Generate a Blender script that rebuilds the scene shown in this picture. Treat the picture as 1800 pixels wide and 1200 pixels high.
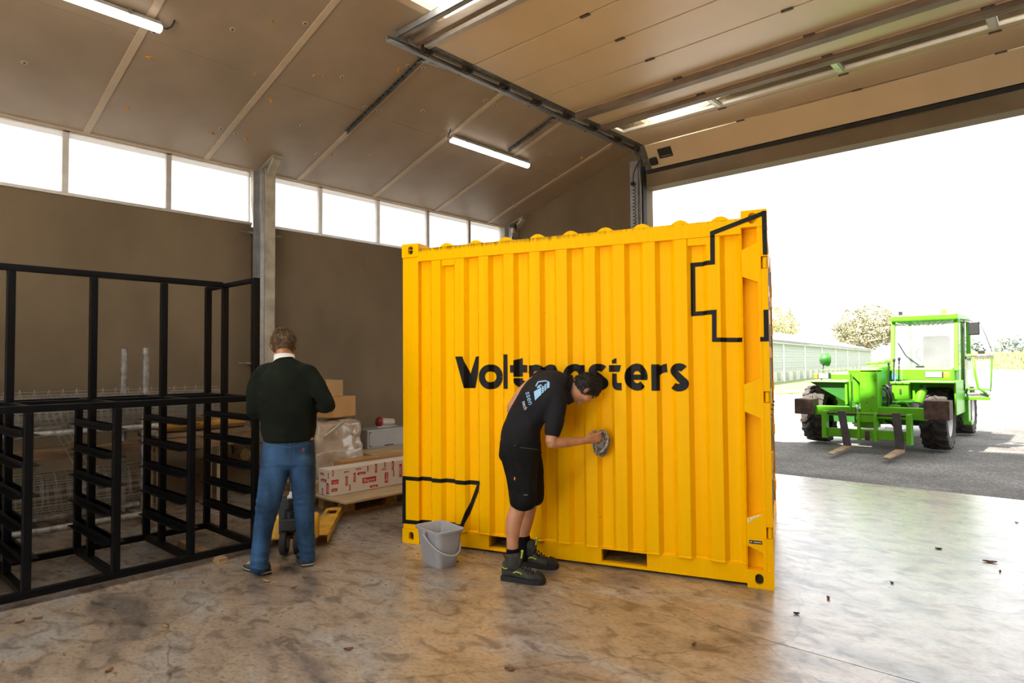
import bpy, bmesh, math, random
from math import sin, cos, pi, radians, sqrt, atan2
from mathutils import Vector, Matrix, noise

random.seed(7)
scene = bpy.context.scene
for o in list(bpy.data.objects):
    bpy.data.objects.remove(o, do_unlink=True)
COL = scene.collection

# ------------------------------------------------------------------ camera
F_PX, YAW, PITCH, ROLL, CAM_H = 1131.3, 0.7326, 0.0327, -0.0077, 1.5472
_F = Vector((-sin(YAW) * cos(PITCH), cos(YAW) * cos(PITCH), sin(PITCH)))
_R0 = Vector((cos(YAW), sin(YAW), 0))
_U0 = _R0.cross(_F)
_R = _R0 * cos(ROLL) + _U0 * sin(ROLL)
_U = -_R0 * sin(ROLL) + _U0 * cos(ROLL)
CAM = Vector((0, 0, CAM_H))
cam_data = bpy.data.cameras.new('camera')
cam = bpy.data.objects.new('camera', cam_data)
COL.objects.link(cam)
m = Matrix((_R, _U, -_F)).transposed().to_4x4()
m.translation = CAM
cam.matrix_world = m
cam_data.sensor_width = 36.0
cam_data.lens = 36.0 * F_PX / 1800.0
cam_data.clip_start = 0.05
cam_data.clip_end = 2000
scene.camera = cam

def at(px, py, depth):
    """point seen at a pixel of the 1800x1200 frame, at a measured depth in metres"""
    return CAM + (_F + _R * ((px - 900) / F_PX) + _U * ((600 - py) / F_PX)) * depth

# ------------------------------------------------------------------ light
SKY_STRENGTH = 3.3
SUN_STRENGTH = 28.0
world = bpy.data.worlds.new('overcast_sky')
scene.world = world
world.use_nodes = True
wn = world.node_tree
wn.nodes.clear()
w_out = wn.nodes.new('ShaderNodeOutputWorld')
w_bg = wn.nodes.new('ShaderNodeBackground')
w_bg.inputs['Color'].default_value = (0.95, 0.975, 1.0, 1)
w_bg.inputs['Strength'].default_value = SKY_STRENGTH
wn.links.new(w_bg.outputs[0], w_out.inputs['Surface'])

sun_data = bpy.data.lights.new('sun', 'SUN')
sun_data.energy = SUN_STRENGTH
sun_data.angle = radians(1.5)
sun_data.color = (1.0, 0.95, 0.86)
sun = bpy.data.objects.new('sun', sun_data)
COL.objects.link(sun)
SUN_DIR = Vector((0.22, 0.74, -1.0)).normalized()      # from behind the hall, over its roof
sun.rotation_euler = SUN_DIR.to_track_quat('-Z', 'Y').to_euler()
sun.location = (0, -5, 15)

scene.view_settings.view_transform = 'Standard'
scene.view_settings.look = 'None'
scene.view_settings.gamma = 1.0
scene.view_settings.use_curve_mapping = False
scene.view_settings.exposure = 0.0

# ------------------------------------------------------------------ helpers
def tag(o, label=None, cat=None, group=None, kind=None):
    if label: o['label'] = label
    if cat: o['category'] = cat
    if group: o['group'] = group
    if kind: o['kind'] = kind
    return o

def thing(name, label, cat, loc=(0, 0, 0), rotz=0.0, group=None, kind=None):
    o = bpy.data.objects.new(name, None)
    COL.objects.link(o)
    o.location = loc
    o.rotation_euler = (0, 0, rotz)
    o.empty_display_size = 0.1
    return tag(o, label, cat, group, kind)

def basemat(o):
    return Matrix.Translation(o.location) @ o.rotation_euler.to_matrix().to_4x4()

class MB:
    def __init__(s):
        s.v, s.f = [], []
    def add(s, vs, fs, M=None):
        b = len(s.v)
        for p in vs:
            p = Vector(p)
            s.v.append(tuple(M @ p) if M is not None else tuple(p))
        s.f += [tuple(i + b for i in f) for f in fs]
        return s
    def box(s, x0, x1, y0, y1, z0, z1, M=None):
        v = [(x0, y0, z0), (x1, y0, z0), (x1, y1, z0), (x0, y1, z0),
             (x0, y0, z1), (x1, y0, z1), (x1, y1, z1), (x0, y1, z1)]
        return s.add(v, [(0, 3, 2, 1), (4, 5, 6, 7), (0, 1, 5, 4), (1, 2, 6, 5), (2, 3, 7, 6), (3, 0, 4, 7)], M)
    def cbox(s, c, d, M=None):
        return s.box(c[0] - d[0] / 2, c[0] + d[0] / 2, c[1] - d[1] / 2, c[1] + d[1] / 2, c[2] - d[2] / 2, c[2] + d[2] / 2, M)
    def bar(s, a, b, w, h, up=(0, 0, 1), M=None):
        """rectangular bar from a to b, w across, h along up"""
        a, b = Vector(a), Vector(b)
        t = (b - a).normalized()
        up = Vector(up)
        side = t.cross(up)
        if side.length < 1e-4: side = t.cross(Vector((1, 0, 0)))
        side.normalize()
        up = side.cross(t).normalized()
        v = []
        for p in (a, b):
            for (i, j) in ((-1, -1), (1, -1), (1, 1), (-1, 1)):
                v.append(p + side * (i * w / 2) + up * (j * h / 2))
        return s.add(v, [(3, 2, 1, 0), (4, 5, 6, 7), (0, 1, 5, 4), (1, 2, 6, 5), (2, 3, 7, 6), (3, 0, 4, 7)], M)
    def cyl(s, a, b, r, n=12, r2=None, caps=True, M=None):
        a, b = Vector(a), Vector(b)
        r2 = r if r2 is None else r2
        t = (b - a).normalized()
        x = t.orthogonal().normalized(); y = t.cross(x)
        v, f = [], []
        for p, q in ((a, r), (b, r2)):
            for i in range(n):
                an = 2 * pi * i / n
                v.append(p + x * (q * cos(an)) + y * (q * sin(an)))
        for i in range(n):
            j = (i + 1) % n
            f.append((i, j, n + j, n + i))
        if caps:
            f.append(tuple(range(n - 1, -1, -1))); f.append(tuple(range(n, 2 * n)))
        return s.add(v, f, M)
    def tube(s, pts, r, n=8, caps=True, M=None, closed=False):
        pts = [Vector(p) for p in pts]
        k = len(pts)
        rs = r if isinstance(r, (list, tuple)) else [r] * k
        v, f = [], []
        t0 = (pts[1] - pts[0]).normalized()
        x = t0.orthogonal().normalized()
        for i, p in enumerate(pts):
            if closed: t = (pts[(i + 1) % k] - pts[i - 1])
            elif i == 0: t = pts[1] - pts[0]
            elif i == k - 1: t = pts[-1] - pts[-2]
            else: t = (pts[i + 1] - p).normalized() + (p - pts[i - 1]).normalized()
            t = t.normalized() if t.length > 1e-9 else t0
            x = (x - t * x.dot(t))
            x = x.normalized() if x.length > 1e-6 else t.orthogonal().normalized()
            y = t.cross(x)
            for a in range(n):
                an = 2 * pi * a / n
                v.append(p + x * (rs[i] * cos(an)) + y * (rs[i] * sin(an)))
        m = k if closed else k - 1
        for i in range(m):
            i2 = (i + 1) % k
            for a in range(n):
                b = (a + 1) % n
                f.append((i * n + a, i * n + b, i2 * n + b, i2 * n + a))
        if caps and not closed:
            f.append(tuple(range(n - 1, -1, -1))); f.append(tuple((k - 1) * n + a for a in range(n)))
        return s.add(v, f, M)
    def prism(s, poly, d, M=None):
        """polygon in local XY extruded 0..d along Z"""
        n = len(poly)
        area = sum(poly[i][0] * poly[(i + 1) % n][1] - poly[(i + 1) % n][0] * poly[i][1] for i in range(n))
        if area < 0: poly = poly[::-1]
        v = [(x, y, 0) for x, y in poly] + [(x, y, d) for x, y in poly]
        f = [tuple(range(n - 1, -1, -1)), tuple(range(n, 2 * n))]
        f += [(i, (i + 1) % n, n + (i + 1) % n, n + i) for i in range(n)]
        return s.add(v, f, M)
    def lathe(s, prof, n=24, M=None, a0=0.0, a1=2 * pi):
        """profile list of (r, z) about Z"""
        full = abs(a1 - a0 - 2 * pi) < 1e-6
        cols = n if full else n + 1
        v, f = [], []
        for i in range(cols):
            an = a0 + (a1 - a0) * i / n
            for r, z in prof: v.append((r * cos(an), r * sin(an), z))
        k = len(prof)
        for i in range(n):
            j = (i + 1) % cols
            for a in range(k - 1):
                f.append((i * k + a, j * k + a, j * k + a + 1, i * k + a + 1))
        return s.add(v, f, M)
    def loft(s, rings, caps=True, M=None, closed=True):
        n = len(rings[0]); v = [p for r in rings for p in r]; f = []
        for i in range(len(rings) - 1):
            for a in range(n if closed else n - 1):
                b = (a + 1) % n
                f.append((i * n + a, i * n + b, (i + 1) * n + b, (i + 1) * n + a))
        if caps:
            f.append(tuple(range(n - 1, -1, -1))); f.append(tuple((len(rings) - 1) * n + a for a in range(n)))
        return s.add(v, f, M)
    def mesh(s, name, mat=None, smooth=False):
        me = bpy.data.meshes.new(name)
        me.from_pydata(s.v, [], s.f)
        if mat: me.materials.append(mat)
        if smooth:
            me.polygons.foreach_set('use_smooth', [True] * len(me.polygons))
        me.update()
        return me
    def build(s, name, mat, parent=None, smooth=False, bevel=0.0, world=False, auto=None, seg=2):
        me = s.mesh(name, mat, smooth or auto is not None)
        o = bpy.data.objects.new(name, me)
        COL.objects.link(o)
        if parent is not None:
            o.parent = parent
            if world: o.matrix_parent_inverse = basemat(parent).inverted()
        if auto is not None:
            me.set_sharp_from_angle(angle=radians(auto))
        if bevel:
            b = o.modifiers.new('bevel', 'BEVEL'); b.width = bevel; b.segments = seg
            b.limit_method = 'ANGLE'; b.angle_limit = radians(35)
        return o

def part(mesh, name, parent, world=False, loc=None, rot=None):
    o = bpy.data.objects.new(name, mesh); COL.objects.link(o); o.parent = parent
    if world: o.matrix_parent_inverse = basemat(parent).inverted()
    if loc is not None: o.location = loc
    if rot is not None: o.rotation_euler = rot
    return o

def copy_tree(o, parent=None):
    c = o.copy(); COL.objects.link(c)
    if parent is not None: c.parent = parent
    for ch in list(o.children): copy_tree(ch, c)
    return c

def rotM(a, ax): return Matrix.Rotation(a, 4, ax)
def T(x, y=0, z=0):
    return Matrix.Translation((x, y, z)) if not isinstance(x, (Vector, tuple, list)) else Matrix.Translation(x)
def frame(o, x, y, z):
    """matrix with origin o and axes x,y,z"""
    M = Matrix((Vector(x), Vector(y), Vector(z))).transposed().to_4x4(); M.translation = Vector(o); return M

# ------------------------------------------------------------------ materials
MATS = {}
def M_(name, col, rough=0.6, metal=0.0, var=0.12, scale=4.0, bump=0.0, bscale=60.0, col2=None, coat=0.0,
       spec=0.5, stretch=None, detail=5.0, rvar=0.0):
    if name in MATS: return MATS[name]
    mt = bpy.data.materials.new(name); mt.use_nodes = True
    nt = mt.node_tree; N = nt.nodes; L = nt.links
    b = N['Principled BSDF']
    tc = N.new('ShaderNodeTexCoord')
    src = tc.outputs['Object']
    if stretch:
        mp = N.new('ShaderNodeMapping'); mp.inputs['Scale'].default_value = stretch
        L.new(src, mp.inputs[0]); src = mp.outputs[0]
    n1 = N.new('ShaderNodeTexNoise'); n1.inputs['Scale'].default_value = scale; n1.inputs['Detail'].default_value = detail
    L.new(src, n1.inputs['Vector'])
    r = N.new('ShaderNodeValToRGB')
    c2 = col2 if col2 else tuple(max(0, c * (1 - var * 2)) for c in col)
    c1 = col if col2 else tuple(min(1, c * (1 + var)) for c in col)
    r.color_ramp.elements[0].position = 0.32; r.color_ramp.elements[1].position = 0.68
    r.color_ramp.elements[0].color = (*c2, 1); r.color_ramp.elements[1].color = (*c1, 1)
    L.new(n1.outputs['Fac'], r.inputs['Fac']); L.new(r.outputs['Color'], b.inputs['Base Color'])
    b.inputs['Roughness'].default_value = rough
    b.inputs['Metallic'].default_value = metal
    b.inputs['Specular IOR Level'].default_value = spec
    if coat:
        b.inputs['Coat Weight'].default_value = coat; b.inputs['Coat Roughness'].default_value = 0.15
    if rvar:
        mr = N.new('ShaderNodeMapRange'); mr.inputs['To Min'].default_value = max(0, rough - rvar); mr.inputs['To Max'].default_value = min(1, rough + rvar)
        L.new(n1.outputs['Fac'], mr.inputs['Value']); L.new(mr.outputs[0], b.inputs['Roughness'])
    if bump:
        n2 = N.new('ShaderNodeTexNoise'); n2.inputs['Scale'].default_value = bscale; n2.inputs['Detail'].default_value = 4
        L.new(src, n2.inputs['Vector'])
        bp = N.new('ShaderNodeBump'); bp.inputs['Strength'].default_value = bump; bp.inputs['Distance'].default_value = 0.01
        L.new(n2.outputs['Fac'], bp.inputs['Height']); L.new(bp.outputs[0], b.inputs['Normal'])
    MATS[name] = mt
    return mt

def emis(name, col, strength):
    mt = bpy.data.materials.new(name); mt.use_nodes = True
    b = mt.node_tree.nodes['Principled BSDF']
    b.inputs['Base Color'].default_value = (*col, 1)
    b.inputs['Emission Color'].default_value = (*col, 1)
    b.inputs['Emission Strength'].default_value = strength
    return mt

def m_sheet(name, transp, col=(0.9, 0.93, 0.95)):
    """translucent polycarbonate sheet"""
    mt = bpy.data.materials.new(name); mt.use_nodes = True
    nt = mt.node_tree; N = nt.nodes; N.clear()
    o = N.new('ShaderNodeOutputMaterial'); mx = N.new('ShaderNodeMixShader'); mx.inputs[0].default_value = transp
    a = N.new('ShaderNodeBsdfTranslucent'); a.inputs[0].default_value = (*col, 1)
    t = N.new('ShaderNodeBsdfTransparent'); t.inputs[0].default_value = (*col, 1)
    nz = N.new('ShaderNodeTexNoise'); nz.inputs['Scale'].default_value = 3
    cr = N.new('ShaderNodeValToRGB'); cr.color_ramp.elements[0].color = (*[c * .92 for c in col], 1); cr.color_ramp.elements[1].color = (*col, 1)
    nt.links.new(nz.outputs['Fac'], cr.inputs[0]); nt.links.new(cr.outputs[0], a.inputs[0])
    nt.links.new(a.outputs[0], mx.inputs[1]); nt.links.new(t.outputs[0], mx.inputs[2]); nt.links.new(mx.outputs[0], o.inputs[0])
    return mt

def m_glass(name, col=(0.9, 0.95, 0.95), rough=0.02, weight=0.25):
    """thin pane: mostly clear with a mirror reflection"""
    mt = bpy.data.materials.new(name); mt.use_nodes = True
    nt = mt.node_tree; N = nt.nodes; N.clear()
    o = N.new('ShaderNodeOutputMaterial'); mx = N.new('ShaderNodeMixShader')
    fr = N.new('ShaderNodeLayerWeight'); fr.inputs['Blend'].default_value = weight
    g = N.new('ShaderNodeBsdfGlossy'); g.inputs['Roughness'].default_value = rough
    t = N.new('ShaderNodeBsdfTransparent'); t.inputs[0].default_value = (*col, 1)
    nt.links.new(fr.outputs['Fresnel'], mx.inputs[0]); nt.links.new(t.outputs[0], mx.inputs[1]); nt.links.new(g.outputs[0], mx.inputs[2])
    nt.links.new(mx.outputs[0], o.inputs[0])
    return mt

def m_glare_glass(name, glare_mix=0.4, weight=0.4):  # pane with white mixed in for sky glare on dusty glass
    mt = m_glass(name, (0.9, 0.95, 0.95), 0.03, weight)
    nt = mt.node_tree; N = nt.nodes
    o = next(n for n in N if n.type == 'OUTPUT_MATERIAL'); src = o.inputs[0].links[0].from_socket
    d = N.new('ShaderNodeBsdfDiffuse'); d.inputs[0].default_value = (0.8, 0.82, 0.82, 1)
    tl = N.new('ShaderNodeBsdfTranslucent'); tl.inputs[0].default_value = (0.8, 0.82, 0.82, 1)
    ad = N.new('ShaderNodeMixShader'); nt.links.new(d.outputs[0], ad.inputs[1]); nt.links.new(tl.outputs[0], ad.inputs[2])
    mx = N.new('ShaderNodeMixShader')
    nz = N.new('ShaderNodeTexNoise'); nz.inputs['Scale'].default_value = 2.5
    mr = N.new('ShaderNodeMapRange'); mr.inputs['To Min'].default_value = glare_mix * 0.7; mr.inputs['To Max'].default_value = min(1, glare_mix * 1.3)
    nt.links.new(nz.outputs['Fac'], mr.inputs[0]); nt.links.new(mr.outputs[0], mx.inputs[0])
    nt.links.new(src, mx.inputs[1]); nt.links.new(ad.outputs[0], mx.inputs[2]); nt.links.new(mx.outputs[0], o.inputs[0])
    return mt

def m_concrete_floor():
    mt = bpy.data.materials.new('polished_concrete'); mt.use_nodes = True
    nt = mt.node_tree; N = nt.nodes; L = nt.links; b = N['Principled BSDF']
    tc = N.new('ShaderNodeTexCoord')
    mp = N.new('ShaderNodeMapping'); mp.inputs['Rotation'].default_value = (0, 0, radians(-62)); mp.inputs['Scale'].default_value = (1, 1.7, 1)
    L.new(tc.outputs['Object'], mp.inputs[0])
    def nz(sc, det, dist=0.0):
        n = N.new('ShaderNodeTexNoise'); n.inputs['Scale'].default_value = sc; n.inputs['Detail'].default_value = det
        n.inputs['Distortion'].default_value = dist; L.new(mp.outputs[0], n.inputs['Vector']); return n
    def ramp(src, els):
        r = N.new('ShaderNodeValToRGB')
        while len(r.color_ramp.elements) < len(els): r.color_ramp.elements.new(0.5)
        for e, (p, c) in zip(r.color_ramp.elements, els): e.position = p; e.color = (*c, 1)
        L.new(src, r.inputs[0]); return r
    big = nz(1.1, 12, 1.0)
    r1 = ramp(big.outputs['Fac'], [(0.30, (0.14, 0.115, 0.10)), (0.42, (0.29, 0.225, 0.17)), (0.52, (0.345, 0.27, 0.205)), (0.60, (0.32, 0.285, 0.255)), (0.70, (0.42, 0.39, 0.37))])
    mid = nz(5.5, 12, 0.8)
    r2 = ramp(mid.outputs['Fac'], [(0.34, (0.36, 0.33, 0.32)), (0.46, (0.86, 0.83, 0.80)), (0.56, (1, 1, 1)), (0.7, (1.15, 1.08, 0.98))])
    mul = N.new('ShaderNodeMixRGB'); mul.blend_type = 'MULTIPLY'; mul.inputs[0].default_value = 0.85
    L.new(r1.outputs[0], mul.inputs[1]); L.new(r2.outputs[0], mul.inputs[2])
    fine = nz(30, 12, 0.3)
    r3 = ramp(fine.outputs['Fac'], [(0.32, (0.55, 0.52, 0.5)), (0.47, (0.97, 0.97, 0.97)), (0.65, (1.12, 1.10, 1.06))])
    mul2 = N.new('ShaderNodeMixRGB'); mul2.blend_type = 'MULTIPLY'; mul2.inputs[0].default_value = 0.85
    L.new(mul.outputs[0], mul2.inputs[1]); L.new(r3.outputs[0], mul2.inputs[2])
    # hairline cracks
    vo = N.new('ShaderNodeTexVoronoi'); vo.feature = 'DISTANCE_TO_EDGE'; vo.inputs['Scale'].default_value = 0.42
    wp = N.new('ShaderNodeMixRGB'); wp.blend_type = 'ADD'; wp.inputs[0].default_value = 0.10
    L.new(tc.outputs['Object'], wp.inputs[1]); L.new(mid.outputs['Color'], wp.inputs[2]); L.new(wp.outputs[0], vo.inputs['Vector'])
    r4 = ramp(vo.outputs['Distance'], [(0.0, (0.4, 0.37, 0.35)), (0.0016, (1, 1, 1))])
    mul3 = N.new('ShaderNodeMixRGB'); mul3.blend_type = 'MULTIPLY'; mul3.inputs[0].default_value = 0.8
    L.new(mul2.outputs[0], mul3.inputs[1]); L.new(r4.outputs[0], mul3.inputs[2])
    L.new(mul3.outputs[0], b.inputs['Base Color'])
    mr = N.new('ShaderNodeMapRange'); mr.inputs['From Min'].default_value = 0.3; mr.inputs['From Max'].default_value = 0.7
    mr.inputs['To Min'].default_value = 0.46; mr.inputs['To Max'].default_value = 0.25
    L.new(mid.outputs['Fac'], mr.inputs[0]); L.new(mr.outputs[0], b.inputs['Roughness'])
    b.inputs['IOR'].default_value = 1.5
    b.inputs['Coat Weight'].default_value = 0.65; b.inputs['Coat Roughness'].default_value = 0.25
    bp = N.new('ShaderNodeBump'); bp.inputs['Strength'].default_value = 0.06; bp.inputs['Distance'].default_value = 0.004
    L.new(fine.outputs['Fac'], bp.inputs['Height']); L.new(bp.outputs[0], b.inputs['Normal'])
    return mt

def m_yellow():
    """yellow container paint with faint streaks"""
    mt = bpy.data.materials.new('yellow_paint'); mt.use_nodes = True
    nt = mt.node_tree; N = nt.nodes; L = nt.links; b = N['Principled BSDF']
    tc = N.new('ShaderNodeTexCoord'); mp = N.new('ShaderNodeMapping'); mp.inputs['Scale'].default_value = (30, 30, 0.8)
    L.new(tc.outputs['Object'], mp.inputs[0])
    n = N.new('ShaderNodeTexNoise'); n.inputs['Scale'].default_value = 1.0; n.inputs['Detail'].default_value = 5; L.new(mp.outputs[0], n.inputs[0])
    r = N.new('ShaderNodeValToRGB'); r.color_ramp.elements[0].position = 0.3; r.color_ramp.elements[1].position = 0.7
    r.color_ramp.elements[0].color = (1.0, 0.475, 0.0, 1); r.color_ramp.elements[1].color = (1.0, 0.53, 0.0, 1)
    L.new(n.outputs['Fac'], r.inputs[0])
    n2 = N.new('ShaderNodeTexNoise'); n2.inputs['Scale'].default_value = 24; n2.inputs['Detail'].default_value = 3; L.new(tc.outputs['Object'], n2.inputs[0])
    r2 = N.new('ShaderNodeValToRGB'); r2.color_ramp.elements[0].position = 0.18; r2.color_ramp.elements[1].position = 0.25
    r2.color_ramp.elements[0].color = (0.25, 0.10, 0.02, 1); r2.color_ramp.elements[1].color = (1, 1, 1, 1)
    L.new(n2.outputs['Fac'], r2.inputs[0])
    mu = N.new('ShaderNodeMixRGB'); mu.blend_type = 'MULTIPLY'; mu.inputs[0].default_value = 1
    L.new(r.outputs[0], mu.inputs[1]); L.new(r2.outputs[0], mu.inputs[2]); L.new(mu.outputs[0], b.inputs['Base Color'])
    b.inputs['Roughness'].default_value = 0.34
    b.inputs['Specular IOR Level'].default_value = 0.04
    return mt
# ================================================================== the hall
WX, RX, RIDGE = -7.9, 3.9, -2.0         # left wall, right wall, ridge
YF, YB = 8.75, -3.2                     # gate wall inner face, opposite wall inner face
WT = 0.25
EAVE, SLOPE = 4.04, 0.3073
SILL, WTOP = 3.32, 4.02
G0, G1, GH = -5.08, 1.08, 4.23          # gate opening
def ceil_z(x): return EAVE + SLOPE * (min(x, 2 * RIDGE - x) - WX)

m_floor = m_concrete_floor()
m_joint = M_('joint_filler', (0.05, 0.045, 0.04), 0.9, scale=8)
m_wall = M_('rough_concrete_wall', (0.185, 0.134, 0.077), 0.92, var=0.10, scale=1.2, bump=0.55, bscale=70, stretch=(1, 1, 0.6))
m_plinth = M_('smooth_concrete', (0.42, 0.37, 0.28), 0.85, var=0.14, scale=6, bump=0.2, bscale=40)
m_ceil = M_('ceiling_board', (0.325, 0.25, 0.175), 0.42, var=0.07, scale=1.6)
m_batten = M_('cover_strip', (0.50, 0.395, 0.28), 0.5, var=0.06, scale=5)
m_alu = M_('aluminium_frame', (0.62, 0.58, 0.52), 0.35, 0.6, var=0.06, scale=8)
m_galv = M_('galvanised_steel', (0.40, 0.40, 0.39), 0.42, 0.8, var=0.09, scale=9, detail=3)
m_dgalv = M_('dark_galvanised_steel', (0.20, 0.20, 0.19), 0.45, 0.8, var=0.2, scale=14)
m_rustbar = M_('brown_stained_steel', (0.21, 0.15, 0.10), 0.6, 0.3, var=0.16, scale=3, stretch=(1, 4, 4))
m_sheet_sky = m_sheet('skylight_sheet', 0.0, (0.85, 0.86, 0.85))
m_sheet_win = m_sheet('polycarbonate_sheet', 0.6, (0.82, 0.82, 0.82))
m_black = M_('black_plastic', (0.012, 0.012, 0.013), 0.5, var=0.1)
m_rubber = M_('black_rubber', (0.016, 0.016, 0.016), 0.75, var=0.2, scale=12)
m_outwall = M_('outside_wall', (0.45, 0.43, 0.40), 0.85)

def struct(o, label=None):
    o['kind'] = 'structure'
    if label: o['label'] = label
    return o

# ---- floor: cast slabs with sawn joints
fl = MB().box(WX - WT, RX + WT, YB - WT, 9.0, -0.25, -0.012)
floor = struct(fl.build('floor', m_joint), 'polished stained concrete floor of the hall')
xs = [WX - 0.2, -5.52, -0.0, RX + 0.2]; xs = [WX - WT, -5.52, RX + WT]
ys = [YB - WT, 3.625, 9.0]
for i in range(len(xs) - 1):
    for j in range(len(ys) - 1):
        g = 0.0035
        b = MB().box(xs[i] + (g if i else 0), xs[i + 1] - g, ys[j] + (g if j else 0), ys[j + 1] - (g if j + 2 < len(ys) else 0), -0.012, 0.0)
        b.build('floor_slab', m_floor, floor)

# ---- left wall: concrete panels between columns, ribbon window above
wl = MB().box(WX - WT, WX - 0.02, YB - WT, 9.0, 0, SILL - 0.02)
wall_left = struct(wl.build('wall_left', m_wall), 'rough brown concrete side wall under the ribbon window')
COLS = [(-1.16, -0.91), (3.845, 4.06), (8.57, 8.75)]
edges = [YB] + [e for c in COLS for e in c]
spans = [(YB, -1.16), (-0.91, 3.845), (4.06, 8.57)]
for a, b in spans:
    MB().box(WX - 0.03, WX, a + 0.004, b - 0.004, 0, SILL).build('concrete_panel', m_wall, wall_left, bevel=0.004)
    MB().box(WX - 0.12, WX + 0.012, a, b, SILL, SILL + 0.035).build('sill_profile', m_alu, wall_left, bevel=0.004)
MB().box(WX - WT, WX - 0.005, YB - WT, 9.0, WTOP, EAVE + 0.02).build('eave_beam', m_batten, wall_left)
wn_i = 1
mull = [[YB, -2.15, -1.16], [-0.91, 0.86, 1.85, 2.868, 3.845], [4.06, 4.86, 5.84, 6.82, 7.76, 8.57]]
mull[1] = [-0.91, -0.14, 0.86, 1.85, 2.868, 3.845]
for row in mull:
    for a, b in zip(row[:-1], row[1:]):
        fr = MB()
        x0, x1 = WX - 0.11, WX - 0.05
        z0, z1 = SILL + 0.035, WTOP
        if b == row[-1]: fr.box(x0, x1, b - 0.012, b, z0, z1)
        else: fr.box(x0, x1, b - 0.028, b + 0.028, z0, z1)
        if a == row[0]: fr.box(x0, x1, a, a + 0.012, z0, z1)
        fr.box(x0, x1, a, b, z0, z0 + 0.012); fr.box(x0, x1, a, b, z1 - 0.012, z1)
        w = struct(fr.build('window_%d' % wn_i, m_alu), 'translucent pane of the ribbon window above the left wall')
        MB().box(WX - 0.088, WX - 0.08, a + 0.005, b - 0.005, z0 + 0.005, z1 - 0.005).build('pane', m_sheet_win, w)
        wn_i += 1
# columns
for k, (a, b) in enumerate(COLS):
    cb = MB().box(WX - 0.2, WX + 0.20, a + 0.075, b, 0, WTOP + 0.01)
    c = struct(cb.build('trim_%d' % (k + 1), m_plinth, bevel=0.008), 'pale concrete column standing against the left wall')
    ch = MB()
    for (u0, u1, w0, w1) in ((WX, WX + 0.19, a + 0.07, a + 0.075), (WX + 0.03, WX + 0.036, a - 0.0, a + 0.075), (WX + 0.184, WX + 0.19, a + 0.02, a + 0.075)):
        ch.box(u0, u1, w0, w1, 0, WTOP)
    ch.build('steel_channel', m_galv, c, bevel=0.002)
    br = MB().bar((WX + 0.10, (a + b) / 2 + 0.03, WTOP - 0.16), (WX + 0.38, (a + b) / 2 + 0.03, ceil_z(WX + 0.38) - 0.03), 0.10, 0.05)
    br.bar((WX + 0.02, (a + b) / 2 + 0.03, ceil_z(WX + 0.02) - 0.012), (WX + 0.42, (a + b) / 2 + 0.03, ceil_z(WX + 0.42) - 0.012), 0.13, 0.012)
    br.build('roof_bracket', m_plinth, c, bevel=0.004)
    for zz in (3.20, 1.55):
        for sgn, y in ((-1, a), (1, b)):
            an = MB().box(WX, WX + 0.05, y - 0.005 if sgn > 0 else y - 0.05, y + 0.05 if sgn > 0 else y + 0.005, zz, zz + 0.03)
            an.cyl((WX + 0.03, y + sgn * 0.02, zz + 0.015), (WX + 0.03, y + sgn * 0.17, zz + 0.02), 0.006, 6)
            an.cyl((WX + 0.03, y + sgn * 0.05, zz + 0.015), (WX + 0.03, y + sgn * 0.07, zz + 0.015), 0.017, 6)
            an.build('anchor_bolt', m_galv, c)

# ---- gate wall (Y = 8.75) and the unseen opposite wall, its open gate assumed and sized for the light
def gable(name, y0, y1, label, G0=G0, G1=G1, GH=GH):
    def pr(poly):
        b = MB(); n = len(poly)
        v = [(x, y0, z) for x, z in poly] + [(x, y1, z) for x, z in poly]
        f = [tuple(range(n)), tuple(range(2 * n - 1, n - 1, -1))] + [(i, n + i, n + (i + 1) % n, (i + 1) % n) for i in range(n)]
        return b.add(v, f)
    e = 0.02
    b = MB()
    for poly in ([(WX - WT, 0), (G0, 0), (G0, ceil_z(G0) + e), (WX - WT, ceil_z(WX - WT) + e)],
                 [(G1, 0), (RX + WT, 0), (RX + WT, ceil_z(RX + WT) + e), (G1, ceil_z(G1) + e)],
                 [(G0, GH), (G1, GH), (G1, ceil_z(G1) + e), (RIDGE, ceil_z(RIDGE) + e), (G0, ceil_z(G0) + e)]):
        q = pr(poly); b.add(q.v, q.f)
    o = b.build(name, m_wall)
    return struct(o, label)
wall_back = gable('wall_back', YF, 9.0, 'brown concrete gable wall around the open gate')
wall_front = gable('wall_front', YB - WT, YB, 'unseen gable wall of the hall with an open gate assumed for the light', -4.9, 0.2, 4.2)
wall_right = struct(MB().box(RX, RX + WT, YB - WT, 9.0, 0, EAVE + 0.02).build('wall_right', m_wall), 'plain brown concrete side wall of the hall')

# ---- roof: boards with cover strips, translucent skylight strips
SK0, SK1 = -4.76, -3.72
def slopebox(b, x0, x1, y0, y1, t0, t1):
    """box lying under the roof slope between x0 and x1, from t0 to t1 above the ceiling plane"""
    v = []
    for t in (t0, t1):
        for (x, y) in ((x0, y0), (x1, y0), (x1, y1), (x0, y1)): v.append((x, y, ceil_z(x) + t))
    return b.add(v, [(0, 3, 2, 1), (4, 5, 6, 7), (0, 1, 5, 4), (1, 2, 6, 5), (2, 3, 7, 6), (3, 0, 4, 7)])
rb = MB()
mir = lambda x: 2 * RIDGE - x
OY0, OY1 = YB - WT - 0.15, 9.15
for (a, b) in ((WX - 0.262, SK0), (SK1, RIDGE)):
    slopebox(rb, a, b, OY0, OY1, 0.05, 0.16)
    slopebox(rb, mir(b), mir(a), OY0, OY1, 0.05, 0.16)
m_roof = M_('roof_sheet', (0.30, 0.29, 0.28), 0.7)
ceiling = struct(rb.build('ceiling', m_roof), 'sloping ceiling of brown boards with pale cover strips')
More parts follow.
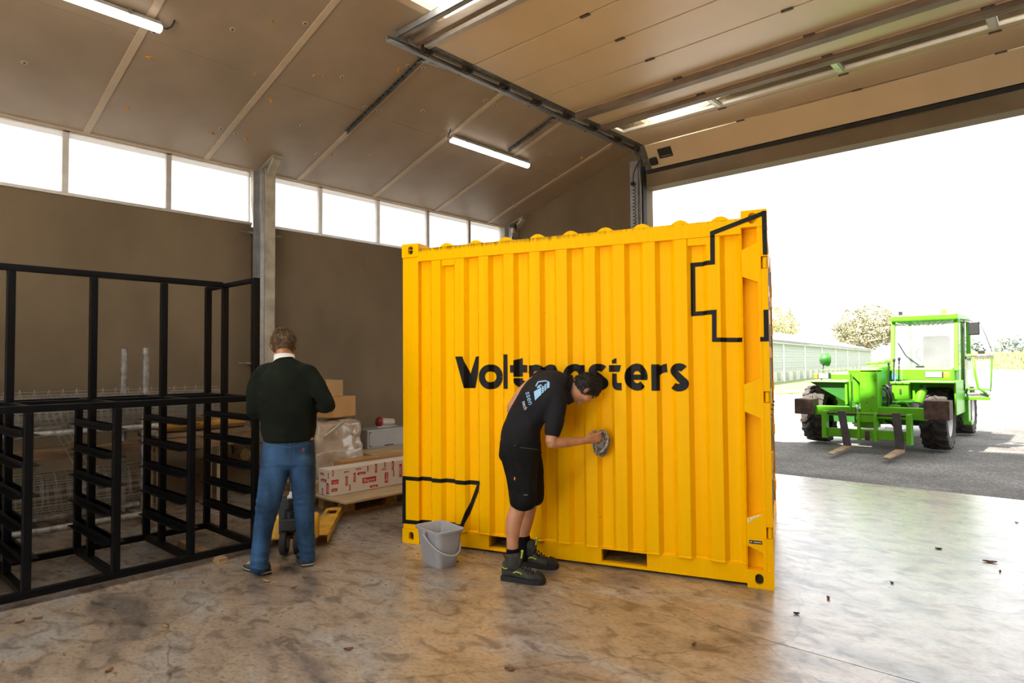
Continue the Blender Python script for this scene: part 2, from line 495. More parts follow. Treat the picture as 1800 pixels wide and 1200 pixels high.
BAT = [-2.91, -1.68, -0.45, 0.79, 2.02, 3.265, 4.49, 5.72, 6.95, 8.18]
ye = [YB] + BAT + [YF]
for (a, b) in zip(ye[:-1], ye[1:]):
    for (x0, x1) in ((WX - 0.05, -6.32), (-6.32, SK0), (SK1, RIDGE), (RIDGE, mir(SK1)), (mir(SK0), mir(WX - 0.05))):
        slopebox(MB(), x0 + 0.0025, x1 - 0.0025, a, b, 0.0, 0.05).build('ceiling_board', m_ceil, ceiling)
for y in BAT:
    for (x0, x1) in ((WX + 0.0, SK0), (SK1, RIDGE), (RIDGE, mir(SK1)), (mir(SK0), RX)):
        slopebox(MB(), x0, x1, y - 0.032, y + 0.032, -0.012, 0.0).build('cover_strip', m_batten, ceiling)
for s in (0, 1):
    a, b = (SK0, SK1) if s == 0 else (mir(SK1), mir(SK0))
    f = MB()
    slopebox(f, a - 0.02, a + 0.05, YB, YF, -0.03, 0.06); slopebox(f, b - 0.05, b + 0.02, YB, YF, -0.03, 0.06)
    for y in (YB, -0.2, 2.8, 5.7, YF): slopebox(f, a, b, y - 0.03, y + 0.03, 0.0, 0.05)
    w = struct(f.build('window_%d' % wn_i, m_batten), 'long white skylight strip in the roof'); wn_i += 1
    slopebox(MB(), a, b, YB - 0.1, YF + 0.1, 0.06, 0.07).build('pane', m_sheet_sky, w)
# fixings of the ceiling boards
wash = MB().lathe([(0.0, -0.004), (0.011, -0.004), (0.011, -0.007), (0.0, -0.007)], 8).mesh('washer', M_('screw_head', (0.10, 0.085, 0.07), 0.5, 0.5))
ring = MB().lathe([(0.011, -0.002), (0.027, -0.002), (0.027, 0.001)], 10).mesh('washer_plate', M_('washer_plate', (0.50, 0.43, 0.35), 0.5))
foam = M_('orange_foam', (0.62, 0.30, 0.05), 0.8, var=0.3, scale=30)
rs = random.Random(4)
for y in BAT[3:]:
    for x in (-7.25, -6.2, -5.45):
        for dy in (-0.09, 0.085):
            if rs.random() < 0.78:
                xx = x + rs.uniform(-.05, .05)
                o = part(ring, 'washer_plate', ceiling, loc=(xx, y + dy, ceil_z(xx) - 0.001), rot=(0, -math.atan(SLOPE), 0))
                part(wash, 'washer', o)
    for x in (-7.0, -5.9):
        if rs.random() < 0.8:
            xx = x + rs.uniform(-.2, .2); yy = y + 0.6 + rs.uniform(-.1, .1)
            o = part(ring, 'washer_plate', ceiling, loc=(xx, yy, ceil_z(xx) - 0.001), rot=(0, -math.atan(SLOPE), 0)); part(wash, 'washer', o)
for (x, y, s) in ((-7.35, 2.25, .026), (-7.4, 3.12, .032), (-6.55, 2.18, .03), (-6.3, 3.1, .022), (-6.6, 3.42, .028), (-5.6, 2.9, .02), (-6.05, 3.62, .02),
                  (-6.0, 3.7, .02), (-7.35, 3.5, .024), (-7.55, 3.85, .02), (-5.75, 8.05, .04), (-5.55, 4.35, .03)):
    v = MB()
    for q in range(3): v.lathe([(0.0, -0.006), (s * .5, -0.006), (s * .62, 0.002)], 7, M=T(rs.uniform(-s, s) * .7, rs.uniform(-s, s) * .7, 0))
    o = v.build('foam_spot', foam, ceiling); o.location = (x, y, ceil_z(x) - 0.001); o.rotation_euler = (0, -math.atan(SLOPE), 0)

# ---- outside ground
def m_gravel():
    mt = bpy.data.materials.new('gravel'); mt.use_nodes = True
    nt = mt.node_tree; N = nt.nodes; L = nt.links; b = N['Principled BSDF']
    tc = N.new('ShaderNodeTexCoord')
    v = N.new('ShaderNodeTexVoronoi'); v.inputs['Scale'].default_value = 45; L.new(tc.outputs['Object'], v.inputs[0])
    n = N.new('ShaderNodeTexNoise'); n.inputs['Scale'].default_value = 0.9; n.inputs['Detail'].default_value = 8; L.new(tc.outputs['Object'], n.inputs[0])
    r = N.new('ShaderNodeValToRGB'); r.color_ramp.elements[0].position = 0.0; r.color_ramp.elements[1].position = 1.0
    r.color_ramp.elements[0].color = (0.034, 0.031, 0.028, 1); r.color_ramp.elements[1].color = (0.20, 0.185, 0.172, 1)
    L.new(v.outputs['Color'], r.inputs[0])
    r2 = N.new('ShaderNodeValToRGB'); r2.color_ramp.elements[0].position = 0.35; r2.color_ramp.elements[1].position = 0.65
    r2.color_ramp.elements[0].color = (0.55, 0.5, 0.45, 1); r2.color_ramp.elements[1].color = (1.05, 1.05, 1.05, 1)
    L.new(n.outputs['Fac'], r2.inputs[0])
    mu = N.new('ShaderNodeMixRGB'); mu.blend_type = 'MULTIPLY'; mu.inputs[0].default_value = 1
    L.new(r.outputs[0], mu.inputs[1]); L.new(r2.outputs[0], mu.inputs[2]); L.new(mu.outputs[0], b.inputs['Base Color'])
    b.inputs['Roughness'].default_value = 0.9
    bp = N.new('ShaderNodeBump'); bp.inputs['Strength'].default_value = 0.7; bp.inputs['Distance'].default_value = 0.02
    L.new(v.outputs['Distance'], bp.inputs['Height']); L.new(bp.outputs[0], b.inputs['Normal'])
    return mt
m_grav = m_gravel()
m_yard = M_('pale_yard_concrete', (0.60, 0.54, 0.46), 0.9, scale=2, bump=0.2)  # unseen forecourt, kept pale to bounce sun through the assumed gate
m_pave = M_('sunlit_ground_tone', (0.30, 0.29, 0.275), 0.9, scale=1.5, var=0.08, bump=0.2, bscale=50)  # pale colour stands for sun on the ground past the shadow
gy = MB().box(-60, 60, 9.0, 140, -0.3, -0.035)
yard = struct(gy.build('yard', m_pave), 'yard coloured pale as sunlit ground beyond the shadow line')
ap = [(-16, 9.0), (14, 9.0), (14, 24), (4, 22.5), (-0.2, 20.4), (-1.3, 18.8), (-2.3, 16.2), (-3.2, 14.3), (-4.4, 12.75), (-16, 12.2)]  # outline follows the hall's shadow edge, so dark gravel doubles as shade
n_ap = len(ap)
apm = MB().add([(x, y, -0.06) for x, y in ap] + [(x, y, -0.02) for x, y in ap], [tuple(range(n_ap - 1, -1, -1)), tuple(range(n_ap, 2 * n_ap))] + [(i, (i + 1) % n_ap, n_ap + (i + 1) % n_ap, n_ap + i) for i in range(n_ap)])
struct(apm.build('shaded_gravel', m_grav), 'dark grey gravel cut to the hall shadow before the open gate')
gb = MB().box(-30, 30, -40, YB - WT, -0.3, -0.02)
struct(gb.build('forecourt', m_yard), 'pale concrete forecourt behind the hall')
gs = MB().box(WX - WT - 60, WX - WT, YB - WT, 9.0, -0.3, -0.02)
struct(gs.build('verge', m_grav), 'gravel strip beside the hall')
# ================================================================== shipping container
m_yel = m_yellow()
m_tape = M_('black_print', (0.006, 0.006, 0.007), 0.5, var=0.1, spec=0.2)
CL, CW, CH = 2.991, 2.438, 2.591
CO = (-4.4834, 3.5432, 0.0); CROT = 0.3026
cont = thing('shipping_container', 'bright yellow ten-foot steel shipping container with black lettering', 'container', CO, CROT)

def corr_profile(u0, u1, first=0.386, per=0.2289, yo=0.008, yi=0.050):
    """list of (u, depth) of the trapezoid corrugation"""
    pts = [(u0, yi)]
    k = -2
    while True:
        s = first + per * k
        for (u, y) in ((s - 0.119, yi), (s - 0.088, yo), (s, yo), (s + 0.031, yi)):
            if u0 < u < u1: pts.append((u, y))
        k += 1
        if s > u1 + 0.3: break
    pts.append((u1, yi))
    return pts
PROF = corr_profile(0.165, 2.822)
PROF = [(u, y) for u, y in PROF if u >= 0.25 or u < 0.166]
def surf(u, z):
    """depth of the front face of the container at (u, z)"""
    if z > 2.474 and (u < 0.166 or u > 2.822): return 0.0
    if z < 0.118 and (u < 0.166 or u > 2.822): return 0.0
    if 2.43 < z <= 2.545: return 0.002
    if u <= 0.1655: return 0.006
    if u <= 0.1765: return 0.006 + 0.044 * (u - 0.1655) / 0.011
    if u >= 2.925: return 0.006
    if u >= 2.822: return 0.075
    for (a, ya), (b, yb) in zip(PROF[:-1], PROF[1:]):
        if a <= u <= b: return ya + (yb - ya) * (u - a) / max(1e-6, b - a)
    return 0.05

def corr_sheet(prof, z0, z1, th=0.003):
    b = MB()
    n = len(prof)
    v = [(u, y, z0) for u, y in prof] + [(u, y, z1) for u, y in prof]
    v += [(u, y + th, z0) for u, y in prof] + [(u, y + th, z1) for u, y in prof]
    f = []
    for i in range(n - 1):
        f.append((i, i + 1, n + i + 1, n + i))
        f.append((2 * n + i + 1, 2 * n + i, 3 * n + i, 3 * n + i + 1))
        f.append((i + 1, i, 2 * n + i, 2 * n + i + 1))
    return b.add(v, f)
corr_sheet(PROF, 0.15, 2.44).build('side_panel', m_yel, cont)
# far side and blind end
q = corr_sheet(PROF, 0.15, 2.44); q.v = [(CL - x, CW - y, z) for x, y, z in q.v]
q.build('side_panel', m_yel, cont)
ep = corr_profile(0.12, CW - 0.12)
q = corr_sheet(ep, 0.15, 2.44); q.v = [(y, CW - x, z) for x, y, z in q.v]
q.build('end_panel', m_yel, cont)
# little vent covers under the top rail
for (a, b) in ((0.404, 0.54), (2.455, 2.59)):
    MB().box(a, b, 0.008, 0.05, 2.376, 2.44).build('vent_cover', m_yel, cont, bevel=0.003)

# rails
def m_rail():
    """top rail paint with algae stains running down from its edge"""
    mt = m_yel.copy(); mt.name = 'stained_yellow_rail'
    nt = mt.node_tree; N = nt.nodes; L = nt.links; b = N['Principled BSDF']
    old = b.inputs['Base Color'].links[0].from_socket
    tc = N.new('ShaderNodeTexCoord'); mp = N.new('ShaderNodeMapping'); mp.inputs['Scale'].default_value = (55, 4, 3.0)
    L.new(tc.outputs['Object'], mp.inputs[0])
    n = N.new('ShaderNodeTexNoise'); n.inputs['Scale'].default_value = 1; n.inputs['Detail'].default_value = 6; L.new(mp.outputs[0], n.inputs[0])
    sx = N.new('ShaderNodeSeparateXYZ'); L.new(tc.outputs['Object'], sx.inputs[0])
    mr = N.new('ShaderNodeMapRange'); mr.inputs['From Min'].default_value = 2.475; mr.inputs['From Max'].default_value = 2.545
    L.new(sx.outputs['Z'], mr.inputs[0])
    mx = N.new('ShaderNodeMapRange'); mx.inputs['From Min'].default_value = 1.3; mx.inputs['From Max'].default_value = 2.2
    mx.inputs['To Min'].default_value = 1.0; mx.inputs['To Max'].default_value = 0.55
    L.new(sx.outputs['X'], mx.inputs[0])
    a1 = N.new('ShaderNodeMath'); a1.operation = 'MULTIPLY'; L.new(mr.outputs[0], a1.inputs[0]); L.new(mx.outputs[0], a1.inputs[1])
    ad = N.new('ShaderNodeMath'); ad.operation = 'MULTIPLY'; L.new(a1.outputs[0], ad.inputs[0]); L.new(n.outputs['Fac'], ad.inputs[1])
    cr = N.new('ShaderNodeValToRGB'); cr.color_ramp.elements[0].position = 0.20; cr.color_ramp.elements[1].position = 0.56
    L.new(ad.outputs[0], cr.inputs[0])
    mu = N.new('ShaderNodeMixRGB'); mu.inputs[2].default_value = (0.09, 0.065, 0.006, 1)
    L.new(cr.outputs[0], mu.inputs[0]); L.new(old, mu.inputs[1]); L.new(mu.outputs[0], b.inputs['Base Color'])
    return mt
MB().box(0.165, 2.822, 0.002, 0.062, 2.43, 2.541).build('top_rail', m_rail(), cont, bevel=0.004)
MB().box(0.165, 2.822, CW - 0.062, CW - 0.002, 2.43, 2.541).build('top_rail', m_yel, cont, bevel=0.004)
MB().box(0.002, 0.062, 0.162, CW - 0.162, 2.43, 2.541).build('top_rail', m_yel, cont, bevel=0.004)
MB().box(CL - 0.08, CL - 0.004, 0.162, CW - 0.162, 2.44, 2.57).build('door_header', m_yel, cont, bevel=0.004)
MB().box(CL - 0.08, CL - 0.004, 0.162, CW - 0.162, 0.017, 0.15).build('door_sill', m_yel, cont, bevel=0.004)
P0, P1 = (0.828, 1.172), (1.780, 2.124)
for side in (0, 1):
    b = MB()
    y0, y1 = (0.026, 0.075) if side == 0 else (CW - 0.075, CW - 0.026)
    for (a, c) in ((0.165, P0[0]), (P0[1], P1[0]), (P1[1], 2.822)): b.box(a, c, y0, y1, 0.017, 0.148)
    for (a, c) in (P0, P1):
        b.box(a, c, y0, y1, 0.017, 0.040); b.box(a, c, y0, y1, 0.135, 0.148)
    b.build('bottom_rail', m_yel, cont, bevel=0.002)
MB().box(0.002, 0.062, 0.162, CW - 0.162, 0.017, 0.148).build('bottom_rail', m_yel, cont)
# rolled lower lip of the side panel
lip = MB()
for (a, ya), (b, yb) in zip(PROF[:-1], PROF[1:]):
    lip.add([(a, ya - 0.004, 0.160), (b, yb - 0.004, 0.160), (b, yb - 0.010, 0.149), (a, ya - 0.010, 0.149), (a, 0.05, 0.146), (b, 0.05, 0.146)],
            [(0, 3, 2, 1), (3, 4, 5, 2)])
lip.build('panel_lip', m_yel, cont)
m_pock = M_('bare_pocket_steel', (0.38, 0.22, 0.05), 0.8, var=0.3, scale=14)
for (a, c) in (P0, P1):
    MB().box(a - 0.004, c + 0.004, 0.076, CW - 0.076, 0.026, 0.040).box(a - 0.004, c + 0.004, 0.076, CW - 0.076, 0.135, 0.14) \
        .box(a - 0.006, a - 0.002, 0.076, CW - 0.076, 0.026, 0.14).box(c + 0.002, c + 0.006, 0.076, CW - 0.076, 0.026, 0.14).build('fork_pocket', m_pock, cont)
MB().box(0.1, CL - 0.1, 0.09, CW - 0.09, 0.142, 0.165).build('floor_deck', M_('plywood_deck', (0.2, 0.12, 0.06), 0.8), cont)
# roof with rounded ribs across
pr = [(0.05, 0.0)]
for k in range(9):
    c = 0.444 + 0.2795 * k
    for t in range(-5, 6):
        pr.append((c + 0.064 * t / 5, 0.031 * cos(t / 5 * pi / 2) ** 0.8 if abs(t) < 5 else 0.0))
pr.append((CL - 0.05, 0.0))
b = MB(); n = len(pr)
b.add([(u, 0.012, 2.540 + h) for u, h in pr] + [(u, CW - 0.012, 2.540 + h) for u, h in pr] + [(u, 0.012, 2.535) for u, h in pr] + [(u, CW - 0.012, 2.535) for u, h in pr],
      [(i, i + 1, n + i + 1, n + i) for i in range(n - 1)] + [(i + 1, i, 2 * n + i, 2 * n + i + 1) for i in range(n - 1)])
b.build('roof_panel', m_yel, cont, auto=40)

# corner castings with their oval holes
m_hole = M_('dark_casting_inside', (0.03, 0.022, 0.012), 0.9)
def casting(x0, x1, y0, y1, z0, z1, hole_c, hr, fy, inside):
    """casting whose outer long face (y = fy) carries an oval hole"""
    b = MB(); n = 20
    cx, cz = hole_c
    inner, outer = [], []
    for i in range(n):
        a = 2 * pi * i / n
        ix = cx + hr[0] * max(-1, min(1, cos(a)))
        iz = cz + (hr[1] - hr[0]) * (1 if sin(a) > 0 else -1) * (abs(sin(a)) > 1e-6) + hr[0] * sin(a)
        inner.append((ix, iz))
        dx, dz = cos(a), sin(a)
        t = min(((x1 - cx) / dx if dx > 1e-6 else (x0 - cx) / dx if dx < -1e-6 else 9), ((z1 - cz) / dz if dz > 1e-6 else (z0 - cz) / dz if dz < -1e-6 else 9))
        outer.append((cx + dx * t, cz + dz * t))
    # snap nearest outer points onto the corners
    for c in ((x0, z0), (x1, z0), (x1, z1), (x0, z1)):
        k = min(range(n), key=lambda i: (outer[i][0] - c[0]) ** 2 + (outer[i][1] - c[1]) ** 2); outer[k] = c
    oy = y1 if fy == y0 else y0
    d = 0.035 if fy == y0 else -0.035
    v = [(x, fy, z) for x, z in outer] + [(x, fy, z) for x, z in inner] + [(x, fy + d, z) for x, z in inner]
    f = []
    for i in range(n):
        j = (i + 1) % n
        f.append((i, j, n + j, n + i)); f.append((n + i, n + j, 2 * n + j, 2 * n + i))
    if fy != y0: f = [t[::-1] for t in f]
    b.add(v, f)
    e = 4
    bx = MB().box(x0, x1, y0, y1, z0, z1)
    fs = [ff for k, ff in enumerate(bx.f) if not ((k == 2 and fy == y0) or (k == 4 and fy == y1))]
    b.add(bx.v, fs)
    o = b.build('corner_casting', m_yel, cont)
    hb = MB()
    hb.add([(x, fy + d, z) for x, z in inner], [tuple(range(n))])
    hb.build('casting_hole', inside, o)
    return o
for z0 in (0.0, 2.473):
    z1 = z0 + 0.118
    zc = z0 + 0.060
    for (y0, y1, fy) in ((0.0, 0.162, 0.0), (CW - 0.162, CW, CW)):
        casting(0.0, 0.170, y0, y1, z0, z1, (0.090, zc + (0.0 if z0 == 0 else 0.0)), (0.026, 0.037), fy, m_hole)
        casting(2.819, CL, y0, y1, z0, z1, (2.896, zc), (0.027, 0.038), fy, m_hole if z0 == 0 else m_yel)
# corner posts
for (y0, y1) in ((0.006, 0.07), (CW - 0.07, CW - 0.006)):
    MB().box(0.004, 0.165, y0, y1, 0.118, 2.473).build('corner_post', m_yel, cont, bevel=0.006)
def gus(z):
    return [(2.820, z - 0.0925), (2.930, z - 0.140), (2.930, z + 0.140), (2.820, z + 0.0925)]
GZ = (2.226, 1.289, 0.372)
for side in (0, 1):
    S = Matrix.Identity(4) if side == 0 else Matrix(((1, 0, 0, 0), (0, -1, 0, CW), (0, 0, 1, 0), (0, 0, 0, 1)))
    b = MB()
    NZ = [(2.179, 2.265), (1.258, 1.336), (0.335, 0.416)]
    b.box(2.816, 2.824, 0.012, 0.11, 0.118, 2.473, S); b.box(2.816, 2.94, 0.085, 0.10, 0.118, 2.473, S)
    b.box(2.924, 2.947, 0.006, 0.095, 0.118, 2.473, S)
    zs = [0.118] + [e for n_ in sorted(NZ) for e in n_] + [2.473]
    for i in range(0, len(zs), 2): b.box(2.947, 2.989, 0.006, 0.075, zs[i], zs[i + 1], S)
    b.box(2.947, 2.989, 0.05, 0.075, 0.118, 2.473, S)
    b.build('corner_post', m_yel, cont, bevel=0.002)
    for z, zn in zip(GZ, sorted(NZ, reverse=True)):
        g = MB()
        poly = gus(z)
        g.add([(x, 0.012, zz) for x, zz in poly] + [(x, 0.088, zz) for x, zz in poly], [(0, 1, 2, 3), (7, 6, 5, 4), (0, 4, 5, 1), (1, 5, 6, 2), (2, 6, 7, 3), (3, 7, 4, 0)], S)
        g.build('gusset', m_yel, cont, bevel=0.002)
        h = MB().cyl(S @ Vector((2.972, 0.03, zn[0] + 0.004)), S @ Vector((2.972, 0.03, zn[1] - 0.004)), 0.017, 10)
        h.build('hinge_pin', m_yel, cont, auto=40)
# door leaves, seen edge on, set back between the posts
brk = MB().box(2.93, 2.980, -0.035, 0.035, -0.045, 0.045).mesh('rod_bracket', m_yel)
stp = MB().box(2.93, 2.994, -0.07, 0.07, -0.05, 0.05).mesh('hinge_strap', m_yel)
for (a, c) in ((0.118, CW / 2 - 0.004), (CW / 2 + 0.004, CW - 0.118)):
    dl = MB(); w = c - a
    dl.box(2.895, 2.915, a, c, 0.16, 2.44)
    leaf = dl.build('door_leaf', m_yel, cont, bevel=0.004)
    for k in range(3):
        y = a + 0.16 + k * (w - 0.32) / 2
        MB().box(2.915, 2.935, y - 0.11, y + 0.11, 0.2, 2.40).build('door_rib', m_yel, leaf, bevel=0.004)
    MB().box(2.895, 2.925, a - 0.012, a, 0.16, 2.44).build('door_seal', m_rubber, leaf)
    for y in (a + 0.28, c - 0.22):
        MB().cyl((2.960, y, 0.10), (2.960, y, 2.49), 0.0165, 10).build('lock_rod', m_dgalv, leaf, auto=40)
        for z in (0.14, 0.62, 1.12, 1.62, 2.12, 2.46): part(brk, 'rod_bracket', leaf, loc=(0, y, z))
        MB().bar((2.985, y, 1.15), (2.985, y + 0.38, 1.12), 0.03, 0.012).build('lock_handle', m_dgalv, leaf, bevel=0.003)
    ya = a if a < 1 else c
    for z in (0.30, 0.86, 1.30, 1.85, 2.25): part(stp, 'hinge_strap', leaf, loc=(0, ya, z))

# ---- black print
def patch(b, p00, p10, p11, p01, off=0.0035, step=0.007):
    """bilinear quad in (u, z), draped over the corrugation"""
    L = lambda a, c: sqrt((a[0] - c[0]) ** 2 + (a[1] - c[1]) ** 2)
    nu = max(1, int(max(L(p00, p10), L(p01, p11)) / step)); nv = max(1, int(max(L(p00, p01), L(p10, p11)) / step))
    v = []
    for j in range(nv + 1):
        for i in range(nu + 1):
            s, t = i / nu, j / nv
            u = (p00[0] * (1 - s) + p10[0] * s) * (1 - t) + (p01[0] * (1 - s) + p11[0] * s) * t
            z = (p00[1] * (1 - s) + p10[1] * s) * (1 - t) + (p01[1] * (1 - s) + p11[1] * s) * t
            v.append((u, surf(u, z) - off, z))
    w = nu + 1
    b.add(v, [(j * w + i, j * w + i + 1, (j + 1) * w + i + 1, (j + 1) * w + i) for j in range(nv) for i in range(nu)])
def ribbon(b, pts, wd, off=0.0035, step=0.007):
    """stroke of constant or varying width along a polyline, mitred"""
    n = len(pts); le, ri = [], []
    ws = wd if isinstance(wd, (list, tuple)) else [wd] * n
    for i, p in enumerate(pts):
        a = pts[max(0, i - 1)]; c = pts[min(n - 1, i + 1)]
        t1 = Vector((p[0] - a[0], p[1] - a[1])); t2 = Vector((c[0] - p[0], c[1] - p[1]))
        if t1.length < 1e-9: t1 = t2
        if t2.length < 1e-9: t2 = t1
        t1.normalize(); t2.normalize(); t = (t1 + t2).normalized()
        nn = Vector((-t.y, t.x)); k = 1 / max(0.35, nn.dot(Vector((-t1.y, t1.x))))
        le.append((p[0] + nn.x * ws[i] / 2 * k, p[1] + nn.y * ws[i] / 2 * k)); ri.append((p[0] - nn.x * ws[i] / 2 * k, p[1] - nn.y * ws[i] / 2 * k))
    for i in range(n - 1): patch(b, ri[i], ri[i + 1], le[i + 1], le[i], off, step)
def arc(cx, cz, rx, rz, a0, a1, n=28):
    return [(cx + rx * cos(radians(a0 + (a1 - a0) * i / n)), cz + rz * sin(radians(a0 + (a1 - a0) * i / n))) for i in range(n + 1)]
ZB, ZX = 1.333, 1.530
ZM = (ZB + ZX) / 2; RZ = (ZX - ZB) / 2
def quad(b, pts): patch(b, *pts)
def rect(b, u0, u1, z0, z1): patch(b, (u0, z0), (u1, z0), (u1, z1), (u0, z1))
def letter(fn):
    b = MB(); fn(b); return b.build('letter', m_tape, cont)
def L_V(b):
    quad(b, [(0.612, 1.337), (0.700, 1.337), (0.600, 1.601), (0.531, 1.601)])
    quad(b, [(0.612, 1.337), (0.700, 1.337), (0.757, 1.601), (0.708, 1.601)])
def L_ring(u0, u1, st=0.058):
    def f(b):
        rx = (u1 - u0) / 2; ribbon(b, arc((u0 + u1) / 2, ZM, rx - st / 2, RZ + 0.003 - st / 2, 0, 360, 40), st)
    return f
def L_l(b): rect(b, 0.971, 1.016, 1.335, 1.614)
def L_t(b):
    quad(b, [(1.068, 1.432), (1.134, 1.432), (1.134, 1.584), (1.068, 1.566)])
    rect(b, 1.038, 1.069, 1.466, 1.527); rect(b, 1.133, 1.173, 1.466, 1.527)
    ribbon(b, [(1.101, 1.421), (1.101, 1.405)] + arc(1.160, 1.405, 0.059, 0.040, 180, 270, 10) + [(1.176, 1.365)], 0.066)
def L_m(b):
    rect(b, 1.196, 1.242, ZB, 1.524)
    for (a, c) in ((1.242, 1.352), (1.352, 1.462)):
        st = 0.052
        ribbon(b, [(c - st / 2, ZB), (c - st / 2, 1.44)] + arc((a + c - st) / 2 - 0.004, 1.44, (c - a) / 2 - 0.0, ZX - 1.44 - st / 2, 0, 168, 18), st)
def L_a(b):
    L_ring(1.490, 1.668, 0.056)(b); rect(b, 1.612, 1.668, ZB, 1.524)
def L_s(u0, u1):
    def f(b):
        w = u1 - u0; cx = (u0 + u1) / 2; st = 0.055
        r = (ZX - ZB) / 4 + 0.003
        top = arc(cx + 0.002, ZX - r - 0.0 , w / 2 - st / 2 - 0.006, r + 0.003 - st / 2, 28, 232, 20)
        bot = arc(cx - 0.002, ZB + r, w / 2 - st / 2, r + 0.003 - st / 2, 52, -152, 20)
        ribbon(b, top + bot, st)
    return f
def L_t2(b):
    quad(b, [(1.877, 1.534), (1.920, 1.534), (1.920, 1.577), (1.877, 1.558)])
    quad(b, [(1.850, 1.471), (1.940, 1.471), (1.955, 1.522), (1.850, 1.522)])
    ribbon(b, [(1.8985, 1.459), (1.8985, 1.395)] + arc(1.930, 1.395, 0.0315, 0.034, 180, 270, 10) + [(1.957, 1.361)], [0.043, 0.043] + [0.045 + 0.001 * i for i in range(11)] + [0.056])
def L_e(b):
    st = 0.056; u0, u1 = 1.979, 2.153; rx = (u1 - u0) / 2
    ribbon(b, arc((u0 + u1) / 2, ZM, rx - st / 2, RZ + 0.003 - st / 2, -8, 318, 40), st)
    rect(b, u0 + 0.035, u1 - 0.002, ZM - 0.021, ZM + 0.019)
def L_r(b):
    rect(b, 2.180, 2.238, ZB, 1.526)
    ribbon(b, [(2.214, 1.44)] + arc(2.292, 1.435, 0.078, 0.064, 172, 92, 14), [0.03] + [0.045 + 0.0013 * i for i in range(15)])
for fn in (L_V, L_ring(0.753, 0.955), L_l, L_t, L_m, L_a, L_s(1.692, 1.847), L_t2, L_e, L_r, L_s(2.305, 2.451)): letter(fn)
b = MB()
ribbon(b, [(2.978, 2.562), (2.629, 2.454), (2.627, 2.246), (2.486, 2.244), (2.484, 1.888), (2.632, 1.893), (2.629, 1.698), (2.822, 1.693)], 0.031)
b.build('plus_outline', m_tape, cont)
b = MB(); ribbon(b, [(2.973, 2.575), (2.975, 2.274)], 0.030); b.build('plus_outline', m_tape, cont)
b = MB(); ribbon(b, [(2.972, 1.895), (2.972, 1.694), (2.932, 1.694)], 0.031); b.build('plus_outline', m_tape, cont)
b = MB()
ribbon(b, [(0.4, 0.552), (0.735, 0.552), (0.584, 0.190), (0.016, 0.178), (0.016, 0.552), (0.4, 0.552)], 0.034, step=0.0035)
b.build('battery_outline', m_tape, cont)
lab = MB().box(2.836, 2.918, 0.0095, 0.012, 0.296, 0.318).build('maker_plate', m_tape, cont)
white_print = M_('white_print', (0.75, 0.75, 0.73), 0.5, var=0.03)
for k in range(10):
    if k in (2,): continue
    MB().box(2.842 + k * 0.0072, 2.8468 + k * 0.0072, 0.0085, 0.0095, 0.3035, 0.311).build('plate_mark', white_print, lab)
# scraped primer streak on the lowest gusset
sc = MB(); r5 = random.Random(2)
for k in range(11):
    u = 2.826 + k * 0.0085; z = 0.462 + (u - 2.82) * 0.38; h = r5.uniform(0.004, 0.03) * (1 - k / 14)
    sc.add([(u, 0.0112, z - h), (u + 0.008, 0.0112, z - h * r5.uniform(.4, 1)), (u + 0.008, 0.0112, z + 0.003), (u, 0.0112, z)], [(0, 1, 2, 3)])
tag(sc.build('paint_scrape', white_print, cont), kind='stuff')

# the far end stands a touch off square
done = set()
def rack_over(o):
    for c in o.children:
        if c.data.name not in done and c.data.users == 1:
            done.add(c.data.name)
            for v in c.data.vertices: v.co.x -= 0.036 * v.co.y
        elif c.data.users > 1: c.location.x -= 0.036 * c.location.y
        rack_over(c)
rack_over(cont)
# ================================================================== raised sectional gate
m_door = M_('cream_door_panel', (0.56, 0.43, 0.265), 0.38, var=0.03, scale=2, bump=0.05, bscale=120)
m_hinge = M_('dark_hinge_steel', (0.10, 0.085, 0.07), 0.5, 0.6, var=0.3, scale=20)
m_glass_pane = m_glass('window_glass', rough=0.03, weight=0.72)
DX0, DX1, DZ = -5.0, 1.0, 4.785
SEAM = [4.29, 4.87, 5.47, 6.06, 6.68, 7.27, 7.88, 8.45]
HX = (-3.43, -2.0, -0.62, 0.72)
door = struct(thing('door_1', 'raised sectional overhead gate hanging flat under the roof', None, (-2.0, 4.29, DZ)))
hinge_m = MB().box(-0.05, 0.05, -0.022, -0.004, -0.006, 0.0).box(-0.05, 0.05, 0.004, 0.022, -0.006, 0.0).cyl((-0.055, 0, -0.008), (0.055, 0, -0.008), 0.007, 8).mesh('hinge', m_hinge)
roll_m = MB().box(0.0, 0.012, -0.06, 0.06, -0.05, 0.05).box(-0.03, 0.06, -0.06, -0.05, -0.045, -0.012).box(-0.03, 0.06, 0.05, 0.06, -0.045, -0.012) \
    .cyl((-0.10, 0, -0.025), (0.05, 0, -0.025), 0.007, 8).cyl((-0.115, 0, -0.025), (-0.09, 0, -0.025), 0.022, 12).box(-0.02, 0.05, -0.05, 0.05, -0.012, -0.004).mesh('roller_bracket', m_hinge)
def section(y0, y1, M=None, glazed=False):
    b = MB()
    g = 0.0085
    if not glazed:
        b.box(DX0, DX1, y0 + g, y1 - g, 0, 0.04, M)
    else:
        w0, w1 = y0 + 0.19, y1 - 0.11
        b.box(DX0, DX1, y0 + g, w0, 0, 0.04, M); b.box(DX0, DX1, w1, y1 - g, 0, 0.04, M)
        b.box(DX0, DX0 + 0.16, w0, w1, 0, 0.04, M)
        for x in HX: b.box(x - 0.03, x + 0.03, w0, w1, 0, 0.04, M)
    s = b.build('door_section', m_door, door, bevel=0.004, world=True)
    return s
Mflat = T(0, 0, DZ)
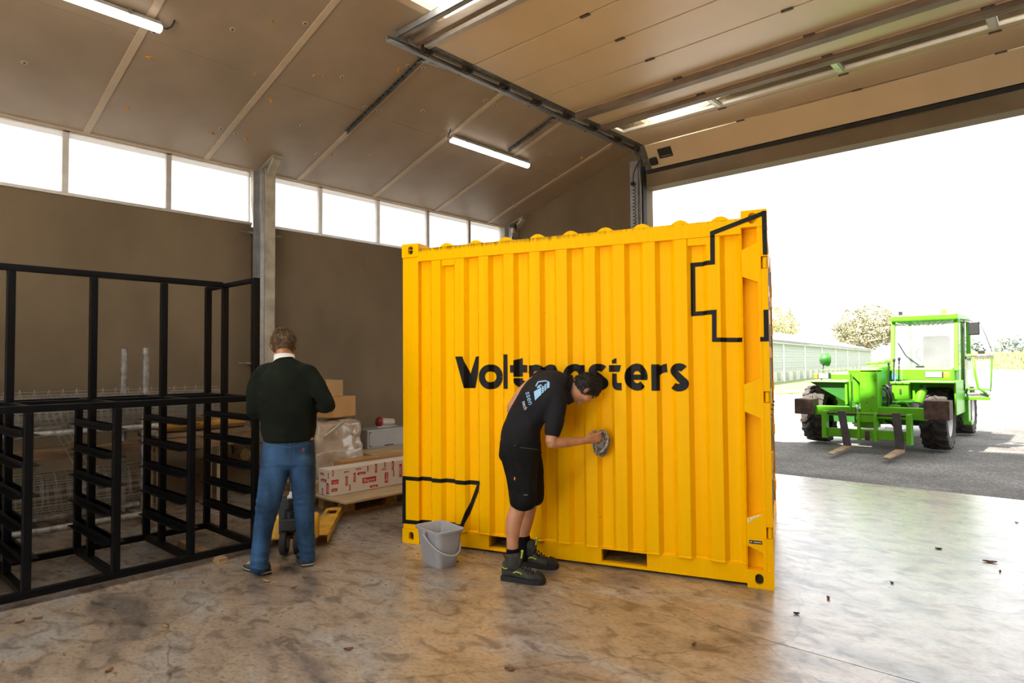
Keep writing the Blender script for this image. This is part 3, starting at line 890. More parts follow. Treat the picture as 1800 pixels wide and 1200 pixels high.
for i in range(7):
    y0, y1 = SEAM[i], SEAM[i + 1]
    gl = (i == 5)
    s = section(y0, y1, Mflat, gl)
    # galvanised end stile along the left edge
    MB().box(DX0 - 0.002, DX0 + 0.10, y0 + 0.004, y1 - 0.004, -0.003, 0.0, Mflat).build('end_stile', m_dgalv, s)
    if gl:
        w0, w1 = y0 + 0.19, y1 - 0.11
        xe = [DX0 + 0.16] + list(HX)
        for k in range(len(xe) - 1):
            a, c = xe[k] + (0.03 if k else 0), xe[k + 1] - 0.03
            MB().add([(a, w0, 0.018), (a, w1, 0.018), (c, w1, 0.018), (c, w0, 0.018)], [(0, 1, 2, 3)], Mflat).build('pane', m_glass_pane, s)
            fr = MB().box(a, c, w0, w0 + 0.012, -0.004, 0.02, Mflat).box(a, c, w1 - 0.018, w1, -0.006, 0.02, Mflat).box(a, a + 0.012, w0, w1, -0.004, 0.02, Mflat).box(c - 0.012, c, w0, w1, -0.004, 0.02, Mflat)
            fr.build('pane_frame', m_alu, s)
        for x in HX: MB().box(x - 0.028, x + 0.028, w0 - 0.01, w1 + 0.01, -0.014, 0, Mflat).build('glazing_bar', m_alu, s, bevel=0.003)
    if i > 0:
        MB().box(DX0, DX1, y0 - 0.02, y0 + 0.02, 0.012, 0.038, Mflat).build('section_joint', m_black, s)
        for x in HX: part(hinge_m, 'hinge', s, loc=(x, y0, DZ))
    part(roll_m, 'roller_bracket', s, loc=(DX0 - 0.03, y0, DZ))
# bottom section tilting down into the bend, with its rubber seal
tilt = -0.95
Mb = T(0, SEAM[7], DZ) @ rotM(tilt, 'X') @ T(0, -SEAM[7], 0)
s = section(SEAM[7], SEAM[7] + 0.385, Mb)
MB().box(DX0 - 0.002, DX0 + 0.10, SEAM[7] + 0.004, SEAM[7] + 0.375, -0.003, 0.0, Mb).build('end_stile', m_dgalv, s)
MB().box(DX0, DX1, SEAM[7] + 0.385, SEAM[7] + 0.44, -0.012, 0.03, Mb).build('bottom_seal', m_rubber, s, bevel=0.004)
for x in HX: part(hinge_m, 'hinge', s, loc=(x, SEAM[7], DZ))
part(roll_m, 'roller_bracket', s, loc=(DX0 - 0.03, SEAM[7], DZ))
bx = MB().box(-4.72, -4.50, SEAM[7] + 0.10, SEAM[7] + 0.25, -0.012, 0, Mb)
bo = bx.build('maker_plate', m_black, s, bevel=0.004)
for k in range(12): MB().box(-4.69 + k * 0.014, -4.68 + k * 0.014, SEAM[7] + 0.215, SEAM[7] + 0.227, -0.013, -0.0119, Mb).build('plate_mark', M_('grey_print', (0.28, 0.27, 0.25), 0.6), bo)
cb = MB().box(-4.88, -4.76, SEAM[7] + 0.20, SEAM[7] + 0.32, -0.05, 0, Mb).build('cable_box', m_black, s, bevel=0.02, seg=3)
# stiffening rails under the sections
for (y, h, mt) in ((6.76, 0.075, m_rustbar), (7.35, 0.055, m_rustbar)):
    b = MB().box(DX0 + 0.10, DX1, y - 0.055, y + 0.055, -h, -h + 0.003, Mflat)
    b.box(DX0 + 0.10, DX1, y - 0.055, y - 0.052, -h, 0, Mflat).box(DX0 + 0.10, DX1, y + 0.052, y + 0.055, -h, 0, Mflat)
    b.build('stiffening_rail', mt, door, world=True, bevel=0.002)
b = MB().box(DX0, DX1, 4.24, 4.30, -0.01, 0.06, Mflat); b.build('top_cap', m_alu, door, world=True, bevel=0.004)
b = MB().box(DX0 - 0.03, DX1, 4.13, 4.20, 0.00, 0.09, Mflat); b.build('top_rail', m_rustbar, door, world=True, bevel=0.004)

# horizontal tracks with their hangers
def track(x, label, inward):
    t = thing('door_track', label, 'door track', (x, 3.86, 4.76))
    s = inward
    b = MB()
    b.box(x - 0.004, x, 3.86, 8.5, 4.74, 4.80) if s > 0 else b.box(x, x + 0.004, 3.86, 8.5, 4.74, 4.80)
    b.box(min(x, x + s * 0.055), max(x, x + s * 0.055), 3.86, 8.5, 4.738, 4.742); b.box(min(x, x + s * 0.04), max(x, x + s * 0.04), 3.86, 8.5, 4.798, 4.802)
    b.box(min(x + s * .053, x + s * .057), max(x + s * .053, x + s * .057), 3.86, 8.5, 4.738, 4.752)
    b.build('rail', m_galv, t, world=True)
    # bend and upright
    pts = [(x + s * 0.02, 8.5 + 0.17 * sin(a), 4.60 + 0.17 * cos(a)) for a in [i * pi / 2 / 8 for i in range(9)]] + [(x + s * 0.02, 8.67, 0.02)]
    rings = []
    for i, p in enumerate(pts):
        a = min(i, 8) * pi / 2 / 8
        n_ = Vector((0, sin(a), cos(a)))
        P = Vector(p)
        rings.append([P + n_ * 0.03 + Vector((-0.02, 0, 0)), P + n_ * 0.03 + Vector((0.02, 0, 0)), P - n_ * 0.03 + Vector((0.02, 0, 0)), P - n_ * 0.03 + Vector((-0.02, 0, 0))])
    MB().loft(rings).build('upright_rail', m_dgalv, t, world=True)
    return t
trk = track(-5.12, 'galvanised gate track running along the left edge of the raised gate', 1)
track(1.12, 'galvanised gate track at the right edge of the raised gate', -1)
# slotted angle hangers from the left track along the roof slope
for (y, xe) in ((4.44, -6.70), (6.72, -6.10)):
    h = thing('slotted_hanger', 'dark slotted steel angle under the ceiling, %s' % ('nearer the left edge of the photo' if y < 5 else 'just right of the far tube light'), 'hanger', (xe, y, ceil_z(xe)))
    x1 = -5.20
    b = MB()
    slopebox(b, xe, x1, y - 0.020, y + 0.020, -0.022, -0.016); slopebox(b, xe, x1, y + 0.016, y + 0.020, -0.055, -0.016)
    b.build('angle', m_dgalv, h, world=True)
    b = MB().bar((x1 - 0.14, y, ceil_z(x1 - .14) - 0.03), (-5.17, y + 0.06, 4.79), 0.04, 0.006).bar((x1 - 0.10, y, ceil_z(x1 - .1) - 0.03), (-5.17, y + 0.26, 4.77), 0.035, 0.006)
    b.build('slotted_brace', m_galv, h, world=True)
    sl = MB()
    for k in range(int((x1 - xe) / 0.07)):
        xx = xe + 0.04 + k * 0.07
        slopebox(sl, xx, xx + 0.03, y - 0.008, y + 0.004, -0.0235, -0.0218)
    tag(sl.build('slot', m_black, h, world=True), kind='stuff')
cbm = thing('cross_channel', 'shiny galvanised channel spanning between the gate track ends', 'channel', (-2.0, 3.98, 4.85))
b = MB().box(-5.07, 1.07, 3.96, 3.965, 4.81, 4.885).box(-5.07, 1.07, 3.96, 4.02, 4.88, 4.885).box(-5.07, 1.07, 3.96, 4.02, 4.81, 4.815)
b.build('channel', m_galv, cbm, world=True)
MB().box(-5.11, -5.07, 3.94, 4.02, 4.805, 4.885).build('end_plate', m_galv, cbm, world=True)
MB().box(-5.14, -5.10, 4.12, 4.22, 4.80, 4.87).build('end_bracket', m_galv, trk, world=True, bevel=0.004)
MB().bar((-5.1, 4.17, 4.85), (-5.05, 4.42, 4.84), 0.03, 0.02).build('end_bracket', m_galv, trk, world=True)

# galvanised jamb beside the opening and the dark frame post
jm = struct(MB().box(G0 - 0.20, G0 - 0.06, YF - 0.10, YF, 0, 4.66).build('trim_4', m_galv, bevel=0.004), 'galvanised steel jamb left of the open gate')
MB().box(G0 - 0.06, G0 + 0.02, YF - 0.07, YF, 0, 4.56).build('dark_post', M_('dark_painted_steel', (0.02, 0.02, 0.02), 0.5), jm, bevel=0.004)
MB().box(G0 + 0.02, G0 + 0.035, YF - 0.10, YF + 0.0, 0, 4.50).build('weather_seal', m_rubber, jm)
struct(MB().box(G1 + 0.06, G1 + 0.20, YF - 0.10, YF, 0, 4.66).build('trim_5', m_galv, bevel=0.004), 'galvanised steel jamb right of the open gate')
# spiral cable hanging beside the jamb
pts = []
for k in range(30 * 10 + 1):
    a = 2 * pi * k / 10; z = 4.28 - k / 300 * 1.55
    pts.append((G0 - 0.105 + 0.022 * cos(a), YF - 0.135 + 0.022 * sin(a), z))
sp = thing('spiral_cable', 'black coiled cable hanging down the galvanised gate jamb', 'cable', (G0 - 0.10, YF - 0.135, 2.7))
MB().tube(pts, 0.005, 5).build('coil', m_black, sp, smooth=True, world=True)
MB().tube([(G0 - 0.105 + 0.022, YF - 0.135, 4.28), (G0 - 0.12, YF - 0.14, 4.34), (G0 - 0.10, YF - 0.15, 4.46), (G0 - 0.02, YF - 0.17, 4.58), (G0 + 0.02, YF - 0.2, 4.6), (-4.9, 8.60, 4.66), (-4.83, 8.66, 4.56)], 0.008, 6).build('lead', m_black, sp, smooth=True, world=True)
MB().box(G0 - 0.16, G0 - 0.115, YF - 0.15, YF - 0.10, 4.28, 4.33).build('cable_clip', m_black, sp, world=True, bevel=0.006)
wc = MB().tube([(G0 - 0.015, YF - 0.15, 4.52), (G0 + 0.012, YF - 0.15, 4.42), (G0 + 0.02, YF - 0.15, 4.2), (G0 + 0.022, YF - 0.15, 3.4), (G0 + 0.02, YF - 0.15, 2.0), (G0 + 0.02, YF - 0.15, 0.06)], 0.011, 8)
tag(wc.build('lift_cable', M_('grey_cable', (0.30, 0.27, 0.24), 0.5), smooth=True), 'pale grey cable running straight down the dark gate post', 'cable')
# sensor on the far corner post
se = thing('corner_sensor', 'small pale box on a dark bracket by the far wall corner', 'sensor', (-7.62, 8.52, 3.95))
MB().box(-7.66, -7.60, 8.50, 8.55, 3.86, 3.95).build('sensor_body', M_('beige_plastic', (0.55, 0.47, 0.40), 0.5), se, world=True, bevel=0.006)
MB().cyl((-7.63, 8.52, 3.80), (-7.63, 8.52, 3.86), 0.012, 8).build('sensor_stem', m_galv, se, world=True)
MB().box(-7.70, -7.60, 8.53, 8.60, 3.93, 4.02).build('bracket', m_hinge, se, world=True, bevel=0.004)

# ---- tube lights on the ceiling
m_tube = emis('led_diffuser', (1.0, 0.97, 0.92), 6.0)
m_lamp = M_('lamp_housing', (0.42, 0.40, 0.37), 0.5)
def tube_light(y0, y1, x, label):
    z = ceil_z(x)
    t = thing('tube_light', label, 'light', (x, (y0 + y1) / 2, z - 0.03), 0, 'ceiling tube lights')
    L = y1 - y0
    S = Matrix.Translation((0, 0, 0)) @ rotM(-math.atan(SLOPE), 'Y')
    hb = MB()
    pr = [(-0.045, 0.0), (0.045, 0.0), (0.045, -0.045), (-0.045, -0.045)]
    hb.box(-0.045, 0.045, -L / 2, L / 2, -0.04, 0.0, S); hb.build('housing', m_lamp, t, bevel=0.006)
    db = MB(); rings = []
    for (yy, k) in ((-L / 2 - 0.012, 0.6), (-L / 2, 0.97), (L / 2, 0.97), (L / 2 + 0.012, 0.6)):
        rings.append([S @ Vector((0.046 * k * cos(a), yy, -0.042 - 0.045 * k * sin(a))) for a in [pi * i / 10 for i in range(11)]])
    db.loft(rings).build('diffuser', m_tube, t, smooth=True)
    for yy in (-L / 2 + 0.25, 0, L / 2 - 0.25):
        MB().box(-0.052, 0.052, yy - 0.015, yy + 0.015, -0.048, 0.01, S).build('clip', m_galv, t)
    return t
t1 = tube_light(0.55, 2.10, -6.07, 'white tube light on the ceiling in the top left corner')
t2 = tube_light(5.72, 7.26, -6.20, 'white tube light on the ceiling beyond the column')
MB().tube([(0, 0.775, -0.02), (0.0, 0.83, -0.02), (0.03, 0.86, 0.0), (0.06, 0.87, 0.03), (0.08, 0.87, 0.045)], 0.008, 6).build('lead', m_black, t1, smooth=True)
MB().tube([(0, -0.78, -0.02), (0.0, -0.83, -0.03), (0.05, -0.86, -0.02), (0.09, -0.87, 0.02), (0.10, -0.87, 0.05)], 0.008, 6).build('lead', m_black, t2, smooth=True)
# ================================================================== black steel rack
m_blk = M_('black_powder_coat', (0.0028, 0.0030, 0.0038), 0.42, var=0.1, scale=6, spec=0.2)
XF, XM, XB = -5.17, -5.75, -6.10
RY = [-0.02, 0.50, 1.02, 1.535, 2.045, 2.555]
rk = thing('steel_rack', 'tall black square-tube steel rack frame standing along the left wall', 'rack', (XF, 1.27, 0.0))
S2 = 0.025
def rpart(name, b): return b.build(name, m_blk, rk, world=True, bevel=0.004)
for y in RY:
    end = (y == RY[-1])
    rpart('post', MB().box(XF - S2, XF + S2, y - S2, y + S2, 0.095, 2.27 if end else 1.245))
    rpart('post', MB().box(XB - S2, XB + S2, y - S2, y + S2, 0.095, 2.27 if end else 1.245))
    rpart('post', MB().box(XM - S2, XM + S2, y - S2, y + S2, 0.095, 2.235))
    rpart('side_rail', MB().box(XB + S2, XF - S2, y - S2, y + S2, 0.048, 0.095))
    rpart('side_rail', MB().box(XB + S2, XF - S2, y - 0.02, y + 0.02, 1.247, 1.29))
    for z in (0.285, 0.487, 0.69, 0.89, 1.09):
        b = MB().box(XB + S2, XF - S2, y - 0.075, y + 0.075, z - 0.004, z).box(XB + S2, XF - S2, y - 0.028, y - 0.024, z, z + 0.035)
        b.box(XB + S2, XF - S2, y + 0.024, y + 0.028, z, z + 0.035)
        b.build('runner', m_blk, rk, world=True)
y0, y1 = RY[0] - S2, RY[-1] + S2
for x in (XF, XB):
    rpart('bottom_rail', MB().box(x - S2, x + S2, y0, y1, 0.046, 0.095))
for x in (XF, XM, XB):
    rpart('middle_rail', MB().box(x - S2, x + S2, y0, y1, 1.245, 1.292))
rpart('top_rail', MB().box(XM - S2, XM + S2, y0, y1 - 2 * S2, 2.235, 2.283))
rpart('top_side_rail', MB().box(XB + S2, XF - S2, RY[-1] - S2, RY[-1] + S2, 2.235, 2.272))
m_wood = M_('rough_timber', (0.36, 0.215, 0.10), 0.8, var=0.22, scale=6, stretch=(8, 1, 8), bump=0.2, bscale=30)
m_woodd = M_('old_brown_timber', (0.20, 0.12, 0.06), 0.8, var=0.25, scale=5, stretch=(6, 1, 6), bump=0.2, bscale=30)
m_plyw = M_('pale_plywood', (0.50, 0.36, 0.20), 0.7, var=0.12, scale=3, stretch=(3, 1, 3))
for k, (y, xa) in enumerate(((2.25, -5.06), (0.25, -5.1))):
    b = MB().box(-5.86, xa, y - 0.035, y + 0.035, 0, 0.046)
    b2 = b.build('timber_bearer', m_wood, bevel=0.004)
    tag(b2, ['short timber bearer sticking out under the black rack', 'timber bearer under the far left end of the black rack'][k], 'timber')

# ---- stores behind the rack
m_pipe = M_('weathered_galvanised_pipe', (0.36, 0.34, 0.31), 0.55, 0.5, var=0.25, scale=16)
pr_ = thing('pipe_rack', 'rack of weathered grey scaffold pipes behind the black steel frame', 'pipe rack', (-7.0, 1.3, 0))
for (x, y) in ((-6.95, 2.31), (-7.45, 2.268), (-6.95, 0.3), (-7.45, 0.3)):
    MB().cyl((x, y, 0), (x, y, 1.72), 0.030, 14).build('upright_pipe', m_pipe, pr_, world=True, auto=40)
for z in (0.945, 0.10):
    for x in (-6.90, -7.44):
        MB().cyl((x, 0.1, z), (x, 2.42, z), 0.030, 12).build('horizontal_pipe', m_pipe, pr_, world=True, auto=40)
    MB().cyl((-7.6, 2.36, z - 0.06), (-6.75, 2.36, z - 0.06), 0.026, 12).build('cross_pipe', m_pipe, pr_, world=True, auto=40)
MB().box(-7.36, -7.02, 0.1, 2.40, 0.70, 0.78).build('shelf_plank', m_woodd, pr_, world=True, bevel=0.004)
for z in (0.90, 0.72):
    MB().cyl((-6.95, 2.31, z - 0.035), (-6.95, 2.31, z + 0.035), 0.043, 12).build('pipe_clamp', m_galv, pr_, world=True, auto=40)

m_wire = M_('wire_mesh_steel', (0.42, 0.40, 0.37), 0.45, 0.7, var=0.15)
def mesh_roll(name, label, c, y0, y1, R, turns, pitch, nring, seed, spikes=False, group=None):
    """spiral of welded wire mesh; long wires run along Y"""
    r = random.Random(seed)
    t = thing(name, label, 'wire mesh', (c[0], (y0 + y1) / 2, c[1] - R), 0, group)
    b = MB()
    n = int(turns * 16)
    spir = []
    for i in range(n + 1):
        a = 2 * pi * i / 16; rr = R * (0.45 + 0.55 * i / n)
        spir.append((c[0] + rr * cos(a), c[1] + rr * sin(a)))
    for (x, z) in spir[::1]:
        dy = r.uniform(-.03, .03)
        b.tube([(x, y0 + dy, z), (x + r.uniform(-.004, .004), (y0 + y1) / 2, z + r.uniform(-.004, .004)), (x, y1 + dy, z)], 0.0022, 4, caps=False)
    b.build('long_wires', m_wire, t, world=True)
    b = MB(); k = int((y1 - y0) / pitch)
    for j in range(k + 1):
        y = y0 + j * pitch + r.uniform(-.004, .004)
        b.tube([(x, y, z) for x, z in spir], 0.0022, 4, caps=False)
    b.build('cross_wires', m_wire, t, world=True)
    if spikes:
        b = MB(); zt = c[1] + R
        for j in range(int((y1 - y0) / 0.11)):
            y = y0 + 0.05 + j * 0.11
            b.tube([(c[0] - 0.05, y - 0.014, zt - 0.05), (c[0] - 0.05, y + 0.006, zt + 0.05)], 0.003, 4, caps=False); b.tube([(c[0] - 0.05, y + 0.02, zt - 0.05), (c[0] - 0.05, y + 0.008, zt + 0.05)], 0.003, 4, caps=False)
        for z in (zt - 0.03, zt, zt + 0.028): b.tube([(c[0] - 0.05, y0, z), (c[0] - 0.05, y1, z)], 0.0022, 4, caps=False)
        tag(b.build('wire_edge', m_wire, t, world=True), kind='stuff')
    return t
mesh_roll('mesh_roll', 'thick roll of wire mesh lying on the upper scaffold pipes', (-7.17, 1.125), 0.2, 3.15, 0.155, 4.5, 0.055, 12, 1, True)
mesh_roll('mesh_roll', 'loose roll of wire mesh low behind the black rack', (-7.17, 0.37), 0.2, 2.40, 0.22, 2.6, 0.10, 12, 2)
# narrow mesh strip leaning on the pipes
ms = thing('mesh_strip', 'narrow strip of wire mesh hanging diagonally behind the black rack', 'wire mesh', (-6.75, 1.83, 0.45))
b = MB()
d = Vector((0, 0.30, -0.62)).normalized(); e = Vector((0.05, 0.93, 0.40)).normalized()
o0 = Vector((-6.80, 1.46, 1.12))
for k in range(4): b.tube([o0 + e * (k * 0.045), o0 + e * (k * 0.045) + d * 0.78], 0.0025, 4, caps=False)
for k in range(9): b.tube([o0 + d * (0.05 + k * 0.085), o0 + d * (0.05 + k * 0.085) + e * 0.135], 0.0025, 4, caps=False)
b.build('wires', m_wire, ms, world=True)
# foil roll on the bench
m_foil = M_('shiny_gold_foil', (0.72, 0.60, 0.36), 0.22, 0.95, var=0.12, scale=3)
fr_ = thing('foil_roll', 'shiny silver and gold roll lying on the timber bench behind the rack', 'roll', (-7.30, 2.95, 0.83))
MB().cyl((-7.30, 2.42, 0.905), (-7.30, 3.46, 0.905), 0.075, 24).build('roll', m_foil, fr_, world=True, auto=40)
MB().cyl((-7.30, 3.455, 0.905), (-7.30, 3.475, 0.905), 0.03, 14).build('roll_core', m_woodd, fr_, world=True)
bn = thing('timber_bench', 'dark timber bench carrying the foil roll behind the rack', 'bench', (-7.3, 3.0, 0))
for k in range(3):
    MB().box(-7.62 + k * 0.17, -7.46 + k * 0.17, 2.46, 3.50, 0.79, 0.83).build('plank', m_woodd, bn, world=True, bevel=0.004)
MB().box(-7.16, -7.11, 2.46, 3.50, 0.66, 0.785).build('apron', m_woodd, bn, world=True, bevel=0.004)
for (x, y) in ((-7.2, 3.17), (-7.2, 2.55), (-7.55, 3.17), (-7.55, 2.55)):
    MB().box(x - 0.035, x + 0.035, y - 0.035, y + 0.035, 0, 0.79).build('leg', m_plyw, bn, world=True, bevel=0.003)
# switch box with a yellow sun label
dv = thing('motor_unit', 'grey motor unit with a yellow sun-shaped label beside the column', 'motor', (-7.66, 3.62, 0.45))
MB().box(-7.78, -7.60, 3.55, 3.69, 0.60, 0.80).build('housing', M_('beige_grey_paint', (0.36, 0.30, 0.22), 0.6), dv, world=True, bevel=0.01)
MB().cyl((-7.72, 3.62, 0.47), (-7.56, 3.62, 0.47), 0.07, 16).build('gearbox', M_('old_brass', (0.34, 0.24, 0.12), 0.5, 0.5), dv, world=True, auto=40, bevel=0.006)
MB().tube([(-7.62, 3.56, 0.62), (-7.55, 3.50, 0.70), (-7.58, 3.46, 0.60), (-7.62, 3.50, 0.5)], 0.012, 8).build('lead', m_black, dv, world=True, smooth=True)
m_label = M_('yellow_label', (0.75, 0.42, 0.03), 0.5)
sunl = MB()
Ml = T(-7.598, 3.625, 0.715) @ rotM(pi / 2, 'Y')
star = []
for i in range(24):
    a = 2 * pi * i / 24; rr = 0.058 if i % 2 else 0.044
    star.append((rr * cos(a), rr * sin(a)))
sl_ = MB().prism(star, 0.002, Ml).build('sun_label', m_label, dv, world=True)
ring_ = MB().lathe([(0.016, 0.003), (0.033, 0.003)], 20, Ml).build('label_ring', m_black, sl_)
for k in range(4): MB().box(-7.5975, -7.596, 3.575 + k * 0.027, 3.595 + k * 0.027, 0.632, 0.645).build('label_mark', m_black, sl_)
# red caps on the wall by the column
for k, z in enumerate((2.035, 1.765)):
    t = MB().lathe([(0.0, 0.05), (0.030, 0.05), (0.036, 0.04), (0.036, 0.0)], 18, T(WX, 4.115, z) @ rotM(pi / 2, 'Y'))
    tag(t.build('red_cap', M_('red_plastic', (0.34, 0.015, 0.012), 0.45), auto=40), ['round red cap on the wall beside the column, upper of two', 'round red cap beside the column, lower one by the standing man\'s head'][k], 'cap', 'red caps')

# ================================================================== pallet, boxes and bundle
m_card = M_('brown_cardboard', (0.44, 0.26, 0.115), 0.85, var=0.06, scale=3)
m_card2 = M_('orange_cardboard', (0.48, 0.25, 0.085), 0.85, var=0.06, scale=3)
m_pall = M_('pallet_wood', (0.46, 0.28, 0.115), 0.8, var=0.18, scale=5, stretch=(1, 6, 6))
def pallet(x0, y0, LX, LY, label, z=0.0):
    t = thing('pallet', label, 'pallet', (x0 + LX / 2, y0 + LY / 2, z))
    for i in range(3):
        for j in range(3):
            cx = x0 + (0.05, LX / 2, LX - 0.05)[i]; cy = y0 + (0.07, LY / 2, LY - 0.07)[j]
            MB().box(cx - 0.05, cx + 0.05, cy - 0.07, cy + 0.07, z + 0.02, z + 0.10).build('block', m_pall, t, world=True, bevel=0.004)
    for i in range(3):
        cx = x0 + (0.05, LX / 2, LX - 0.05)[i]
        MB().box(cx - 0.05, cx + 0.05, y0, y0 + LY, z, z + 0.02).build('bottom_board', m_pall, t, world=True, bevel=0.003)
    for j in range(3):
        cy = y0 + (0.07, LY / 2, LY - 0.07)[j]
        MB().box(x0, x0 + LX, cy - 0.06, cy + 0.06, z + 0.10, z + 0.122).build('stringer', m_pall, t, world=True, bevel=0.003)
    for k in range(6):
        xx = x0 + k * (LX - 0.10) / 5
        MB().box(xx, xx + 0.10, y0, y0 + LY, z + 0.122, z + 0.144).build('deck_board', m_pall, t, world=True, bevel=0.003)
    return t
pallet(-6.60, 3.78, 0.86, 1.22, 'wooden pallet under the red and white printed box')
tag(MB().box(-6.57, -5.56, 3.69, 5.05, 0.144, 0.166).build('plywood_board', m_plyw, bevel=0.003), 'pale plywood board lying on the wooden pallet', 'board')

m_white = M_('white_carton', (0.70, 0.62, 0.52), 0.7, var=0.04)
m_redp = M_('red_print', (0.50, 0.022, 0.014), 0.6, var=0.08)
LB = thing('printed_carton', 'long white carton with red printed name tags lying on the plywood', 'carton', (-6.03, 4.45, 0.166), radians(0))
BX0, BX1, BY0, BY1, BZ0, BZ1 = -6.14, -5.915, 3.735, 5.05, 0.17, 0.442
MB().box(BX0, BX1, BY0, BY1, BZ0, BZ1).build('carton', m_white, LB, world=True, bevel=0.003)
def text_mesh(body, size, mat, name='lettering', bold=0.0):
    cu = bpy.data.curves.new(name, 'FONT'); cu.body = body; cu.size = size; cu.align_x = 'CENTER'; cu.align_y = 'CENTER'; cu.offset = bold
    cu.resolution_u = 3
    to = bpy.data.objects.new('tmp', cu); COL.objects.link(to)
    dg = bpy.context.evaluated_depsgraph_get()
    me = bpy.data.meshes.new_from_object(to.evaluated_get(dg)); me.name = name
    bpy.data.objects.remove(to, do_unlink=True); bpy.data.curves.remove(cu)
    me.materials.clear(); me.materials.append(mat)
    return me
leg_txt = text_mesh('legrand', 1.0, M_('cream_print', (0.75, 0.68, 0.58), 0.6), bold=0.012)
def tagp(y, z, w, h, ang=0.0, face='x', logo=False):
    """red tag with the printed name; face x = long side, y = near end"""
    z = 0.17 + (z - 0.17) * 1.18; w *= 1.15; h *= 1.25
    M0 = frame((BX1 + 0.0016, y, z), (0, 1, 0), (0, 0, 1), (1, 0, 0)) if face == 'x' else frame((y, BY0 - 0.0016, z), (1, 0, 0), (0, 0, 1), (0, -1, 0))
    M0 = M0 @ rotM(ang, 'Z')
    o = MB().box(-w / 2, w / 2, -h / 2, h / 2, -0.0006, 0.0, M0).build('name_tag', m_redp, LB, world=True)
    sc_ = min(h * 0.78, w * 0.22)
    t = part(leg_txt, 'lettering', o)
    t.matrix_local = M0 @ T(0.012 if logo else 0, -0.002, 0.0006) @ Matrix.Diagonal((sc_, sc_, 1, 1))
    if logo:
        q = h * 0.26
        fr2 = MB()
        for (a, c, d, e2) in ((-q, q, -q, -q * .55), (-q, q, q * .55, q), (-q, -q * .55, -q, q), (q * .55, q, -q, q)): fr2.box(a, c, d, e2, 0.0, 0.0006, M0 @ T(-w / 2 + 0.03, 0, 0))
        fr2.build('logo', MATS['cream_print'], o)
V_ = pi / 2 - 0.0
for a in ((4.22, 0.262, 0.155, 0.046, 0, 'x', True), (3.93, 0.285, 0.085, 0.022, -V_), (4.03, 0.305, 0.085, 0.022, -V_), (4.12, 0.332, 0.09, 0.022, 0), (3.93, 0.365, 0.05, 0.012, 0),
          (4.08, 0.375, 0.055, 0.014, 0), (4.20, 0.365, 0.05, 0.014, -V_), (4.31, 0.358, 0.085, 0.02, -V_), (4.43, 0.378, 0.05, 0.014, -V_), (4.42, 0.335, 0.05, 0.012, 0),
          (4.54, 0.36, 0.085, 0.024, -V_), (4.45, 0.255, 0.10, 0.036, V_, 'x', True), (4.55, 0.285, 0.06, 0.014, -V_), (4.65, 0.30, 0.13, 0.03, -V_), (4.28, 0.195, 0.09, 0.02, 0),
          (3.79, 0.292, 0.075, 0.036, 0), (3.785, 0.222, 0.06, 0.026, 0), (3.765, 0.372, 0.055, 0.014, -V_), (4.75, 0.24, 0.1, 0.03, 0), (4.88, 0.33, 0.1, 0.03, 0), (3.97, 0.22, 0.055, 0.014, -V_)):
    tagp(*a)
for a in ((-5.965, 0.235, 0.10, 0.036, V_, 'y'), (-6.04, 0.30, 0.09, 0.024, 0, 'y'), (-6.07, 0.355, 0.06, 0.02, 0, 'y'), (-6.06, 0.20, 0.06, 0.018, V_, 'y'), (-5.95, 0.35, 0.05, 0.016, V_, 'y')):
    tagp(*a)

def carton(name, label, x0, x1, y0, y1, z0, z1, mat, cat='carton', rot=0.0, flap=False, group=None):
    c = Vector(((x0 + x1) / 2, (y0 + y1) / 2, z0))
    t = thing(name, label, cat, c, rot, group)
    w, d, h = (x1 - x0) / 2, (y1 - y0) / 2, z1 - z0
    MB().box(-w, w, -d, d, 0, h).build('carton_body', mat, t, bevel=0.004)
    MB().box(-w - 0.0006, w + 0.0006, -0.025, 0.025, h - 0.0, h + 0.0008).build('packing_tape', M_('packing_tape', (0.42, 0.28, 0.14), 0.3), t)
    if flap:
        MB().bar((-w, -d, h), (-w - 0.02, -d - 0.0, h + 0.012), d * 0.3, 0.004).build('flap', mat, t)
        MB().box(-w * 0.9, -w * 0.1, -d * 0.2, d * 0.9, h + 0.001, h + 0.006).build('flap', mat, t)
    return t
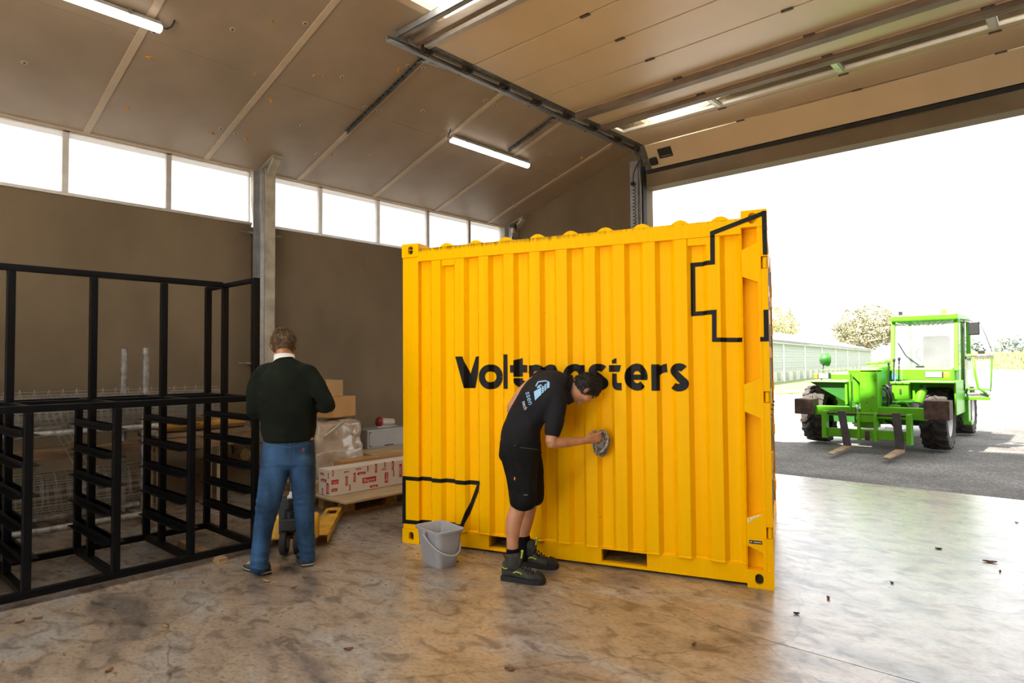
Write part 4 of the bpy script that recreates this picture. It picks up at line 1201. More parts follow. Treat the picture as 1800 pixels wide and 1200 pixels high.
# wrapped stack on its own pallet
pallet(-7.45, 3.98, 0.80, 0.86, 'wooden pallet under the film-wrapped stack of cartons')
m_film = M_('cloudy_stretch_film', (0.40, 0.28, 0.175), 0.28, var=0.30, scale=7, bump=0.6, bscale=22, col2=(0.55, 0.47, 0.38), coat=0.7)
def lumpy(b, x0, x1, y0, y1, z0, z1, n, amp, seed, taper=0.0):
    """closed box surface pushed about by noise"""
    import itertools
    g = {}
    def vid(i, j, k):
        key = (i, j, k)
        if key not in g:
            s, t_, u = i / n, j / n, k / n
            cx, cy = s - .5, t_ - .5
            # rounded corners
            r = 0.5 / max(abs(cx), abs(cy), 1e-6); rad = sqrt(cx * cx + cy * cy)
            m_ = 1 - 0.16 * (max(abs(cx), abs(cy)) * 2) * min(abs(cx), abs(cy)) * 2
            sc_ = (1 - taper * u)
            p = Vector((x0 + (x1 - x0) * (0.5 + cx * m_ * sc_), y0 + (y1 - y0) * (0.5 + cy * m_ * sc_), z0 + (z1 - z0) * u))
            q = noise.noise_vector(p * 4.0 + Vector((seed, 0, 0))) * amp + noise.noise_vector(p * 13 + Vector((0, seed, 0))) * amp * 0.45
            if k == 0: q.z = 0
            p = p + q; q = Vector(); p.z = max(p.z, z0)
            g[key] = len(b.v); b.v.append(tuple(p + q))
        return g[key]
    for i in range(n):
        for j in range(n):
            for k in (0, n): 
                f = (vid(i, j, k), vid(i + 1, j, k), vid(i + 1, j + 1, k), vid(i, j + 1, k)); b.f.append(f if k else f[::-1])
                f = (vid(k, i, j), vid(k, i + 1, j), vid(k, i + 1, j + 1), vid(k, i, j + 1)); b.f.append(f if k else f[::-1])
                f = (vid(i, k, j), vid(i + 1, k, j), vid(i + 1, k, j + 1), vid(i, k, j + 1)); b.f.append(f[::-1] if k else f)
    return b
wb = thing('wrapped_stack', 'stack of goods wrapped in crumpled cloudy plastic film', 'bundle', (-7.05, 4.40, 0.144))
lumpy(MB(), -7.40, -6.68, 4.0, 4.78, 0.147, 0.50, 18, 0.030, 3).build('lower_wrap', m_film, wb, smooth=True, world=True)
lumpy(MB(), -7.40, -6.70, 4.02, 4.80, 0.47, 0.835, 20, 0.042, 9, 0.10).build('upper_wrap', m_film, wb, smooth=True, world=True)
lb_ = MB().bar((-6.675, 4.13, 0.69), (-6.72, 4.42, 0.845), 0.012, 0.07, up=(0.8, -0.3, 0.6)).build('address_label', M_('paper_label', (0.62, 0.56, 0.42), 0.7), wb, world=True)
carton('carton', 'orange-brown carton on top of the film-wrapped stack', -7.40, -7.0, 4.38, 4.78, 0.885, 1.14, m_card2, rot=0.25)
carton('carton', 'small upright carton with an open flap, topmost on the wrapped stack', -7.36, -7.04, 4.36, 4.62, 1.142, 1.345, m_card, rot=0.1, flap=True)
carton('carton', 'flat brown carton lying at the left end of the plywood board', -6.54, -6.24, 3.74, 4.00, 0.167, 0.262, m_card, rot=0.06)
carton('carton', 'long narrow brown carton behind the red and white printed one', -6.36, -6.20, 4.06, 5.04, 0.167, 0.465, m_card2)
# second pallet with cartons, boards and the grey cabinet
pallet(-7.70, 4.95, 1.0, 1.22, 'wooden pallet under the grey metal cabinet by the wall')
carton('carton', 'brown carton under the pale boards below the grey cabinet', -7.30, -6.80, 4.98, 5.32, 0.146, 0.355, m_card, rot=0.0)
carton('carton', 'wide tan carton under the right end of the pale boards', -7.25, -6.80, 5.36, 5.95, 0.146, 0.352, M_('tan_carton', (0.50, 0.31, 0.15), 0.8), rot=0.0)
for k in range(2):
    tag(MB().box(-7.35 + 0.05 * k, -6.72 + 0.02 * k, 4.84 + 0.03 * k, 6.15, 0.358 + 0.024 * k, 0.380 + 0.024 * k).build('loose_board', m_plyw, bevel=0.003),
        ['pale loose board lying on the cartons, lower of the pair', 'pale loose board under the grey cabinet, upper of the pair'][k], 'board')
gc = thing('metal_cabinet', 'low grey metal cabinet lying on pale boards against the wall', 'cabinet', (-7.5, 5.45, 0.405))
m_grey = M_('grey_enamel', (0.30, 0.285, 0.255), 0.45, var=0.06)
MB().box(-7.66, -7.22, 5.12, 5.80, 0.405, 0.655).build('cabinet_body', m_grey, gc, world=True, bevel=0.006)
MB().box(-7.218, -7.212, 5.15, 5.77, 0.425, 0.635).build('cabinet_door', m_grey, gc, world=True, bevel=0.003)
for (y, z) in ((5.17, 0.62), (5.75, 0.62), (5.17, 0.44), (5.75, 0.44)): MB().cyl((-7.214, y, z), (-7.206, y, z), 0.010, 8).build('corner_screw', m_hinge, gc, world=True)
MB().box(-7.212, -7.209, 5.40, 5.55, 0.425, 0.440).build('slot', m_black, gc, world=True)
hn = thing('siren_lamp', 'small white device with a red dome lying on the grey cabinet', 'device', (-7.45, 5.58, 0.655))
MB().cyl((-7.45, 5.50, 0.722), (-7.44, 5.72, 0.715), 0.062, 16, r2=0.050).build('device_body', M_('dirty_white_plastic', (0.50, 0.42, 0.34), 0.5), hn, world=True, auto=40, bevel=0.008)
MB().lathe([(0.066, 0.0), (0.070, 0.02), (0.055, 0.05), (0.0, 0.065)], 18, frame((-7.445, 5.50, 0.728), (1, 0, 0), (0, 0.25, 0.97), (0, -0.97, 0.25))).build('red_dome', M_('red_lens', (0.26, 0.012, 0.012), 0.25), hn, world=True, smooth=True)
MB().box(-7.5, -7.40, 5.42, 5.74, 0.655, 0.672).build('device_base', M_('dirty_white_plastic', (0.5, 0.42, 0.34)), hn, world=True, bevel=0.005)
carton('carton', 'dark brown carton right of the grey cabinet by the container', -7.6, -7.25, 5.86, 6.14, 0.405, 0.63, M_('dark_carton', (0.16, 0.095, 0.05), 0.8))
wr = MB().cyl((-6.66, 3.80, 0.278), (-6.26, 3.97, 0.278), 0.014, 8)
tag(wr.build('metal_rod', m_galv, auto=40), 'thin galvanised rod sticking out over the flat carton', 'rod')

# ================================================================== pallet jack
m_jy = M_('worn_yellow_paint', (0.66, 0.34, 0.018), 0.5, var=0.2, scale=7)
m_jr = M_('red_brown_paint', (0.30, 0.05, 0.02), 0.5)
JD = atan2(0.64, -0.77)
pj = thing('pallet_jack', 'yellow hand pallet jack parked behind the standing man', 'pallet jack', (-4.99, 2.81, 0), JD)
# local x = along the forks, y = across
for s in (-1, 1):
    yy = 0.19 * s
    fk = MB()
    pts = [(0.02, 0.078), (0.08, 0.075), (0.98, 0.065), (1.13, 0.03), (1.12, 0.075), (0.98, 0.105), (0.05, 0.112), (0.02, 0.11)]
    M0 = frame((0, yy + 0.078, 0), (1, 0, 0), (0, 0, 1), (0, -1, 0))
    b = MB()
    # hollow-topped fork: two side plates and a top with a window
    b.box(0.02, 1.05, yy - 0.078, yy - 0.072, 0.045, 0.11); b.box(0.02, 1.05, yy + 0.072, yy + 0.078, 0.045, 0.11)
    b.box(0.02, 0.80, yy - 0.078, yy + 0.078, 0.104, 0.110); b.box(0.80, 0.95, yy - 0.078, yy - 0.045, 0.104, 0.110); b.box(0.80, 0.95, yy + 0.045, yy + 0.078, 0.104, 0.110)
    b.box(0.95, 1.05, yy - 0.078, yy + 0.078, 0.104, 0.110)
    f_ = b.build('fork', m_jy, pj, bevel=0.003)
    MB().box(1.05, 1.14, yy - 0.06, yy + 0.06, 0.045, 0.10).build('fork_tip', m_jy, f_, bevel=0.02)
    MB().cyl((0.90, yy - 0.04, 0.04), (0.90, yy + 0.04, 0.04), 0.038, 14).build('load_roller', m_rubber, f_, auto=40)
    MB().box(0.14, 0.20, yy - 0.09, yy - 0.078, 0.09, 0.135).build('link_bracket', m_jy, f_, bevel=0.004)
b = MB().box(-0.06, 0.04, -0.20, 0.20, 0.10, 0.30); b.build('battery_head', m_jy, pj, bevel=0.02)
MB().box(-0.10, 0.0, -0.11, 0.11, 0.14, 0.45).build('pump_body', m_black, pj, bevel=0.02)
MB().cyl((-0.05, 0, 0.42), (-0.05, 0, 0.53), 0.032, 14).build('pump_cylinder', m_galv, pj, auto=40)
for s in (-1, 1):
    w = MB().cyl((-0.13, s * 0.055 - 0.028, 0.10), (-0.13, s * 0.055 + 0.028, 0.10), 0.10, 24).build('steer_wheel', m_rubber, pj, auto=40, bevel=0.012)
    MB().cyl((-0.13, s * 0.055 - 0.03, 0.10), (-0.13, s * 0.055 + 0.03, 0.10), 0.05, 16).build('wheel_hub', m_galv, w, auto=40)
MB().cyl((-0.12, 0, 0.20), (-0.14, 0, 0.36), 0.05, 14).build('pump_foot', m_black, pj, auto=40)
MB().box(-0.19, -0.08, -0.075, 0.075, 0.20, 0.30).build('axle_yoke', m_black, pj, bevel=0.012)
MB().tube([(-0.14, 0.0, 0.34), (-0.12, 0.0, 0.50), (-0.03, 0, 0.95), (-0.01, 0, 1.05)], 0.024, 10).build('tiller', m_black, pj, smooth=True)
MB().tube([(-0.01, -0.0, 1.05), (0.0, -0.10, 1.09), (0.02, -0.10, 1.20), (0.02, 0.10, 1.20), (0.0, 0.10, 1.09), (-0.01, 0, 1.05)], 0.014, 8).build('tiller_grip', m_black, pj, smooth=True)
kn = MB().lathe([(0.0, 0.05), (0.012, 0.05), (0.016, 0.04), (0.014, 0.03), (0.030, 0.018), (0.032, 0.0), (0.0, 0.0)], 14, T(-0.15, -0.0, 0.46))
kn.build('release_knob', M_('pale_metal_knob', (0.62, 0.58, 0.52), 0.4), pj, smooth=True)

# ================================================================== bucket
m_bk = M_('grey_bucket_plastic', (0.36, 0.355, 0.365), 0.42, var=0.05)
bu = thing('bucket', 'grey rectangular plastic mop bucket standing by the container', 'bucket', (-3.79, 3.355, 0), radians(-10))
def rrect(hx, hy, r, z, n=5):
    out = []
    for (sx, sy, a0) in ((1, 1, 0), (-1, 1, 90), (-1, -1, 180), (1, -1, 270)):
        for i in range(n + 1):
            a = radians(a0 + 90 * i / n); out.append(Vector((sx * (hx - r) + r * cos(a), sy * (hy - r) + r * sin(a), z)))
    return out
outr = [rrect(0.128, 0.085, 0.04, 0.0), rrect(0.134, 0.09, 0.045, 0.012), rrect(0.165, 0.118, 0.05, 0.262), rrect(0.180, 0.132, 0.055, 0.266), rrect(0.182, 0.134, 0.055, 0.282), rrect(0.174, 0.126, 0.05, 0.285),
        rrect(0.161, 0.113, 0.048, 0.275), rrect(0.13, 0.087, 0.043, 0.018)]
bb = MB().loft(outr); bb.build('bucket_body', m_bk, bu, auto=50)
MB().box(-0.02, 0.02, -0.02, 0.02, 0.0165, 0.021).build('drain_boss', m_bk, bu)
MB().add([(-0.12, -0.08, 0.10), (0.12, -0.08, 0.10), (0.12, 0.08, 0.10), (-0.12, 0.08, 0.10)], [(0, 1, 2, 3)]).build('water', M_('dirty_water', (0.10, 0.09, 0.08), 0.08), bu)
hp = []
for i in range(25):
    a = pi * i / 24
    # hoop pivoted on both long sides, folded down past the right end
    hp.append((0.0 + 0.235 * sin(a) * 0.86, -0.142 * cos(a), 0.245 - 0.235 * sin(a) * 0.60))
MB().tube(hp, 0.008, 8).build('handle', m_bk, bu, smooth=True)
for s in (-1, 1):
    MB().box(-0.018, 0.018, s * 0.132 - 0.012, s * 0.132 + 0.012, 0.225, 0.268).build('handle_lug', m_bk, bu, bevel=0.005)
sp_ = MB().lathe([(0.0, 0.0), (0.03, 0.0), (0.034, 0.01)], 10, T(0.15, 0.1, 0.27)); 
# ================================================================== people
from mathutils.bvhtree import BVHTree
m_skin = M_('skin', (0.56, 0.265, 0.145), 0.5, var=0.10, scale=14)
m_skin.node_tree.nodes['Principled BSDF'].inputs['Subsurface Weight'].default_value = 0.08
m_hair1 = M_('light_brown_hair', (0.16, 0.085, 0.036), 0.6, var=0.4, scale=38, bump=0.6, bscale=90, stretch=(1, 1, 0.4))
m_hair2 = M_('dark_brown_hair', (0.014, 0.008, 0.006), 0.5, var=0.3, scale=38, bump=0.6, bscale=90)
m_sweater = M_('dark_green_knit', (0.0075, 0.0105, 0.0065), 0.9, var=0.25, scale=5, bump=0.35, bscale=220, spec=0.15)
m_polo = M_('navy_black_polo', (0.0125, 0.0115, 0.0145), 0.85, var=0.2, scale=6, bump=0.25, bscale=160, spec=0.2)
m_shorts = M_('black_work_shorts', (0.0065, 0.0065, 0.007), 0.85, var=0.25, scale=8, bump=0.3, bscale=120, spec=0.2)
m_collar = M_('white_collar', (0.75, 0.73, 0.72), 0.7, var=0.03)
m_eye = M_('eye', (0.03, 0.02, 0.015), 0.15)
def m_denim():
    mt = M_('blue_denim', (0.032, 0.080, 0.170), 0.85, var=0.3, scale=7, bump=0.35, bscale=200, spec=0.2, stretch=(1, 1, 0.5))
    return mt
m_jean = m_denim()

def ring(c, t, s, rx, ry, n=20, pw=2.0):
    """ellipse about c, normal t, first axis s"""
    t = t.normalized(); x = (s - t * s.dot(t))
    x = x.normalized() if x.length > 1e-5 else t.orthogonal().normalized()
    y = t.cross(x)
    out = []
    for i in range(n):
        a = 2 * pi * i / n
        ca, sa = cos(a), sin(a)
        if pw != 2.0:
            ca = math.copysign(abs(ca) ** (2 / pw), ca); sa = math.copysign(abs(sa) ** (2 / pw), sa)
        out.append(c + x * (rx * ca) + y * (ry * sa))
    return out
def spline(pts, sub=4):
    """Catmull-Rom through tuples (Vector, rx, ry, side)"""
    out = []; n = len(pts)
    for i in range(n - 1):
        p0, p1, p2, p3 = pts[max(0, i - 1)], pts[i], pts[i + 1], pts[min(n - 1, i + 2)]
        for k in range(sub):
            t = k / sub
            w = (-.5 * t + t * t - .5 * t ** 3, 1 - 2.5 * t * t + 1.5 * t ** 3, .5 * t + 2 * t * t - 1.5 * t ** 3, -.5 * t * t + .5 * t ** 3)
            c = sum((q[0] * ww for q, ww in zip((p0, p1, p2, p3), w)), Vector())
            rx = p1[1] * (1 - t) + p2[1] * t; ry = p1[2] * (1 - t) + p2[2] * t
            out.append((c, rx, ry, p1[3] * (1 - t) + p2[3] * t))
    out.append(pts[-1])
    return out
def limb(b, pts, n=20, cap=True, sub=4, pw=2.0):
    """closed lofted limb; pts: (point, rx, ry, side)"""
    P = spline(pts, sub)
    rings = []; k = len(P)
    for i, (c, rx, ry, s) in enumerate(P):
        t = P[min(k - 1, i + 1)][0] - P[max(0, i - 1)][0]
        rings.append((c, t.normalized(), s, rx, ry))
    out = []
    c, t, s, rx, ry = rings[0]
    if cap:
        for f in (0.35, 0.75, 0.95): out.append(ring(c - t * (min(rx, ry) * 0.6 * sqrt(1 - f * f)), t, s, rx * f, ry * f, n, pw))
    for (c, t, s, rx, ry) in rings: out.append(ring(c, t, s, rx, ry, n, pw))
    c, t, s, rx, ry = rings[-1]
    if cap:
        for f in (0.95, 0.75, 0.35): out.append(ring(c + t * (min(rx, ry) * 0.6 * sqrt(1 - f * f)), t, s, rx * f, ry * f, n, pw))
    b.loft(out)
def ellipsoid(b, M, rx, ry, rz, n=20, m_=14, fn=None):
    rings = []
    for j in range(m_ + 1):
        th = pi * (j + 0.02) / (m_ + 0.04)
        r_ = []
        for i in range(n):
            a = 2 * pi * i / n
            v = Vector((sin(th) * cos(a), sin(th) * sin(a), cos(th)))
            v = fn(v) if fn else v
            r_.append(M @ Vector((v.x * rx, v.y * ry, v.z * rz)))
        rings.append(r_[::-1])
    b.loft(rings)
def fuse(name, b, mat, parent, voxel, smooth=6, world=True, wrinkle=None):
    """weld all shapes of b into one continuous surface"""
    me = b.mesh('tmp', mat)
    o = bpy.data.objects.new('tmp', me); COL.objects.link(o)
    r = o.modifiers.new('r', 'REMESH'); r.mode = 'VOXEL'; r.voxel_size = voxel; r.use_smooth_shade = True
    s = o.modifiers.new('s', 'SMOOTH'); s.iterations = smooth; s.factor = 0.5
    dg = bpy.context.evaluated_depsgraph_get()
    out = bpy.data.meshes.new_from_object(o.evaluated_get(dg)); out.name = name
    bpy.data.objects.remove(o, do_unlink=True); bpy.data.meshes.remove(me)
    if wrinkle:
        nrm = [v.normal.copy() for v in out.vertices]
        for v, nn in zip(out.vertices, nrm): v.co += nn * wrinkle(v.co)
    out.polygons.foreach_set('use_smooth', [True] * len(out.polygons))
    out.materials.clear(); out.materials.append(mat)
    q = bpy.data.objects.new(name, out); COL.objects.link(q)
    if parent is not None:
        q.parent = parent
        if world: q.matrix_parent_inverse = basemat(parent).inverted()
    return q
def ground(px, py, z=0.0):
    d = _F + _R * ((px - 900) / F_PX) + _U * ((600 - py) / F_PX)
    return CAM + d * ((z - CAM_H) / d.z)

def head(b, M, w=0.076, d=0.097, h=0.118):
    """head with brow, nose, mouth and jaw: X right, Y facing, Z crown"""
    def fn(v):
        x, y, z = v
        if z < 0:
            k = 1 + 0.30 * z                      # jaw narrows
            x *= k
            if y < 0: y *= 1 + 0.25 * z           # nape
            else: y *= 1 + 0.04 * z
        if y > 0.6: y = 0.6 + (y - 0.6) * 0.62    # flatter face
        return Vector((x, y, z))
    ellipsoid(b, M, w, d, h, 28, 20, fn)
    ellipsoid(b, M @ T(0, d * 0.86, 0.030), 0.046, 0.018, 0.012, 12, 8)                    # brow
    limb(b, [(M @ Vector((0, d * 0.84, 0.018)), 0.009, 0.008, M.to_3x3() @ Vector((1, 0, 0))), (M @ Vector((0, d * 1.02, -0.022)), 0.014, 0.011, M.to_3x3() @ Vector((1, 0, 0)))], 10)
    ellipsoid(b, M @ T(0, d * 0.98, -0.027), 0.017, 0.011, 0.009, 10, 8)                   # nose wings
    ellipsoid(b, M @ T(0, d * 0.80, -0.052), 0.023, 0.008, 0.006, 12, 8)                   # upper lip
    ellipsoid(b, M @ T(0, d * 0.785, -0.062), 0.020, 0.008, 0.005, 12, 8)                   # lower lip
    ellipsoid(b, M @ T(0, d * 0.66, -0.092), 0.028, 0.022, 0.020, 12, 8)                   # chin
    for s in (-1, 1):
        ellipsoid(b, M @ T(s * (w + 0.004), -0.008, -0.008) @ rotM(s * 0.35, 'Z'), 0.007, 0.020, 0.032, 12, 10)   # ears
        ellipsoid(b, M @ T(s * w * 0.72, d * 0.45, -0.03), 0.022, 0.035, 0.03, 10, 8)      # cheeks
def hair_cap(M, w, d, h, front, low, thick, seed):
    """hair shell: covers the skull above the hairline"""
    b = MB(); rings = []
    n, m_ = 40, 26
    for j in range(m_ + 1):
        r_ = []
        for i in range(n):
            a = 2 * pi * i / n                      # a=pi/2 is the face
            fa = max(0.0, sin(a)) ** 0.7
            lim = low + (front - low) * fa            # lowest polar angle of the hairline
            th = lim * j / m_
            v = Vector((sin(th) * cos(a), sin(th) * sin(a), cos(th)))
            k = 1.0 + thick * (1 - 0.75 * (j / m_) ** 4)
            x, y, z = v
            if z < 0: x *= 1 + 0.20 * z; y *= (1 + 0.22 * z) if y < 0 else 1
            if y > 0.6: y = 0.6 + (y - 0.6) * 0.8
            p = Vector((x * w * k, y * d * k, z * h * k))
            p += noise.noise_vector(p * 55 + Vector((seed, 0, 0))) * 0.0065 + noise.noise_vector(p * 140 + Vector((0, seed, 0))) * 0.0035
            r_.append(M @ p)
        rings.append(r_)
    b.loft(rings, caps=False)
    # inner lip so the shell has thickness
    last = rings[-1]; c = M.translation
    b.loft([last, [c + (p - c) * 0.93 for p in last]], caps=False)
    return b
def tufts(cap, M, n, L, w, seed, mat):
    """short locks of hair lying over the cap"""
    rr = random.Random(seed); c = M.translation; zz = M.to_3x3() @ Vector((0, 0, 1)); yy = M.to_3x3() @ Vector((0, 1, 0))
    vs = cap.data.vertices; nv = len(vs)
    b = MB()
    for k in range(n):
        p = vs[rr.randrange(int(nv * 0.86))].co.copy()
        nrm = (p - c).normalized()
        crown = c + zz * 0.10 - yy * 0.035
        flow = (p - crown); flow = flow - nrm * flow.dot(nrm)
        flow = flow.normalized() if flow.length > 1e-4 else yy
        flow = (flow + Vector((rr.gauss(0, .35), rr.gauss(0, .35), rr.gauss(0, .35)))).normalized()
        l = L * rr.uniform(.6, 1.2)
        p0 = p - nrm * 0.004; p1 = p + flow * l * .5 + nrm * (0.010 * rr.uniform(.5, 1.3)); p2 = p + flow * l + nrm * (0.005 * rr.uniform(-.3, 1.8))
        b.tube([p0, p1, p2], [w, w * .85, w * .15], 4)
    tag(b.build('hair_locks', mat, cap, smooth=True), kind='stuff')
def finger(b, pts, r0, r1, s):
    n = len(pts); limb(b, [(Vector(p), r0 + (r1 - r0) * i / (n - 1), r0 + (r1 - r0) * i / (n - 1), s) for i, p in enumerate(pts)], 10, sub=3)
def hand(b, W, fwd, palm_n, thumb_dir, curl, s=1.0):
    """W wrist, fwd along the fingers, palm_n out of the palm, thumb_dir to the thumb side"""
    fwd = fwd.normalized(); palm_n = (palm_n - fwd * palm_n.dot(fwd)).normalized(); td = (thumb_dir - fwd * thumb_dir.dot(fwd)).normalized()
    limb(b, [(W - fwd * 0.01, 0.030 * s, 0.022 * s, td), (W + fwd * 0.04 * s, 0.039 * s, 0.017 * s, td), (W + fwd * 0.088 * s, 0.041 * s, 0.014 * s, td)], 16)
    for k, (off, L) in enumerate(((0.031, 0.072), (0.011, 0.080), (-0.010, 0.075), (-0.030, 0.060))):
        p = W + fwd * 0.080 * s + td * off * s
        pts = [p]; a = curl * 0.35
        d = fwd
        for seg in (0.45, 0.32, 0.27):
            d = (fwd * cos(a) + palm_n * sin(a)).normalized()
            pts.append(pts[-1] + d * (L * seg + 0.006) * s); a += curl
        finger(b, pts, 0.0098 * s, 0.0078 * s, td)
    p = W + fwd * 0.022 * s + td * 0.026 * s
    finger(b, [p, p + (td * 0.7 + fwd * 0.5 + palm_n * 0.25) * 0.034 * s, p + (td * 0.75 + fwd * 1.05 + palm_n * 0.55) * 0.048 * s, p + (td * 0.6 + fwd * 1.5 + palm_n * 0.9) * 0.056 * s], 0.0118 * s, 0.009 * s, palm_n)

def shoe(prefix, parent, heel, toe, L, hw, upper, sole_m, H, collar_h, sole_h, welt=None):
    """shoe from heel to toe point on the ground; returns the local frame"""
    f = (toe - heel); f.z = 0; f.normalize()
    s = f.cross(Vector((0, 0, 1)))
    o = Vector((heel.x, heel.y, 0.0))
    M = frame(o, f, -s, (0, 0, 1))
    sec = [(0.0, .62, .90), (0.03, .78, 1.0), (0.10, .80, 1.0), (0.30, .80, .93), (0.45, .86, .74), (0.62, 1.0, .56), (0.78, 1.0, .46), (0.92, .80, .38), (1.0, .45, .24)]
    def outline(k, grow=0.0):
        out = []
        for (t, w, h) in sec: out.append((t * L + (grow if t > .9 else -grow if t < .05 else 0), w * hw + grow))
        return out
    b = MB(); rings = []
    for (t, w, h) in sec:
        r_ = []
        hh = max(0.02, h * H)
        for i in range(17):
            a = pi * i / 16
            x_ = cos(a); z_ = sin(a)
            r_.append(M @ Vector((t * L, math.copysign(abs(x_) ** 0.55, x_) * w * hw * (1 - 0.30 * (z_ ** 3) * (h > .6)), sole_h * 0.8 + (hh - sole_h * .8) * z_ ** 0.8)))
        rings.append(r_)
    b.loft(rings)
    up = b.build(prefix, upper, parent, smooth=True, world=True)
    sm = up.modifiers.new('sub', 'SUBSURF'); sm.levels = 1; sm.render_levels = 1
    ol = outline(0, 0.004); poly = [(x, y) for x, y in ol] + [(x, -y) for x, y in ol[::-1]]
    MB().prism(poly, sole_h, M).build('sole', sole_m, up, bevel=0.004)
    if welt:
        ol = outline(0, 0.0055); poly = [(x, y) for x, y in ol] + [(x, -y) for x, y in ol[::-1]]
        MB().prism(poly, 0.008, M @ T(0, 0, sole_h * 0.55)).build('welt', welt, up)
    return up, M

# ------------------------------------------------------------------ the standing man, seen from behind
A = at(505, 700, 4.84); dA = Vector((A.x - CAM.x, A.y - CAM.y, 0)).normalized(); sA = dA.cross(Vector((0, 0, 1))).normalized()
UPV = Vector((0, 0, 1))
pa = thing('person', 'standing man in a dark green sweater and blue jeans, seen from behind', 'person', (-4.52, 2.45, 0))
def q(px, py, dep, rx, ry, s=None): return (at(px, py, dep), rx, ry, s if s is not None else sA)
b = MB()
MhA = frame(at(498, 606, 4.90), sA, (dA * 0.90 - UPV * 0.42).normalized(), (dA * 0.42 + UPV * 0.90).normalized())
head(b, MhA)
limb(b, [q(501, 645, 4.86, .075, .065), q(500, 630, 4.87, .058, .058), q(499, 612, 4.89, .055, .06)])
limb(b, [q(508, 800, 4.86, .15, .11), q(508, 760, 4.86, .15, .10), q(506, 700, 4.85, .16, .105), q(504, 660, 4.84, .15, .09), q(502, 642, 4.85, .08, .06)])
for (sh, el, wr) in (((546, 662, 4.83), (575, 712, 4.80), (557, 708, 5.02)), ((456, 664, 4.83), (449, 724, 4.77), (476, 712, 5.00))):
    limb(b, [q(*sh, .050, .050), q((sh[0] + el[0]) / 2, (sh[1] + el[1]) / 2, (sh[2] + el[2]) / 2, .044, .044), q(*el, .038, .038)])
    limb(b, [q(*el, .038, .038), q((el[0] + wr[0]) / 2, (el[1] + wr[1]) / 2, (el[2] + wr[2]) / 2, .038, .036), q(*wr, .027, .022)])
wrR, wrL = at(557, 708, 5.02), at(476, 712, 5.00)
hand(b, wrR, dA * 0.8 - sA * 0.6, -UPV * 0.3 - sA * 0.7, UPV - sA * 0.1, 0.55)
hand(b, wrL, dA * 0.8 + sA * 0.5, -UPV * 0.3 + sA * 0.7, UPV, 0.55)
LEG_L = [(486, 790, 4.85), (473, 880, 4.78), (457, 985, 4.72)]
LEG_R = [(532, 790, 4.88), (534, 885, 4.94), (539, 980, 4.98)]
for lg in (LEG_L, LEG_R):
    limb(b, [q(*lg[0], .075, .08), q(*lg[1], .055, .055), q(*lg[2], .04, .04)])
    limb(b, [q(lg[2][0], lg[2][1] - 5, lg[2][2], .04, .04), q(lg[2][0] - 4, lg[2][1] + 12, lg[2][2] + 0.05, .03, .03)])
body = fuse('body', b, m_skin, pa, 0.006, 4)
hA = hair_cap(MhA, .078, .100, .120, 1.05, 2.12, 0.06, 3).build('hair', m_hair1, pa, smooth=True, world=True)
tufts(hA, MhA, 1700, 0.024, 0.0030, 5, m_hair1)
for s in (-1, 1):
    e_ = MB(); ellipsoid(e_, MhA @ T(s * .031, .078, .012), .010, .008, .008, 10, 8); e_.build('eye', m_eye, pa, smooth=True, world=True)
# shirt collar
b = MB()
rg = []
for (px, py, dep, rx, ry) in ((500, 635, 4.86, .072, .070), (500, 630, 4.865, .068, .068), (499.5, 624, 4.872, .066, .067), (499.5, 624, 4.872, .060, .061), (500, 634, 4.86, .062, .06)):
    rg.append(ring(at(px, py, dep), (UPV + dA * 0.25), sA, rx * 1.12, ry, 28))
b.loft(rg, caps=False); b.build('shirt_collar', m_collar, pa, smooth=True, world=True)
# sweater
def sw_wr(p):
    n1 = noise.noise(Vector((p.x * 5, p.y * 5, p.z * 13))) * 0.006 + noise.noise(p * 22) * 0.0022
    return n1
b = MB()
limb(b, [q(508, 768, 4.86, .186, .130), q(508, 752, 4.86, .200, .140), q(507, 722, 4.85, .204, .138), q(505, 690, 4.84, .206, .135), q(504, 664, 4.84, .196, .120), q(502.5, 648, 4.845, .150, .098), q(500.5, 637, 4.855, .082, .078)], 28, pw=2.4)
limb(b, [q(512, 652, 4.84, .08, .07), q(536, 655, 4.835, .075, .068), q(549, 664, 4.83, .066, .066), q(564, 690, 4.81, .062, .060), q(576, 712, 4.80, .057, .055)])
limb(b, [q(576, 712, 4.80, .057, .055), q(569, 714, 4.90, .054, .052), q(560, 709, 5.0, .042, .038)])
limb(b, [q(490, 652, 4.84, .08, .07), q(466, 656, 4.835, .075, .068), q(454, 668, 4.83, .066, .066), q(449, 698, 4.80, .063, .060), q(448, 725, 4.77, .059, .056)])
limb(b, [q(448, 725, 4.77, .059, .056), q(459, 724, 4.88, .055, .052), q(474, 713, 4.99, .042, .038)])
sw = fuse('sweater', b, m_sweater, pa, 0.010, 4, wrinkle=sw_wr)
b = MB()
limb(b, [q(508, 771, 4.86, .183, .128), q(508, 762, 4.86, .187, .132)], 28, cap=False, pw=2.4)
b.build('hem_band', m_sweater, sw, smooth=True)
